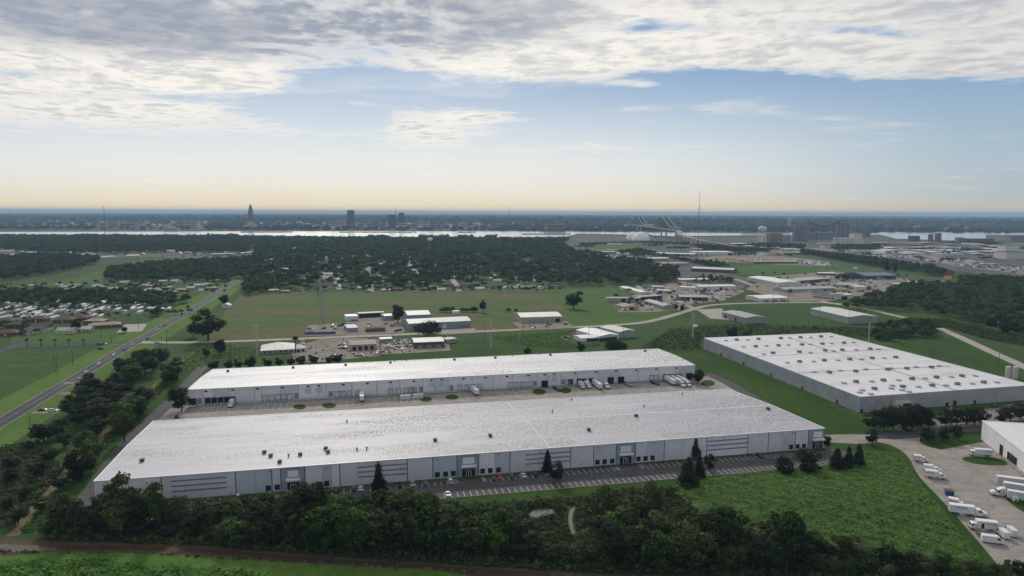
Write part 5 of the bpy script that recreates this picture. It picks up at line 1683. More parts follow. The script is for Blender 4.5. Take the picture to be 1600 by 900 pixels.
def far_tree_data(spots, hr, k, size, g, squat=1.0):
    """many lobed crowns as one set of faces; tint per tree"""
    n, m = len(spots), 7
    h = g.uniform(hr[0], hr[1], n)
    r = h * g.uniform(.36, .56, n) * squat
    ld = g.normal(size=(n, m, 3))
    ld /= np.linalg.norm(ld, axis=2, keepdims=True)
    ld[..., 2] = np.abs(ld[..., 2]) * .9 - .25
    lr = g.uniform(.42, .62, (n, m))
    pick = g.integers(0, m, (n, k))
    ii = np.arange(n)[:, None]
    d = g.normal(size=(n, k, 3))
    d[..., 2] = np.abs(d[..., 2]) * .95 - .2
    d /= np.linalg.norm(d, axis=2, keepdims=True)
    off = ld[ii, pick] * .55 + d * lr[ii, pick][..., None]
    c = np.empty((n, k, 3))
    sp_a = np.array(spots)
    c[..., 0] = sp_a[:, None, 0] + off[..., 0] * r[:, None]
    c[..., 1] = sp_a[:, None, 1] + off[..., 1] * r[:, None]
    c[..., 2] = np.maximum(h[:, None] * .52 + off[..., 2] * h[:, None] * .48, .5)
    v, q = cards(c.reshape(-1, 3), (d + np.array([0, 0, .15]) + g.normal(size=d.shape) * .2).reshape(-1, 3), np.repeat(size * np.sqrt(r / 5), k), g)
    tint = np.repeat(g.uniform(0, 1, n), k)
    return v, q, tint


RW = [(1318, 484), (1350, 470), (1375, 462), (1410, 452), (1430, 447), (1480, 449), (1540, 447), (1620, 440), (1700, 445), (1700, 540), (1620, 528), (1570, 522), (1520, 508), (1480, 497), (1440, 490), (1390, 487), (1345, 486)]
rw = scatter(RW, 12.5)
random.shuffle(rw)
rw.sort(key=lambda q: q[1])
for q in rw[:45]:
    tree(random.choice(['dark0', 'dark1', 'dark2', 'broad0', 'broad5']), Vector((q[0], q[1], 0)), random.uniform(9, 15), 'dark tree at the front of the right-hand woods', 'front trees of the right woods', wide=random.uniform(1.1, 1.4))
mid_spots = list(rw[45:])
for poly in ([(1355, 533), (1362, 517), (1385, 507), (1420, 503), (1455, 512), (1470, 522), (1440, 530), (1395, 533)],):
    for q in scatter(poly, 12.5):
        tree(random.choice(['bush', 'bush', 'dark']), Vector((q[0], q[1], 0)), random.uniform(5, 9), 'bushy tree in the thicket behind the ribbed warehouse', 'thicket behind the ribbed warehouse', wide=1.3)

# ---- stuff: the wooded neighbourhood, hedges, far shore
STREETS = [smooth_path(s_, 0, 4) for s_ in ([(572, 392), (571, 402), (573, 412), (575, 420), (578, 445)], [(640, 414), (650, 424), (655, 432)], [(520, 392), (510, 400), (508, 404)], [(505, 425), (525, 440), (530, 452)], [(400, 420), (425, 405), (440, 396)], [(718, 454), (712, 444), (706, 436)], [(640, 398), (642, 412)])]
OPEN = [p for s_ in STREETS for p in s_]


def clear(q, hd=7.0):
    return all((q[0] - p.x) ** 2 + (q[1] - p.y) ** 2 > 11 ** 2 for p in OPEN)


g = np.random.default_rng(3)
VV, QQ, TT = [], [], []


def add(spots, hr, k, size, squat=1.0):
    if not spots: return
    v, q, t = far_tree_data(spots, hr, k, size, g, squat)
    QQ.append(q + sum(len(a) for a in VV))
    VV.append(v)
    TT.append(t)


W1 = [(392, 418), (415, 452), (440, 455), (470, 455), (560, 452), (640, 452), (700, 451), (760, 449), (870, 447), (960, 447), (1005, 446), (1045, 437), (1062, 425), (1010, 412), (960, 405), (900, 395), (880, 383), (700, 378), (400, 379)]
sp1 = [q for q in scatter(W1, 16.5) if clear(q)]
hl_ = [(P(x_, y_).x, P(x_, y_).y) for x_, y_ in near_row]
ho = np.array([(p.x, p.y) for p in HOUSE_AT])
sp1 = [q for q in sp1 if random.random() < .15 or ((ho[:, 0] - q[0]) ** 2 + ((ho[:, 1] - 7 - q[1]) * .7) ** 2).min() > 13 ** 2]
sp1.sort(key=lambda q: q[1])
glade = [(random.choice(sp1), random.uniform(14, 30)) for _ in range(150)]
cut = [q for q in sp1 if all((q[0] - c[0]) ** 2 + (q[1] - c[1]) ** 2 > r_ * r_ for c, r_ in glade)]
add([q for q in cut if q[1] < 1400], (8, 19), 280, 1.5, 1.1)
add([q for q in cut if q[1] >= 1400], (8, 18), 110, 2.3, 1.15)
for poly, dens, hr in (([(0, 371), (380, 372), (395, 378), (390, 396), (250, 395), (120, 397), (0, 393), (-60, 393), (-60, 371)], 15, (8, 15)),
                       ([(-60, 408), (0, 405), (60, 400), (110, 402), (150, 404), (160, 408), (140, 416), (110, 423), (60, 433), (0, 440), (-60, 445)], 13, (9, 16)),
                       ([(165, 438), (168, 424), (200, 418), (260, 412), (330, 409), (400, 405), (412, 420), (395, 440), (370, 436), (330, 442), (280, 436), (230, 443), (190, 440)], 12, (8, 15)),
                       ([(-60, 472), (0, 458), (60, 458), (140, 460), (210, 460), (280, 468), (300, 474), (240, 482), (150, 480), (60, 481), (-60, 480)], 11, (7, 14)),
                       ([(380, 452), (383, 432), (400, 424), (415, 440), (425, 456), (405, 462), (385, 464)], 11, (9, 16)),
                       ([(1060, 408), (1030, 402), (1085, 409), (1130, 413), (1140, 418), (1110, 419)], 10, (6, 10)),
                       ([(1250, 394), (1300, 399), (1400, 412), (1440, 420), (1425, 426), (1330, 411), (1250, 397)], 10, (9, 15)),
                       ([(1440, 420), (1470, 425), (1490, 434), (1440, 430)], 10, (10, 17)),
                       ([(1490, 436), (1540, 436), (1620, 441), (1620, 452), (1560, 450), (1500, 444)], 12, (8, 14)),
                       ([(1085, 385), (1150, 388), (1205, 393), (1190, 397), (1100, 393)], 13, (8, 14)),
                       ([(1200, 382), (1260, 385), (1255, 392), (1195, 388)], 13, (8, 13)), ([(1300, 386), (1375, 384), (1380, 391), (1300, 392)], 13, (8, 13)),
                       ([(965, 395), (1000, 390), (1025, 396), (1000, 402)], 12, (6, 11)), ([(905, 382), (1020, 379), (1075, 381), (1080, 384), (1000, 380.5), (905, 385)], 14, (6, 11)),
                       ([(1055, 440), (1100, 433), (1145, 438), (1150, 444), (1110, 442)], 10, (4, 8)), ([(1010, 446), (1040, 430), (1063, 430), (1058, 440), (1030, 447)], 11, (7, 13)),
                       ([(1300, 436), (1330, 432), (1345, 438), (1320, 441)], 11, (5, 10)), ([(890, 375), (880, 379), (600, 379), (300, 376), (-60, 375), (-60, 370.8), (300, 371.5), (600, 375), (880, 375)], 12, (8, 20))):
    add([q for q in scatter(poly, dens) if clear(q)], hr, 150 if dens < 14 else 80, 1.9 if dens < 14 else 2.6)
for x0_, x1_ in ((-10, 18), (120, 196), (326, 372), (574, 608), (655, 700), (716, 738), (760, 775)):
    add([(P(x_, y_).x, P(x_, y_).y) for x_, y_ in [(random.uniform(x0_, x1_), random.uniform(372, 375) + (1.5 if x0_ > 400 else 0)) for _ in range(int((x1_ - x0_) * 1.3))]], (16, 27), 90, 2.4)
for _ in range(46):
    cx0, cy0 = random.uniform(900, 1600), random.uniform(381, 410)
    if cy0 > 402 and cx0 < 1350: continue
    w_ = random.uniform(8, 30)
    add(scatter([(cx0 - w_, cy0), (cx0, cy0 - 1.2), (cx0 + w_, cy0), (cx0, cy0 + 1.2)], 13), (5, 11), 90, 2.2)
add([(P(x_, y_).x, P(x_, y_).y) for x_, y_ in [(random.uniform(0, 300), random.uniform(481, 500)) for _ in range(60)] + [(random.uniform(0, 60), random.uniform(500, 525)) for _ in range(22)] + [(random.uniform(190, 360), random.uniform(434, 462)) for _ in range(70)] + [(random.uniform(420, 880), random.uniform(450, 457)) for _ in range(80)]
     + [(random.uniform(0, 260), random.uniform(444, 460)) for _ in range(60)] + [(random.uniform(0, 390), random.uniform(394, 404)) for _ in range(60)] + [(random.uniform(1180, 1420), random.uniform(428, 462)) for _ in range(36)] + [(random.uniform(960, 1130), random.uniform(440, 480)) for _ in range(26)]], (4, 9), 160, 1.2)
add(mid_spots, (8, 15), 260, 1.4)
wm = np_mesh('distant_woods', np.concatenate(VV), np.concatenate(QQ), 'wood_mass', np.concatenate(TT))
tag(link('distant_woods', wm), 'dark woods and neighbourhood tree cover filling the middle distance', 'woods', kind='stuff')

# far shore tree cover, thinning to the horizon
g = np.random.default_rng(9)
n = 19000
rr = 3900 + (30000 - 3900) * g.uniform(0, 1, n) ** 1.7
aa = g.uniform(-.72, .72, n)
fs = np.stack([rr * np.sin(aa), rr * np.cos(aa)], 1)
band = P(800, 361.5).y
fs = fs[fs[:, 1] > band + 60]
px_ = 800 + F * fs[:, 0] / fs[:, 1]
town = ((px_ > 500) & (px_ < 780) | (px_ > 150) & (px_ < 320)) & (fs[:, 1] < 7600)
fs = fs[~town | (g.uniform(0, 1, len(fs)) < .25)]
VV, QQ, TT = [], [], []
near_m = fs[:, 1] < 7000
add([tuple(q) for q in fs[near_m]], (8, 15), 14, 13.0, 2.6)
add([tuple(q) for q in fs[~near_m]], (10, 18), 8, 30.0, 6.0)
wm = np_mesh('far_shore_woods', np.concatenate(VV), np.concatenate(QQ), 'wood_mass', np.concatenate(TT))
tag(link('far_shore_woods', wm), 'hazy tree cover beyond the river up to the horizon', 'woods', kind='stuff')

# ---- stuff: weeds on the slope, scrub, underbrush
def tufts(name, poly, n, hr, wr, mat, label, hump=None, keep_out=()):
    g = np.random.default_rng(sum(map(ord, name)) % 1000 + 5)
    w = [P(a, b) for a, b in poly]
    pl_ = [(p.x, p.y) for p in w]
    x0, x1 = min(p.x for p in w), max(p.x for p in w)
    y0, y1 = min(p.y for p in w), max(p.y for p in w)
    outs = [[(P(a, b).x, P(a, b).y) for a, b in o_] for o_ in keep_out]
    pts = []
    while len(pts) < n:
        q = (random.uniform(x0, x1), random.uniform(y0, y1))
        if in_poly(q[0], q[1], pl_) and not any(in_poly(q[0], q[1], o_) for o_ in outs): pts.append(q)
    pts = np.array(pts)
    z = np.zeros(n)
    if hump: z = hump(pts)
    clump = .5 + .5 * np.sin(pts[:, 0] * .45 + 1.3 * np.sin(pts[:, 1] * .21)) * np.sin(pts[:, 1] * .6 + pts[:, 0] * .13)
    h = g.uniform(hr[0], hr[1], n) * (.45 + .9 * clump)
    c = np.stack([pts[:, 0], pts[:, 1], z + h * g.uniform(.35, .9, n)], 1)
    nr = g.normal(size=(n, 3)) * .38 + np.array([0, -.1, 1.0])
    v, q = cards(c, nr, g.uniform(wr[0], wr[1], n) * (.7 + .5 * clump), g)
    return tag(link(name, np_mesh(name, v, q, mat)), label, 'weeds', kind='stuff')


slope = [(1056, 775), (1100, 752), (1200, 742), (1265, 735), (1320, 722), (1352, 706), (1385, 706), (1412, 722), (1430, 748), (1448, 778), (1478, 815), (1505, 845), (1540, 885), (1500, 905), (1300, 900), (1180, 860), (1100, 815)]
cx_, cy_ = P(1300, 790).x, P(1300, 790).y
hump = lambda p: 4.2 * np.exp(-(((p[:, 0] - cx_) / 62) ** 2 + ((p[:, 1] - cy_) / 30) ** 2)) - .1
# the ground of the slope itself
wpl = [P(a, b) for a, b in slope]
mb = MB()
xs0, xs1, ys0, ys1 = min(p.x for p in wpl), max(p.x for p in wpl), min(p.y for p in wpl), max(p.y for p in wpl)
pl_ = [(p.x, p.y) for p in wpl]
nx_, ny_ = 70, 50
for i in range(nx_):
    for j in range(ny_):
        c4 = [(xs0 + (xs1 - xs0) * (i + a) / nx_, ys0 + (ys1 - ys0) * (j + b) / ny_) for a, b in ((0, 0), (1, 0), (1, 1), (0, 1))]
        if all(in_poly(a, b, pl_) for a, b in c4):
            z = hump(np.array(c4))
            mb.face([(a, b, .15 + max(0, zz) ) for (a, b), zz in zip(c4, z)])
tag(mb.build('weedy_mound', 'weed_ground', smooth=True), 'low mound under the bright weeds at lower right', 'mound', kind='structure')
tufts('tall_weeds', slope, 60000, (.25, 1.0), (.5, 1.05), 'weed', 'bright green rank weeds covering the slope at lower right', hump)
tufts('pond_scrub', [(640, 800), (800, 787), (850, 784), (900, 779), (1000, 766), (1060, 768), (1100, 815), (1050, 840), (900, 850), (700, 825)], 14000, (.5, 3.2), (.7, 1.5), 'scrub', 'tangled scrub between the belt and the grass strip', None, [[(824, 808), (830, 796), (862, 794), (870, 804), (838, 812)], [(886, 790), (902, 790), (897, 812), (902, 840), (890, 840), (885, 812)]])
tufts('left_scrub', [(-60, 850), (20, 820), (60, 780), (100, 735), (60, 690), (0, 700), (-60, 740)], 9000, (.5, 2.6), (.8, 1.6), 'scrub', 'tangled scrub at the lower left corner')
tufts('belt_undergrowth', [(60, 845), (300, 853), (500, 868), (700, 882), (900, 895), (1200, 905), (1600, 915), (1600, 890), (1200, 850), (900, 840), (500, 815), (150, 815)], 16000, (.5, 3.0), (.9, 1.8), 'scrub', 'undergrowth at the foot of the bayou belt')
tufts('bank_shrubs', [(-60, 905), (-40, 890), (60, 878), (150, 874), (230, 885), (330, 888), (420, 895), (430, 930), (-60, 940)], 9000, (.5, 2.2), (.6, 1.3), 'weed', 'leafy ground cover along the bottom edge at left')
tufts('meadow_scrub', [(1000, 545), (1050, 515), (1130, 508), (1240, 510), (1330, 512), (1400, 520), (1350, 530), (1290, 520), (1100, 530), (1090, 548)], 6500, (.3, 3.4), (.9, 2.2), 'scrub', 'rough scrub behind the ribbed warehouse')
tufts('crop_rows', [(770, 527), (900, 516), (940, 540), (900, 545), (820, 540)], 7000, (.3, 1.2), (.8, 1.6), 'weed', 'leafy rows on the plot behind the middle warehouse')
tufts('ditch_weeds', [(30, 830), (110, 745), (150, 700), (215, 635), (255, 598), (262, 604), (225, 640), (160, 708), (120, 752), (50, 835)], 2500, (.3, 1.2), (.6, 1.2), 'scrub', 'weeds hanging over the dirt ditch')
tufts('ditch_scrub', [(255, 600), (300, 545), (330, 538), (420, 545), (400, 560), (330, 568), (290, 585)], 2500, (.3, 1.1), (.8, 1.5), 'weed', 'rough grass between the ditch and the middle warehouse')
tufts('right_scrub', [(1395, 503), (1420, 497), (1480, 500), (1540, 515), (1620, 530), (1620, 545), (1540, 530), (1480, 512)], 8000, (.4, 2.2), (1.0, 2.0), 'scrub', 'scrub at the foot of the right-hand woods')
tufts('bed_shrubs', [(160, 800), (160, 795), (1262, 703), (1262, 706)], 1400, (.4, 1.0), (.5, .9), 'scrub', 'clipped shrubs in the bed along the near warehouse wall')

# ------------------------------------------------------------------ vehicles
mb = MB(); mb.tube((0, -.11, 0), (0, .11, 0), .34, n=12)
TYRE = mb.mesh('wheel', 'tyre')
mb = MB(); mb.tube((0, -.125, 0), (0, .125, 0), .2, n=8)
RIM = mb.mesh('rim', 'rim')


def wheel(root, x, y, r):
    o = link('wheel', TYRE, root, (x, y, r))
    s = r / .34
    o.scale = (s, s * (1.0 if r < .4 else 1.6), s)
    link('rim', RIM, o)


def car(kind='sedan', paint='car_white', L=4.7, W=1.84):
    root = empty('car' if kind != 'pickup' else 'pickup_truck', (0, 0, 0))
    h = {'sedan': 1.45, 'suv': 1.75, 'pickup': 1.85}[kind]
    b = .68 * h
    lo = [(-L / 2, .35), (-L / 2, .55), (-L / 2 + .05, b * .93), (-L * .34, b), (L * .22, b), (L * .42, b * .9), (L / 2 - .04, b * .74), (L / 2, .5), (L / 2 - .1, .3), (-L / 2 + .1, .28)]
    MB().prism(lo, -W / 2, W / 2).build('body', paint, root)
    roofs = {'sedan': (-.36, -.2, .06, .24), 'suv': (-.48, -.42, .1, .26), 'pickup': (-.08, -.05, .14, .27)}[kind]
    c = [L * q for q in roofs]
    g_ = MB()
    w0, w1 = W / 2 - .06, W / 2 - .24
    bot = [(c[0], -w0, b - .02), (c[3], -w0, b - .02), (c[3], w0, b - .02), (c[0], w0, b - .02)]
    top = [(c[1], -w1, h - .05), (c[2], -w1, h - .05), (c[2], w1, h - .05), (c[1], w1, h - .05)]
    for i in range(4):
        j = (i + 1) % 4
        g_.face([bot[i], bot[j], top[j], top[i]])
    g_.build('windows', 'glass', root)
    MB().box(c[1] - .03, c[2] + .03, -w1 - .03, w1 + .03, h - .06, h).build('roof', paint, root)
    if kind == 'pickup':
        MB().box(-L / 2 + .12, c[0] - .05, -W / 2 + .12, W / 2 - .12, b + .004, b + .03).build('bed', 'chassis', root)
    for x in (-L * .31, L * .31):
        for y in (-W / 2 + .08, W / 2 - .08):
            wheel(root, x, y, .34)
    for y in (-W * .36, W * .36):
        MB().box(L / 2 - .1, L / 2 + .01, y - .18, y + .18, .56, .7).build('headlight', 'lamp_glass', root)
        MB().box(-L / 2 - .015, -L / 2 + .05, y - .18, y + .18, .6, .78).build('taillight', 'lamp_red', root)
    return remember(root)


PROTO = {}
for pn in ('white', 'silver', 'grey', 'dark', 'red', 'blue'):
    for kd in ('sedan', 'suv', 'pickup'):
        if kd == 'pickup' and pn in ('silver', 'red', 'blue'): continue
        PROTO[kd, pn] = car(kd, 'car_' + pn, {'sedan': 4.7, 'suv': 4.8, 'pickup': 5.7}[kd])
fresh = set(PROTO)
NUSED = {}


def put(key, loc, rz, label, group=None, cat=None, sc=1.0):
    o = PROTO[key]
    if key in NUSED: o = copy_tree(o)
    NUSED[key] = 1
    o.location = loc
    o.rotation_euler = (0, 0, rz)
    o.scale = (sc, sc, sc)
    tag(o, label, cat or ('pickup' if 'pickup' in key else 'car'), group)
    return o


# cars on the highway and streets
def road_dir(x, y):
    p = P(x, y)
    i = min(range(1, len(HW) - 1), key=lambda j: (HW[j].x - p.x) ** 2 + (HW[j].y - p.y) ** 2)
    d = HW[i + 1] - HW[i - 1]
    return math.atan2(d.y, d.x)


for kd, pn, x, y, flip, lb in (('sedan', 'white', 246, 516, 1, 'white car on the highway just beyond the crossing'), ('suv', 'dark', 257, 509, 1, 'black SUV ahead of the white car beyond the crossing'), ('sedan', 'white', 208, 539, 1, 'white car entering the highway crossing'), ('suv', 'grey', 194, 547, 1, 'dark SUV just before the highway crossing'),
                               ('suv', 'white', 178, 556, 1, 'white SUV second behind the crossing'), ('suv', 'white', 155, 570, 1, 'white car in the middle of the highway queue'), ('sedan', 'white', 135, 582, 1, 'white car last in the highway queue'), ('sedan', 'silver', 125, 593, 0, 'small silver car near the gravel driveways'), ('sedan', 'white', 272, 497, 0, 'pale car further up the highway'), ('sedan', 'silver', 180, 541, 0, 'silver car waiting at the boulevard end'), ('suv', 'dark', 231, 530, 0, 'dark car turning right of the crossing')):
    p = P(x, y)
    put((kd, pn), (p.x, p.y, .14), road_dir(x, y) + (math.pi if flip else 0), lb)
for kd, pn, x, y, rz, lb in (('pickup', 'white', 246, 536.5, .05, 'white pickup on the side street right of the crossing'), ('sedan', 'dark', 66, 642, .2, 'black car on the gravel pad by the highway'), ('suv', 'white', 83, 643.5, .2, 'white SUV on the gravel pad by the highway'), ('sedan', 'dark', 155, 538.5, .1, 'dark car on the palm boulevard'), ('sedan', 'dark', 162, 538.3, .1, 'second dark car on the palm boulevard'), ('suv', 'dark', 158, 546, .3, 'dark car parked on the verge below the boulevard'),
                             ('sedan', 'dark', 276, 653, 1.9, 'black car on the lane left of the middle warehouse'), ('sedan', 'white', 300, 637, .6, 'white car at the left end of the middle warehouse docks'), ('sedan', 'dark', 1419, 673.5, .15, 'black car on the dark drive under the round trees'), ('suv', 'dark', 1555, 637, .3, 'dark vehicle by the ribbed warehouse front'), ('suv', 'white', 1490, 642, .2, 'white car by the ribbed warehouse front')):
    p = P(x, y)
    put((kd, pn), (p.x, p.y, .2), rz, lb)


# cars in the near lot
def lot_car(x, row, kd, pn, lb):
    a = s_on(N.A, N.B, x)
    o = 5.6 if row == 0 else 19.2
    a = 1 + (round((a - 1 - 1.375) / 2.75) + .5) * 2.75
    p = N.A + N.ex * a + N.n * o
    put((kd, pn), (p.x, p.y, .21), fa + (math.pi / 2 if row == 0 else -math.pi / 2) + (math.pi if random.random() < .3 else 0), lb)


for x, row, kd, pn, lb in ((368, 0, 'suv', 'white', 'white SUV parked by the left striped bay'), (324, 0, 'sedan', 'red', 'dark red car parked far left before the near warehouse'), (493, 0, 'suv', 'red', 'red SUV parked right of the first entrance'), (513, 0, 'sedan', 'dark', 'black car next to the red SUV of the first entrance'), (526, 0, 'suv', 'silver', 'silver SUV parked in front of the plain panel'), (549, 0, 'suv', 'grey', 'grey SUV parked before the second striped bay'), (605, 0, 'suv', 'dark', 'dark SUV right of the parking-lot conifer'), (621, 0, 'pickup', 'dark', 'dark pickup right of the dark SUV'),
                           (698, 0, 'suv', 'white', 'white SUV left of the second entrance'), (766, 0, 'sedan', 'dark', 'black car left of the bright red one'), (778, 0, 'sedan', 'red', 'bright red car right of the second entrance'), (797, 0, 'suv', 'grey', 'dark grey SUV right of the bright red car'), (829, 0, 'suv', 'dark', 'black SUV before the third striped bay'), (846, 0, 'sedan', 'silver', 'silver car half hidden by the parking conifers'), (455, 0, 'suv', 'silver', 'silver SUV before the first entrance bay'), (410, 0, 'sedan', 'grey', 'grey car left of the first entrance bay'), (562, 0, 'sedan', 'white', 'white car left of the parking-lot conifer'), (638, 0, 'suv', 'silver', 'silver SUV right of the dark pickup'), (660, 0, 'sedan', 'grey', 'grey car midway between the second striped bay and second entrance'), (812, 0, 'sedan', 'white', 'white car between the dark grey SUV and black SUV'), (1180, 0, 'suv', 'dark', 'black SUV near the right end of the parking lot'), (696, 1, 'sedan', 'white', 'white car alone in the outer parking row')):
    lot_car(x, row, kd, pn, lb)
# parked cars of the repair yards, as individuals
for i in range(58):
    poly = [[(458, 563), (462, 558), (594, 549), (594, 556)], [(528, 548), (528, 536), (546, 535), (546, 548)], [(478, 520), (486, 510), (542, 506), (542, 521)], [(563, 512), (563, 500), (600, 498), (622, 512)], [(872, 532), (905, 520), (918, 519), (905, 530)], [(816, 513), (816, 507), (888, 506), (888, 511)]][(0, 0, 1, 1, 2, 2, 3, 4, 5, 5)[i % 10]]
    while True:
        x, y = random.uniform(min(p[0] for p in poly), max(p[0] for p in poly)), random.uniform(min(p[1] for p in poly), max(p[1] for p in poly))
        if in_poly(x, y, poly): break
    p = P(x, y)
    put(random.choice([k_ for k_ in PROTO if k_[1] in ('white', 'silver', 'grey', 'dark')]), (p.x, p.y, .19), random.uniform(0, 6.28), 'car parked in the industrial yards behind the middle warehouse', 'cars parked in the industrial yards')
for i in range(7):
    p = P(470 + i * .9 * random.uniform(.9, 1.1) + 20 * 0 + (i % 2) * 1, 533 + i * 2.2)
    put(('suv' if i % 2 else 'sedan', random.choice(['white', 'silver', 'grey'])), (p.x, p.y, .2), .2 + random.uniform(-.1, .1), 'car in the short row beside the hip-roofed office', 'cars beside the hip-roofed office')
FW_L, FW_R = strips(FWP, 34)
for i, (j, sd_, pn) in enumerate(((8, 0, 'white'), (20, 1, 'silver'), (31, 0, 'white'), (38, 1, 'grey'), (44, 0, 'white'), (27, 1, 'dark'), (14, 1, 'white'))):
    p = (FW_L, FW_R)[sd_][j]
    d = FWP[j + 1] - FWP[j]
    put(('suv', pn), (p.x, p.y, .14), math.atan2(d.y, d.x), 'car on the distant freeway', 'cars on the distant freeway')


# ---- trucks
LET = text_mesh('WILMAR', .95, 'letter_blue', .01)


def lettering(root, x, y, z, sgn, s=1.0, me=None):
    o = link('lettering', me or LET, root, (x, y, z))
    o.rotation_euler = (R(90), 0, 0 if sgn < 0 else math.pi)
    o.scale = (s, s, s)


def cab_mesh(root, x0, l, w, h, nose, paint='car_white'):
    """cab from x0 forward: nose = length of the bonnet (0 = cab-over)"""
    x1 = x0 + l
    hb = 1.0 + (h - 1.0) * .38
    if nose:
        poly = [(x0, .75), (x0, h), (x0 + (l - nose) * .72, h), (x0 + (l - nose), hb + .35), (x1 - .25, hb + .05), (x1, hb - .35), (x1, .6), (x0 + l * .5, .55)]
    else:
        poly = [(x0, .75), (x0, h), (x0 + l * .62, h), (x0 + l * .8, h - .25), (x1, hb + .1), (x1, .6), (x0 + l * .5, .55)]
    MB().prism(poly, -w / 2, w / 2).build('cab', paint, root)
    if nose:
        a, b = (x0 + (l - nose) * .74, h - .1), (x0 + (l - nose) + .02, hb + .42)
    else:
        a, b = (x0 + l * .82, h - .3), (x1 - .02, hb + .18)
    g_ = MB()
    g_.face([(b[0] + .02, -w * .44, b[1]), (b[0] + .02, w * .44, b[1]), (a[0] + .03, w * .42, a[1]), (a[0] + .03, -w * .42, a[1])])
    g_.build('windscreen', 'glass', root)
    for y in (-w / 2 - .01, w / 2 + .01):
        q = [(x0 + (l - nose) * .35, hb + .15), (b[0] - .18, hb + .15), (a[0] - .12, h - .3), (x0 + (l - nose) * .35, h - .3)]
        MB().face([(p_[0], y, p_[1]) for p_ in q]).build('side_window', 'glass', root)
    MB().box(x1 - .06, x1 + .1, -w / 2, w / 2, .45, .8).build('bumper', 'chassis', root)
    for y in (-w * .38, w * .38):
        MB().box(x1 - .05, x1 + .015, y - .2, y + .2, hb - .55, hb - .3).build('headlight', 'lamp_glass', root)


def box_truck(loc, rz, label, L=8.5, text=0, nose=1.1, boxh=3.6, w=2.45, name='box_truck', cat='truck', z=.2, door=False):
    root = empty(name, (loc.x, loc.y, z), rz, label, cat)
    cl = 2.0 + nose
    bl = L - cl - .15
    MB().box(-L / 2, L / 2 - .6, -.45, .45, .5, .85).build('chassis', 'chassis', root)
    bx = MB().box(-L / 2, -L / 2 + bl, -w / 2, w / 2, 1.0, boxh).build('cargo_box', 'truck_box', root)
    MB().box(-L / 2 - .02, -L / 2 + bl + .02, -w / 2 - .02, w / 2 + .02, boxh, boxh + .06).build('box_roof', 'car_white', bx)
    MB().box(-L / 2 - .05, -L / 2 - .01, -w / 2 + .12, w / 2 - .12, 1.1, boxh - .15).build('rear_door', 'trailer_grey', bx)
    if door:
        for y in (-w / 2 - .03, w / 2 + .005):
            MB().box(-L / 2 + bl * .66, -L / 2 + bl * .8, y, y + .025, 1.1, 3.0).build('side_door', 'dark_opening', bx)
    cab_mesh(root, L / 2 - cl, cl, w * .94, 2.55 if nose else 2.75, nose)
    for x in (-L * .27, L / 2 - (cl * .42 if nose else cl * .5)):
        for y in (-w * .42, w * .42):
            wheel(root, x, y, .48)
    if text:
        for sg in (-1, 1):
            lettering(root, -L / 2 + bl * (.5 if text == 1 else .3), sg * (w / 2 + .03), boxh - 1.25, sg, text if text < 1 else 1)
    return root


def trailer(loc, rz, label, L=14.5, h=4.05, w=2.6, mat='trailer_grey', z=.2, text=0):
    root = empty('semi_trailer', (loc.x, loc.y, z), rz, label, 'trailer')
    b = MB().box(-L / 2, L / 2, -w / 2, w / 2, 1.2, h).build('trailer_body', mat, root)
    MB().box(-L / 2 - .02, L / 2 + .02, -w / 2 - .02, w / 2 + .02, h, h + .07).build('trailer_roof', 'car_white', b)
    MB().box(-L / 2 - .05, -L / 2 - .01, -w / 2 + .1, w / 2 - .1, 1.25, h - .1).build('rear_door', 'truck_box', b)
    MB().box(-L / 2 + .3, L / 2 - 2, -.5, .5, .8, 1.2).build('chassis', 'chassis', root)
    for x in (-L / 2 + 1.6, -L / 2 + 2.9):
        for y in (-1.05, 1.05):
            wheel(root, x, y, .5)
    for y in (-.8, .8):
        MB().box(L / 2 - 3.2, L / 2 - 3.0, y - .1, y + .1, .05, 1.2).build('landing_leg', 'chassis', root)
    if text:
        for sg in (-1, 1):
            lettering(root, -L / 2 + L * .45, sg * (w / 2 + .02), 2.9, sg, 1.15)
    return root


def tractor(loc, rz, label, sleeper=True, z=.2):
    root = empty('truck_tractor', (loc.x, loc.y, z), rz, label, 'truck')
    L = 7.2
    MB().box(-L / 2, L / 2 - .5, -.45, .45, .55, .95).build('chassis', 'chassis', root)
    cab_mesh(root, -.6, L / 2 + .6, 2.4, 2.9, 1.7)
    if sleeper:
        MB().prism([(-1.7, .8), (-1.7, 3.7), (-.3, 3.75), (.8, 2.95), (.8, .8)], -1.2, 1.2).build('sleeper', 'car_white', root)
    for x in (-L * .42, -L * .25, L * .32):
        for y in (-1.0, 1.0):
            wheel(root, x, y, .5)
    for y in (-1.25, 1.25):
        MB().tube((-.9, y, .9), (-.9, y, 3.4), .1, n=6).build('exhaust_pipe', 'rim', root)
    MB().lathe([(.6, .96), (.6, 1.1)], 10, -L * .33, 0).build('fifth_wheel', 'chassis', root)
    return root


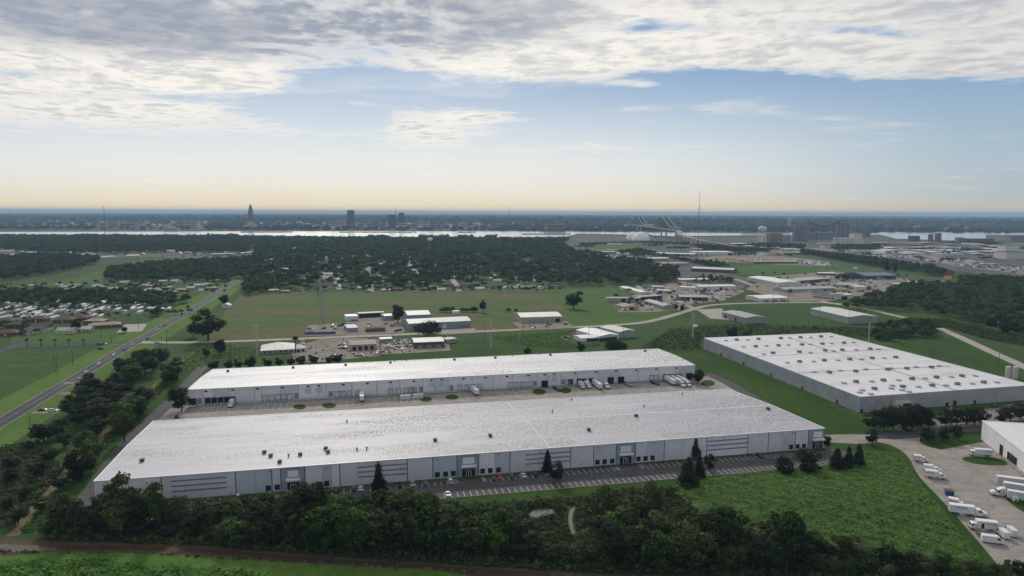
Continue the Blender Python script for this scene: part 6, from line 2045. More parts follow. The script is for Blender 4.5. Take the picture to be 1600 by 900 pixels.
def van(loc, rz, label, L=6.6, z=.2):
    root = empty('cargo_van', (loc.x, loc.y, z), rz, label, 'van')
    w, h = 2.05, 2.75
    MB().prism([(-L / 2, .4), (-L / 2, h - .1), (-L / 2 + .15, h), (L * .2, h), (L * .29, h - .25), (L * .4, 1.55), (L / 2 - .1, 1.25), (L / 2, .9), (L / 2, .4)], -w / 2, w / 2).build('body', 'truck_box', root)
    MB().face([(L * .3, -w * .43, h - .32), (L * .41, -w * .45, 1.58), (L * .41, w * .45, 1.58), (L * .3, w * .43, h - .32)]).face([(L * .3 + .03, w * .43, h - .32), (L * .41 + .03, w * .45, 1.58), (L * .41 + .03, -w * .45, 1.58), (L * .3 + .03, -w * .43, h - .32)]).build('windscreen', 'glass', root)
    for y in (-w / 2 - .01, w / 2 + .01):
        MB().face([(L * .16, y, 1.55), (L * .36, y, 1.55), (L * .27, y, 2.3), (L * .16, y, 2.3)]).build('side_window', 'glass', root)
    for x in (-L * .3, L * .32):
        for y in (-w * .44, w * .44):
            wheel(root, x, y, .38)
    return root


def hd(p, q):
    a, b = P(*p), P(*q)
    return (a + b) / 2, math.atan2((b - a).y, (b - a).x), (b - a).length


def at2(fn, rear, front, label, **kw):
    c, a, L = hd(rear, front)
    return fn(c, a, label, L=L, **kw)


at2(box_truck, (1427, 721), (1451, 723.5), 'small white box truck at the top of the kerb-side row', text=.8, boxh=3.2, w=2.3)
at2(box_truck, (1443, 737), (1470, 740), 'cream-topped box truck hidden behind the longer white one', boxh=3.4)
at2(box_truck, (1445, 746), (1478, 749.5), 'long white box truck with dark lettering, third along the kerb', text=2, boxh=3.5)
at2(box_truck, (1481, 791), (1512, 797), 'lettered box truck parked behind the tractor rig', text=1, boxh=3.6)
c, a, L = hd((1486, 803), (1518, 807))
trailer(c, a, 'short white lettered trailer coupled to a day-cab tractor', L=8.6, text=1, mat='truck_box')
c, a, L = hd((1514, 805.5), (1537, 808))
tractor(c, a, 'white day-cab tractor pulling the short lettered trailer', sleeper=False)
at2(box_truck, (1557, 831), (1514, 826.5), 'white box truck facing the grass with an open dark side door', text=2, nose=0, boxh=3.8, door=True)
# flatbed trailer loaded with dark pallets
c, a, L = hd((1525, 838), (1557, 842))
root = empty('flatbed_trailer', (c.x, c.y, .2), a, 'black flatbed trailer with dark stacked load below the box truck', 'trailer')
MB().box(-L / 2, L / 2, -1.2, 1.2, .8, 1.05).build('deck', 'chassis', root)
for i in range(7):
    MB().box(-L / 2 + .3 + i * L / 7.4, -L / 2 + .3 + i * L / 7.4 + .95, -1.0, 1.0, 1.06, 1.3 + .25 * (i % 3)).build('stacked_load', 'steel_dark', root)
for x in (-L * .2, -L * .05, L * .35):
    for y in (-1.0, 1.0):
        wheel(root, x, y, .42)
at2(van, (1533, 846.5), (1568, 851), 'long white cargo van nearest the bottom right')
c, a, L = hd((1584, 845), (1565, 829)); van(c + Vector((1.6, .9, 0)), a, 'right one of the two white vans parked side by side', L=6.2)
c, a, L = hd((1577, 846), (1559.5, 831)); van(c + Vector((-.5, 0, 0)), a, 'left one of the two white vans parked side by side', L=6.2)
at2(box_truck, (1549, 714), (1515, 712), 'white box truck parked on the short drive by the grass tongue', nose=0, text=.75, boxh=3.6)
# big trailers at the right edge
for r_, f_, lb in (((1640, 768), (1556, 757.5), 'grey semi-trailer furthest up at the right edge'), ((1655, 782), (1567, 767.5), 'grey semi-trailer behind the white sleeper tractor'), ((1662, 795), (1573, 780.5), 'grey semi-trailer nearest, cut by the right edge')):
    c, a, L = hd(r_, f_)
    fx = P(*f_)
    d = Vector((math.cos(a), math.sin(a), 0))
    trailer(fx - d * 7.3, a, lb)
c, a, L = hd((1576, 777), (1549, 773.5))
tractor(c, a, 'white sleeper tractor with tall roof fairing at the right edge')
# small white enclosed trailer on the grass
c, a, L = hd((1588, 787), (1580, 780))
root = empty('enclosed_trailer', (c.x, c.y, .2), a, 'tiny white enclosed trailer on the grass corner', 'trailer')
MB().box(-1.8, 1.8, -.85, .85, .5, 2.3, .05, .05).build('trailer_body', 'truck_box', root)
MB().box(-1.85, -1.81, -.35, .35, .6, 1.4).build('rear_opening', 'dark_opening', root)
MB().tube((1.8, 0, .5), (2.9, 0, .5), .06, n=5).build('hitch', 'chassis', root)
for y in (-.9, .9): wheel(root, -.1, y, .34)
# blue dumpster
c, a, L = hd((1477.5, 773.5), (1488.5, 774.5))
root = empty('dumpster', (c.x, c.y, .15), a, 'blue open dumpster at the kerb above the lettered trucks', 'dumpster')
W2 = 1.5
MB().face([(-W2, -.9, .15), (W2, -.9, .15), (W2 + .1, -1.0, 2.0), (-W2 - .1, -1.0, 2.0)]).face([(W2, .9, .15), (-W2, .9, .15), (-W2 - .1, 1.0, 2.4), (W2 + .1, 1.0, 2.4)]).face([(W2, -.9, .15), (W2, .9, .15), (W2 + .1, 1.0, 2.4), (W2 + .1, -1.0, 2.0)]).face([(-W2, .9, .15), (-W2, -.9, .15), (-W2 - .1, -1.0, 2.0), (-W2 - .1, 1.0, 2.4)]).face([(-W2, -.9, .3), (-W2, .9, .3), (W2, .9, .3), (W2, -.9, .3)]).build('bin', 'dumpster_blue', root)
for x in (-1.2, -.4, .4, 1.2):
    MB().box(x - .06, x + .06, -1.08, -.98, .2, 1.95).build('rib', 'dumpster_blue', root)
MB().face([(-W2, -.95, 2.02), (W2, -.95, 2.02), (W2, .95, 2.42), (-W2, .95, 2.42)]).build('lid', 'brick', root)


# ---- at the docks of the middle warehouse: backed in, noses towards the court
def docked(x, fn, off, label, **kw):
    p = M.A + M.ex * s_on(M.A, M.B, x) + M.n * off
    return fn(p, ma - math.pi / 2 + kw.pop('skew', 0), label, z=.1, **kw)


docked(367, box_truck, 5.2, 'white box truck backed to the left docks', L=8.8)
docked(567, trailer, 7.0, 'white trailer alone at a dock left of centre', L=12, mat='truck_box', skew=math.pi)
docked(739, trailer, 7.4, 'trailer backed to a dock right of centre', L=12, mat='truck_box', skew=.12 + math.pi)
docked(903, box_truck, 6.0, 'left box truck of the pair backed to the right docks', L=9.4)
docked(912, box_truck, 6.2, 'right box truck of the pair backed to the right docks', L=9.4)
docked(925, trailer, 8.2, 'longer trailer beside the pair of box trucks', mat='truck_box', skew=math.pi)
docked(937, tractor, 10.5, 'white tractor in front of the dock beside the long trailer')
docked(1036, trailer, 8.0, 'left trailer of the three at the right end docks', mat='truck_box', skew=math.pi)
docked(1044.5, trailer, 8.0, 'middle trailer of the three at the right end docks', mat='truck_box', skew=math.pi)
docked(1053, trailer, 8.0, 'right trailer of the three at the right end docks', mat='truck_box', skew=math.pi)
docked(1044.5, tractor, 17.6, 'white tractor coupled to the middle end-dock trailer')
docked(1053, tractor, 17.6, 'white tractor coupled to the right end-dock trailer')
for x, off, lb in ((633, 11, 'left white container box standing in the truck court'), (652, 10.5, 'right white container box standing in the truck court')):
    p = M.A + M.ex * s_on(M.A, M.B, x) + M.n * off
    root = empty('container', (p.x, p.y, .1), ma, lb, 'container')
    MB().box(-3.3, 3.3, -1.2, 1.2, .1, 2.7).build('container_body', 'truck_box', root)
    for i in range(9):
        MB().box(-3.1 + i * .75, -2.9 + i * .75, -1.25, -1.2, .2, 2.6).build('rib', 'truck_box', root)
for x, off, lb in ((863, 9, 'black flat trailer left of the box-truck pair'), (1013, 8, 'black flat trailer left of the end docks'), (973, 8, 'pale ramp trailer at the right-centre docks')):
    p = M.A + M.ex * s_on(M.A, M.B, x) + M.n * off
    root = empty('flatbed_trailer', (p.x, p.y, .1), ma - math.pi / 2 + .25, lb, 'trailer')
    MB().box(-4.5, 4.5, -1.1, 1.1, .75, 1.0).build('deck', 'steel' if 'pale' in lb else 'chassis', root)
    MB().box(-4.4, -3.6, -1.0, 1.0, 1.0, 1.7).build('front_rack', 'chassis', root)
    for q in (-2.6, -1.5, 2.8):
        for y in (-1.0, 1.0): wheel(root, q, y, .42)
# freeway trucks
for j, sd_, lb in ((34, 0, 'white semi-trailer rolling on the far freeway lanes'), (18, 1, 'white truck on the near freeway lanes')):
    p = (FW_L, FW_R)[sd_][j]
    d = FWP[j + 1] - FWP[j]
    box_truck(p, math.atan2(d.y, d.x), lb, L=14, boxh=4)
for k_, o in PROTO.items():
    if k_ not in NUSED:
        for c in list(o.children_recursive): bpy.data.objects.remove(c)
        bpy.data.objects.remove(o)

# ------------------------------------------------------------------ poles, towers, the far shore
def pole(px, top, label, mat='pole_wood', arm=1.4, r=.17, group='utility poles', n_arm=1):
    x, y = px
    h = height(x, y, top)
    root = empty('utility_pole', P(x, y), random.uniform(-.4, .8), label, 'pole', group)
    MB().tube((0, 0, 0), (0, 0, h), r * 1.25, r * .8, 8).build('shaft', mat, root)
    for i in range(n_arm):
        z = h - .5 - i * 1.1
        a = MB().box(-arm, arm, -.2, -.06, z - .09, z + .09).build('crossarm', mat, root)
        for q in (-.9, -.35, .35, .9):
            MB().lathe([(.09, z + .09), (.11, z + .2), (.05, z + .32)], 6, q * arm, -.13).build('insulator', 'frame_white', a)
    return root


G1 = 'wooden utility poles left of the highway trees'
for px, t, lb in (((48, 678), 649, 'wooden pole beside the lower highway verge'), ((86, 582), 552, 'left one of the twin wooden poles in the meadow'), ((90, 584), 555, 'right one of the twin wooden poles in the meadow'),
                  ((114, 571), 548, 'wooden pole in the meadow right of the twin poles'), ((158, 529), 515, 'slim pole on the lawn near the palms'), ((198, 568), 547, 'wooden pole between highway and tree row'), ((262, 562), 517, 'tall wooden pole right of the highway crossing'),
                  ((253, 540), 526, 'short pole at the highway crossing'), ((361, 559), 535, 'short wooden pole on the grass left of the office'), ((217, 515), 497, 'wooden pole beside the concrete drive'), ((174, 536), 521, 'slim pole by the boulevard end'),
                  ((757, 541), 508, 'dark wooden pole just left of the white steel pole'), ((920, 531.5), 506, 'wooden pole on the grass right of the box shed'), ((974, 533), 507, 'wooden pole in front of the pale box shed'), ((613, 541), 522, 'dark pole at the repair shop corner'),
                  ((816, 520), 509, 'short pole by the brown warehouse'), ((1262, 522), 497, 'wooden pole behind the ribbed warehouse roof'), ((1280, 497), 471, 'wooden pole at the left end of the low pale warehouse'), ((1326, 508), 482, 'wooden pole in front of the low pale warehouse gable'),
                  ((1358, 512), 486, 'thin wooden pole right of the low pale warehouse'), ((1374, 508), 487, 'double-armed pole at the low pale warehouse corner'), ((1485, 515), 497, 'pole at the foot of the right woods'), ((1456, 560), 538, 'thin pole on the mown corner lawn'),
                  ((1208, 474), 461, 'thin pole beside the white-roofed block'), ((1231, 475), 458, 'thin pole at the corner of the white-roofed block'), ((1175, 471), 453, 'pole on the green plot near the shed lane'), ((1560, 574), 552, 'pole beside the pale county road')):
    pole(px, t, lb, group=None)
for px, t, lb in (((402, 557), 508, 'tall white steel pole left of the hip-roofed office'), ((767, 546), 497, 'tall white steel pole in the middle of the grass strip'), ((1082, 531), 489, 'tall white steel pole left of the ribbed warehouse'), ((1357, 535), 503, 'tall pale pole behind the ribbed warehouse')):
    x, y = px
    h = height(x, y, t)
    root = empty('steel_pole', P(x, y), .2, lb, 'pole')
    MB().tube((0, 0, 0), (0, 0, h), .5, .28, 10).build('shaft', 'pole_steel', root)
    for i in range(3):
        z = h - .8 - i * 2.0
        MB().box(-1.7, 1.7, -.08, .08, z, z + .16).build('crossarm', 'pole_steel', root)

# lattice radio tower on the pasture
x, y = 503, 506
h = height(x, y, 428)
root = empty('lattice_tower', P(x, y), .4, 'tall grey lattice radio tower at the pasture edge', 'tower')
for sx in (-1, 1):
    for sy in (-1, 1):
        MB().tube((sx * 2.4, sy * 2.4, 0), (sx * .7, sy * .7, h), .16, .1, 5).build('leg', 'steel', root)
nz = 16
for i in range(nz):
    z0, z1 = h * i / nz, h * (i + 1) / nz
    w0, w1 = 2.4 - 1.7 * i / nz, 2.4 - 1.7 * (i + 1) / nz
    mb = MB()
    for (ax, ay, bx_, by) in ((-1, -1, 1, -1), (1, -1, 1, 1), (1, 1, -1, 1), (-1, 1, -1, -1)):
        mb.tube((ax * w0, ay * w0, z0), (bx_ * w1, by * w1, z1), .08, n=4)
        mb.tube((bx_ * w0, by * w0, z0), (ax * w1, ay * w1, z1), .08, n=4)
        mb.tube((ax * w0, ay * w0, z0), (bx_ * w0, by * w0, z0), .08, n=4)
    mb.build('bracing', 'steel', root)

# radio masts and water towers
for px, t, r, lb in (((165, 372), 322, 1.3, 'thin radio mast in the left distance'), ((795, 358), 322, 1.6, 'thin mast right of the city towers'), ((1090, 411), 298, .55, 'very tall thin mast above the horizon'), ((618.5, 356), 324, 1.5, 'thin mast between the two dark city towers'), ((497, 462), 440, .5, 'thin pole behind the lattice tower')):
    x, y = px
    h = height(x, y, t)
    root = empty('radio_mast', P(x, y), 0, lb, 'mast')
    MB().tube((0, 0, 0), (0, 0, h), r, r * .7, 6).build('shaft', 'steel_dark', root)
    for i in range(3):
        q = 2.1 * i
        MB().tube((math.cos(q) * h * .35, math.sin(q) * h * .35, 0), (0, 0, h * .8), .15, n=4).build('guy_wire', 'steel_dark', root)
for px, t, hw_, kind, lb in (((672, 396), 371, 4.2, 'bulb', 'white domed water tower above the neighbourhood trees'), ((1190.5, 378), 353, 6.4, 'legs', 'white water tower on legs beside the port sheds'), ((1233, 356), 341, 2.6, 'legs', 'small distant white water tower near the horizon')):
    x, y = px
    g = P(x, y)
    h = height(x, y, t)
    m_px = (P(x + 1, y) - g).length
    r = hw_ * m_px
    root = empty('water_tower', g, 0, lb, 'water tower')
    MB().lathe([(r * .3, h - r * 1.5), (r * .85, h - r * 1.15), (r, h - r * .75), (r * .92, h - r * .4), (r * .6, h - r * .1), (.2, h)], 16).build('tank', 'city_pale' if kind == 'legs' else 'dome_white', root, smooth=True)
    if kind == 'bulb':
        MB().lathe([(r * .35, 0), (r * .22, h * .15), (r * .22, h - r * 1.3)], 10).build('stem', 'silo', root)
    else:
        for i in range(6):
            q = i * math.pi / 3
            MB().tube((math.cos(q) * r * .95, math.sin(q) * r * .95, 0), (math.cos(q) * r * .8, math.sin(q) * r * .8, h - r), r * .06, n=5).build('leg', 'dome_white', root)
        MB().tube((0, 0, 0), (0, 0, h - r * 1.4), r * .12, n=8).build('riser', 'dome_white', root)


def block(x0, x1, yb, yt, mat, label, name='office_tower', depth=None, roofm='roof_charcoal', rows=0, group=None, steps=()):
    """a city block: front from pixel column x0 to x1 standing at row yb, top at row yt"""
    a, b = P(x0, yb), P(x1, yb)
    w = (b - a).length
    h = height((x0 + x1) / 2, yb, yt)
    d = depth or w * .8
    e = b - a
    root = empty(name, a, math.atan2(e.y, e.x), label, 'building', group)
    MB().box(0, w, 0, d, 0, h).build('wall', mat, root)
    MB().box(-.4, w + .4, -.4, d + .4, h + .01, h + max(1.0, h * .02)).build('roof', roofm, root)
    for f0, f1, hh in steps:
        MB().box(f0 * w, f1 * w, d * f0, d * f1, h + .02, h + hh).build('penthouse', mat, root)
    for i in range(rows):
        z = h * (i + .6) / (rows + .4)
        MB().box(w * .04, w * .96, -.35, -.05, z, z + h * .45 / (rows + .4)).build('window_band', 'glass', root)
    return root


block(543, 554, 357, 329.5, 'city_dark', 'tall dark city tower with chamfered top', rows=10, steps=((.12, .88, 6),))
block(607, 618, 357, 336, 'city_dark', 'broad dark city tower left of its taller twin', rows=8)
block(623, 632, 357, 333.5, 'city_dark', 'narrow dark city tower with a low penthouse', rows=9, steps=((.2, .8, 5),))
block(517, 527.5, 357, 342.5, 'city_stone', 'pale grey slab left of the tallest dark tower', rows=5)
block(528, 539, 357, 341.2, 'city_pale', 'paler slab beside the grey slab', rows=5)
block(540, 551, 357.5, 348, 'city_mid', 'low purple-grey block at the foot of the dark tower', rows=3)
block(657, 671, 357, 345.5, 'city_pale', 'wide pale block in the right part of downtown', rows=4)
block(671, 680, 357, 342.5, 'city_mid', 'grey block right of the wide pale block', rows=5)
block(681, 692, 357, 347, 'city_mid', 'bluish low block at the right of downtown', rows=3)
block(583, 593, 357, 346, 'city_mid', 'dark mid-rise left of the twin towers', rows=4)
block(594, 604, 357, 346.5, 'city_stone', 'grey mid-rise touching the twin towers', rows=4)
block(622, 636, 357.5, 348.5, 'city_pale', 'pale low block at the foot of the narrow tower', rows=2)
block(573, 582, 357.5, 349, 'city_mid', 'dark low block in the middle of downtown', rows=2)
block(558, 570, 357.5, 349.5, 'city_stone', 'stone low block beside the dark tower', rows=2)
block(640, 655, 357.5, 350, 'city_stone', 'long low stone building by the river front', rows=2)
block(708, 716, 356, 341, 'city_mid', 'hazy mid-rise right of downtown', rows=3)
block(717, 729, 357, 348, 'city_pale', 'pale low-rise right of downtown', rows=2)
block(276, 288, 357, 345.3, 'city_stone', 'left wing of the pale hospital-like block', rows=4)
block(288, 309, 357.5, 345.2, 'city_pale', 'large pale block near the left river bend', rows=4)
block(168, 184, 356, 345, 'city_stone', 'pale block beside the left mast', rows=3)
block(185, 211, 355, 348.5, 'city_mid', 'long low grey block right of the left mast', rows=1)
block(254, 277, 361, 356.5, 'city_pale', 'lavender shed on the far river bank', rows=1)
block(20, 92, 354, 351.4, 'city_pale', 'very long pale roof beyond the left river', depth=60, rows=0)
block(854, 884, 361.5, 351, 'city_tan', 'brownish industrial block on the far bank', rows=2)
block(825, 838, 360, 355, 'city_mid', 'dark low plant building on the far bank')
for i in range(230):
    x = random.choice([random.uniform(150, 330), random.uniform(500, 780), random.uniform(505, 760), random.uniform(380, 500), random.uniform(760, 980), random.uniform(1380, 1600), random.uniform(20, 160)])
    yb = random.uniform(347, 358.5)
    s_ = (yb - 329) / 28
    block(x, x + random.uniform(2.5, 9) * s_, yb, yb - random.uniform(1.6, 5.5) * s_, random.choice(['city_pale', 'city_stone', 'city_mid', 'city_tan', 'roof_white']), 'small pale building in the hazy city across the river', 'city_building', roofm=random.choice(['roof_pale', 'roof_grey', 'roof_white']), group='small buildings across the river', depth=random.uniform(20, 45))

for i in range(115):
    x = random.choice([random.uniform(900, 1600), random.uniform(1360, 1610)])
    yb = random.uniform(381, 400)
    if 965 < x < 1030 and yb < 392 or 1080 < x < 1150 and yb > 392: continue
    w_ = random.uniform(8, 28)
    block(x, x + w_, yb, yb - random.uniform(1.6, 3.2), random.choice(['siding_grey', 'siding_white', 'city_mid', 'city_tan', 'siding_blue']), 'low pale port building between yards and tree clumps', 'port_building', roofm=random.choice(['roof_pale', 'roof_grey', 'roof_grey', 'roof_white']), group='low port buildings', depth=random.uniform(18, 50))

# the tall stepped tower
x, yb = 392.5, 356.5
g = P(x, yb)
H_ = height(x, yb, 318)
mp = (P(x + 1, yb) - g).length
root = empty('capitol_tower', g, 0, 'tall stepped stone tower with a lantern crown at the left of the city', 'tower')
for hw_, z0, z1, nm in ((9.5, 0, .13, 'base_wing'), (5.2, .13, .27, 'lower_shaft'), (3.9, .27, .58, 'shaft'), (3.4, .58, .72, 'upper_shaft'), (2.5, .72, .82, 'crown_step'), (1.8, .82, .90, 'lantern')):
    r = hw_ * mp
    MB().box(-r, r, -r * .8, r * .8, z0 * H_, z1 * H_, r * .04, r * .04).build(nm, 'city_tan' if z0 > .2 else 'city_stone', root)
MB().lathe([(1.5 * mp, .9 * H_), (1.1 * mp, .94 * H_), (.5 * mp, .97 * H_), (.15 * mp, H_)], 8).build('spire', 'city_tan', root)
for i in range(5):
    q = (-3.0 + i * 1.5) * mp
    MB().box(q - .25 * mp, q + .25 * mp, -3.9 * mp * .8 - .6, -3.9 * mp * .8 - .02, .28 * H_, .56 * H_).build('window_strip', 'city_dark', root)

# two white storage domes
for i, (x, hw_, yb, yt, lb) in enumerate(((990, 11.5, 375, 362, 'left white storage dome, half hidden'), (1001.5, 13.5, 376.5, 362, 'right white storage dome in front of the bridge'))):
    g = P(x, yb)
    r = hw_ * (P(x + 1, yb) - g).length
    h = height(x, yb, yt)
    root = empty('storage_dome', g, 0, lb, 'dome')
    MB().lathe([(r * math.cos(t * math.pi / 20), h * math.sin(t * math.pi / 20)) for t in range(10)] + [(.3, h)], 32).build('dome_shell', 'dome_white', root, smooth=True)
    MB().lathe([(r * .08, h), (r * .08, h + 3), (.2, h + 4)], 8).build('top_house', 'steel_dark', root)
# conveyor from the domes
a, b = P(1004, 376) + Vector((0, 0, 40)), P(1030, 375) + Vector((0, 0, 3))
mb = MB(); mb.tube(a, b, 1.6, n=6); tag(mb.build('conveyor', 'steel_dark'), 'dark inclined conveyor beside the right dome', 'conveyor')

# the long bridge: cantilever truss over the river, approach on piers
near, far_ = P(1037, 371), P(998, 363)
root = empty('bridge', near, 0, 'steel cantilever bridge over the river with a long approach ramp', 'bridge')
ax = (far_ - near)
sp_ = ax.length
ax.normalize()
nx = Vector((-ax.y, ax.x, 0))
DK, TOP = 44.0, 107.0


def bp(a, o, z):
    p = ax * a + nx * o
    return Vector((p.x, p.y, z))


prof = lambda a: DK + 10 + (TOP - DK - 10) * max(0, 1 - min(abs(a), abs(a - sp_)) / (sp_ * .3)) ** 1.25
a0, a1, nseg = -sp_ * .42, sp_ * 1.42, 46
for sd_ in (-1, 1):
    top, dia = MB(), MB()
    for i in range(nseg):
        s0, s1 = a0 + (a1 - a0) * i / nseg, a0 + (a1 - a0) * (i + 1) / nseg
        top.tube(bp(s0, sd_ * 13, prof(s0)), bp(s1, sd_ * 13, prof(s1)), 1.3, n=4)
        dia.tube(bp(s0, sd_ * 13, DK), bp(s0, sd_ * 13, prof(s0)), .8, n=4)
        dia.tube(bp(s0, sd_ * 13, DK if i % 2 else prof(s0)), bp(s1, sd_ * 13, prof(s1) if i % 2 else DK), .8, n=4)
    top.build('top_chord', 'city_dark', root)
    dia.build('truss_web', 'city_dark', root)
mb = MB()
mb.face([bp(a0, -13, DK), bp(a1, -13, DK), bp(a1, 13, DK), bp(a0, 13, DK)]); mb.face([bp(a0, -13, DK - 3), bp(a0, -13, DK), bp(a0, 13, DK), bp(a0, 13, DK - 3)])
for o in (-13, 13):
    mb.face([bp(a0, o, DK - 3), bp(a1, o, DK - 3), bp(a1, o, DK + 1), bp(a0, o, DK + 1)])
mb.build('deck', 'city_mid', root)
for a in (a0, 0, sp_, a1, sp_ * .5):
    if a == sp_ * .5: continue
    for o in (-12, 12):
        mb = MB(); p, q = bp(a, o, 0), bp(a, o, DK - 3)
        mb.tube(p, q, 4.2, 3.2, 8); mb.build('pier', 'city_mid', root)
    mb = MB(); p, q = bp(a, -12, DK - 5), bp(a, 12, DK - 5); mb.tube(p, q, 2.5, n=6); mb.build('pier_cap', 'city_mid', root)
ap = [near + ax * a0] + [P(x, y) for x, y in ((1062, 380.5), (1100, 387), (1150, 391), (1200, 391.5), (1240, 399))]
zs = [DK, 34, 24, 13, 3, .2]
path = []
for i in range(len(ap) - 1):
    for j in range(6):
        t = j / 6
        p = ap[i].lerp(ap[i + 1], t)
        p.z = zs[i] + (zs[i + 1] - zs[i]) * t
        path.append(p)
L_, R_ = strips(path, 24)
mb = MB()
loc = near
for i in range(len(path) - 1):
    q = [R_[i] - loc, R_[i + 1] - loc, L_[i + 1] - loc, L_[i] - loc]
    mb.face(q)
    for e0_, e1_ in ((q[0], q[1]), (q[2], q[3])):
        mb.face([e0_ - Vector((0, 0, 2.2)), e1_ - Vector((0, 0, 2.2)), e1_ + Vector((0, 0, 1)), e0_ + Vector((0, 0, 1))])
mb.build('approach_deck', 'concrete', root)
for i in range(0, len(path) - 6, 1):
    if path[i].z < 4: continue
    p = path[i] - loc
    mb = MB()
    for o in (-8, 8):
        t = (path[i + 1] - path[i]).normalized()
        n_ = Vector((-t.y, t.x, 0)) * o
        mb.tube(Vector((p.x, p.y, 0)) + n_, Vector((p.x, p.y, p.z - 2)) + n_, 1.5, n=6)
    mb.build('approach_pier', 'city_mid', root)

# grain elevators and port sheds
def silos(x0, x1, yb, yt, n, mat, label, rows=2, name='grain_silo_block'):
    a, b = P(x0, yb), P(x1, yb)
    h = height((x0 + x1) / 2, yb, yt)
    e = (b - a)
    w = e.length
    r = w / n / 2
    root = empty(name, a, math.atan2(e.y, e.x), label, 'silo')
    for i in range(n):
        for j in range(rows):
            MB().lathe([(r, 0), (r, h), (r * .9, h + .5)], 12, (2 * i + 1) * r, (2 * j + 1) * r).build('silo', mat, root, smooth=False)
    MB().box(r * .4, w - r * .4, r * .5, 2 * rows * r - r * .5, h + .51, h + h * .1).build('gallery', mat, root)
    return root


silos(1241, 1262, 377, 354, 5, 'silo', 'left bank of tall grey grain silos', 2)
silos(1312, 1328, 374, 351, 4, 'silo', 'middle bank of dark grain silos', 2)
silos(1330, 1361, 370, 354.5, 8, 'silo', 'right bank of hazy grain silos', 2)
silos(1303, 1333, 381, 372, 7, 'silo_white', 'row of short cream silos in front', 1)
block(1333, 1347, 381, 365, 'silo_white', 'cream stepped elevator house beside the short silos', 'elevator_house', steps=((.1, .8, 2),), rows=0)
block(1347, 1351, 381, 374, 'silo_white', 'low cream wing of the stepped elevator house', 'elevator_house')
block(1264, 1309, 374.5, 364, 'silo', 'low dark link building between the silo banks', 'elevator_house', depth=40, roofm='steel_dark')
block(1260, 1264.5, 375, 346, 'silo', 'left dark elevator tower', 'elevator_tower', roofm='steel_dark')
block(1308.5, 1313.5, 374, 344.5, 'silo', 'right dark elevator tower', 'elevator_tower', roofm='steel_dark')
block(1318, 1321.5, 374, 344.5, 'silo', 'slim elevator tower right of the dark one', 'elevator_tower', roofm='steel_dark')
for (xa, ya, ba), (xb, yb, bb), lb in (((1262, 347, 375), (1288, 353.5, 374), 'left sloping conveyor bridge of the grain elevator'), ((1290, 353.5, 374), (1310, 345.5, 374), 'right sloping conveyor bridge of the grain elevator')):
    p, q = P(xa, ba), P(xb, bb)
    p.z, q.z = height(xa, ba, ya), height(xb, bb, yb)
    root = empty('conveyor_bridge', (p.x, p.y, 0), 0, lb, 'conveyor')
    d = q - p
    MB().tube(Vector((0, 0, p.z)), Vector((d.x, d.y, q.z)), 5.0, n=4).build('gallery', 'steel_dark', root)
    for t in (.5, .98):
        c = d * t
        z = p.z + (q.z - p.z) * t
        MB().tube(Vector((c.x, c.y, 0)), Vector((c.x, c.y, z)), 2.2, n=4).build('trestle', 'steel_dark', root)
block(1203, 1222, 378, 364.5, 'city_tan', 'pinkish port shed with white roof', 'port_shed', roofm='roof_white', steps=((.1, .9, 4),))
block(1222, 1235, 378, 369, 'city_mid', 'grey port shed beside the pinkish one', 'port_shed')
block(1160, 1235, 367, 364.6, 'roof_white', 'long white roof line at the water edge', 'port_shed', depth=30)
block(1288, 1306, 388, 383, 'city_pale', 'low pale hut row below the silos', 'port_shed')
for i, (x0, x1, yb, yt, mt, lb) in enumerate(((1451, 1459, 378, 367, 'silo', 'left pair of dark tanks on the right river bank'), (1462, 1472, 378, 365.5, 'silo', 'right pair of dark tanks on the right river bank'))):
    silos(x0, x1, yb, yt, 2, mt, lb, 1, 'tank_pair')
block(1425, 1437, 377, 369, 'steel_dark', 'dark dock building on the right bank', 'port_shed')
block(1497, 1506, 378, 371.5, 'city_mid', 'grey dock building on the right bank', 'port_shed')
block(1510, 1552, 379, 373.5, 'steel_dark', 'long dark dock shed on the right bank', 'port_shed', depth=40)
block(1571, 1592, 398, 384, 'silo_white', 'pale green storage hall at the right edge', 'port_shed')
block(1572, 1604, 405, 394, 'silo_white', 'pale flat tank farm roof at the right edge', 'port_shed')
block(1580, 1640, 377, 369, 'silo', 'hazy low hill-like stockpile shed at far right', 'port_shed')
p = P(1552, 379)
root = empty('dock_crane', p, 0, 'thin dark dock crane leaning against the river', 'crane')
MB().tube((0, 0, 0), (0, 0, 14), 2.5, 1.6, 6).build('mast', 'steel_dark', root)
MB().tube((0, 0, 10), (-16, 0, 34), 1.0, .6, 5).build('jib', 'steel_dark', root)
MB().tube((0, 0, 12), (9, 0, 24), .8, .5, 5).build('counter_jib', 'steel_dark', root)
for x, y, r, mt, lb in ((1559, 391, 16, 'sand', 'orange sand stockpile in the port yard'), (1530, 388, 14, 'brick', 'reddish stockpile in the port yard'), (1504, 351, 60, 'dome_white', 'far pale mound beyond the right river')):
    g = P(x, y)
    s_ = (P(x + 1, y) - g).length
    mb = MB()
    mb.lathe([(9 * s_, 0), (7.5 * s_, 1.2 * s_), (4 * s_, 2.8 * s_), (.5, 3.2 * s_)], 14)
    o = mb.build('stockpile', mt, None, g, smooth=True)
    tag(o, lb, 'stockpile')
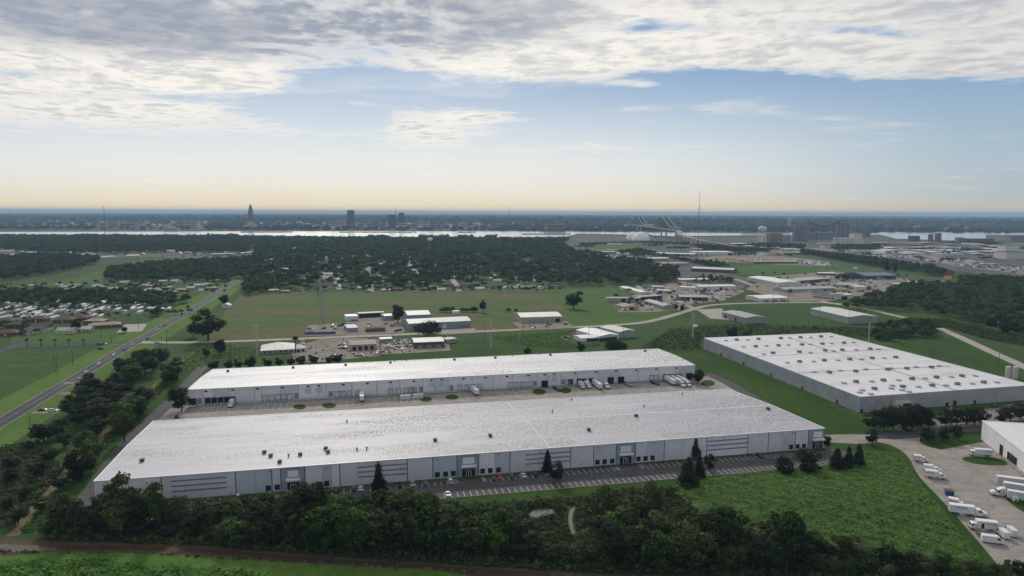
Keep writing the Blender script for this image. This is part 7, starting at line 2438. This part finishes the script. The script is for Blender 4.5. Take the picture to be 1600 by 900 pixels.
# barges on the river
for x0, x1, y, lb in ((530, 645, 363.4, 'long dark barge tow along the far bank'), (375, 450, 363.2, 'barge tow at the left of the river'), (815, 886, 366.4, 'barge string at the right of the water'), (716, 738, 363.6, 'short barge in midstream')):
    a, b = P(x0, y), P(x1, y)
    e = b - a
    root = empty('barge_tow', a, math.atan2(e.y, e.x), lb, 'barge')
    n = max(2, int(e.length / 60))
    for i in range(n):
        MB().box(i * e.length / n + 1, (i + 1) * e.length / n - 1, 0, 20, .3, 4.5, 1.5, 1.0).build('barge', 'barge', root)
    MB().box(e.length + 1, e.length + 22, 3, 17, .3, 9, 2, 1).build('pushboat', 'city_pale', root)
# far town specks: port and storage vehicles as one mass
V_, Q_ = [], []
def speck_boxes(n, poly, size, nm, label, mats):
    xs, ys = [p[0] for p in poly], [p[1] for p in poly]
    mbs = {m: MB() for m in mats}
    def inside(x, y):
        c = False
        for i in range(len(poly)):
            (x0, y0), (x1, y1) = poly[i], poly[i - 1]
            if (y0 > y) != (y1 > y) and x < (x1 - x0) * (y - y0) / (y1 - y0) + x0: c = not c
        return c
    k_ = 0
    while k_ < n:
        x, y = random.uniform(min(xs), max(xs)), random.uniform(min(ys), max(ys))
        if not inside(x, y): continue
        k_ += 1
        p = P(x, y)
        l, w, h = random.uniform(*size[0]), random.uniform(*size[1]), random.uniform(*size[2])
        if random.random() < .5: l, w = w, l
        mbs[random.choice(mats)].box(p.x - l / 2, p.x + l / 2, p.y - w / 2, p.y + w / 2, .2, .2 + h, .3, .2)
    root = empty(nm, (0, 0, 0), 0, label, 'vehicles')
    root['kind'] = 'stuff'
    for m, b in mbs.items():
        if b.f:
            tag(b.build('vehicle_body', m, root), kind='stuff')


VC = ['car_white', 'car_white', 'car_silver', 'car_grey', 'car_dark', 'car_silver', 'trailer_grey', 'brick']
speck_boxes(700, [(1352, 401), (1400, 396), (1500, 406), (1620, 421), (1620, 431), (1500, 415), (1420, 404)], ((5, 14), (2.5, 4), (1.6, 3.6)), 'stored_vehicles', 'hundreds of stored vehicles and trailers beyond the freeway', VC)
speck_boxes(130, [(1228, 406), (1300, 411), (1296, 416), (1230, 412)], ((4.5, 8), (2, 2.8), (1.5, 2.8)), 'stored_vehicles', 'white cars and vans packed in the lot left of the freeway', ['car_white', 'car_white', 'car_white', 'car_grey', 'car_dark'])
speck_boxes(130, [(1100, 408), (1105, 404), (1215, 406), (1215, 412), (1150, 411)], ((4.5, 9), (2, 2.8), (1.5, 2.8)), 'stored_vehicles', 'machines and cars packed below the white depot', ['car_white', 'sign_yellow', 'car_grey', 'sand', 'car_dark'])
speck_boxes(150, [(965, 486), (1000, 456), (1058, 441), (1110, 448), (1160, 456), (1130, 469), (1060, 482), (1010, 487)], ((4, 9), (2, 2.8), (1.4, 3)), 'stored_vehicles', 'trucks and trailers crammed between the sheds of the metal yard', VC)
speck_boxes(120, [(1200, 452), (1240, 434), (1320, 430), (1420, 438), (1400, 450), (1300, 462)], ((4, 7), (2, 2.5), (1.4, 2.4)), 'stored_vehicles', 'cars scattered over the lots between the right-hand sheds', VC)
speck_boxes(90, [(596, 549), (600, 534), (640, 529), (648, 545)], ((1, 4), (1, 2.5), (.4, 1.6)), 'scrap', 'scattered scrap and pallets of the scrap yard', ['debris', 'tan', 'car_white', 'brick', 'steel_dark'])
speck_boxes(140, [(458, 565), (470, 535), (600, 526), (700, 526), (712, 545), (600, 557)], ((.8, 3), (.8, 2), (.4, 1.6)), 'yard_clutter', 'crates, scrap and pallets scattered over the yards behind the middle warehouse', ['debris', 'tan', 'siding_white', 'brick', 'steel_dark', 'siding_grey'])
speck_boxes(60, [(902, 398), (1000, 396), (1040, 401), (960, 404)], ((5, 12), (3, 6), (2, 4)), 'stored_vehicles', 'pale trailers behind the dark trees below the levee', VC)
# advertising sign by the freeway
g = P(1479, 448)
h = height(1479, 448, 424.5)
root = empty('advertising_sign', g, -.15, 'tall red and yellow advertising sign on a pole by the freeway', 'sign')
MB().tube((0, 0, 0), (0, 0, h * .5), .7, n=8).build('post', 'steel_dark', root)
MB().box(-1.5, 6.5, -.6, .6, h * .74, h).build('upper_panel', 'sign_red', root)
MB().box(-5, -1.6, -.6, .6, h * .74, h * .97).build('side_panel', 'siding_navy', root)
MB().box(-5, 6, -.6, .6, h * .5, h * .73).build('lower_panel', 'sign_yellow', root)

# ------------------------------------------------------------------ the hazy air
hb = MB()
hb.box(-48600, 48600, -48600, 48600, -1.0, 190)
k = newmat('haze_air')
pv = k.n('ShaderNodeVolumePrincipled')
pv.inputs['Color'].default_value = (.47, .70, .98, 1)
pv.inputs['Density'].default_value = 6.2e-5
pv.inputs['Anisotropy'].default_value = 0.0
pv.inputs['Density Attribute'].default_value = ''
pv.inputs['Color Attribute'].default_value = ''
pv.inputs['Temperature Attribute'].default_value = ''
MAT['haze_air'].cycles.homogeneous_volume = True
o = k.n('ShaderNodeOutputMaterial')
k.t.links.new(pv.outputs[0], o.inputs['Volume'])
tag(hb.build('haze', 'haze_air'), 'pale bluish morning haze over the whole plain', 'haze', kind='stuff')
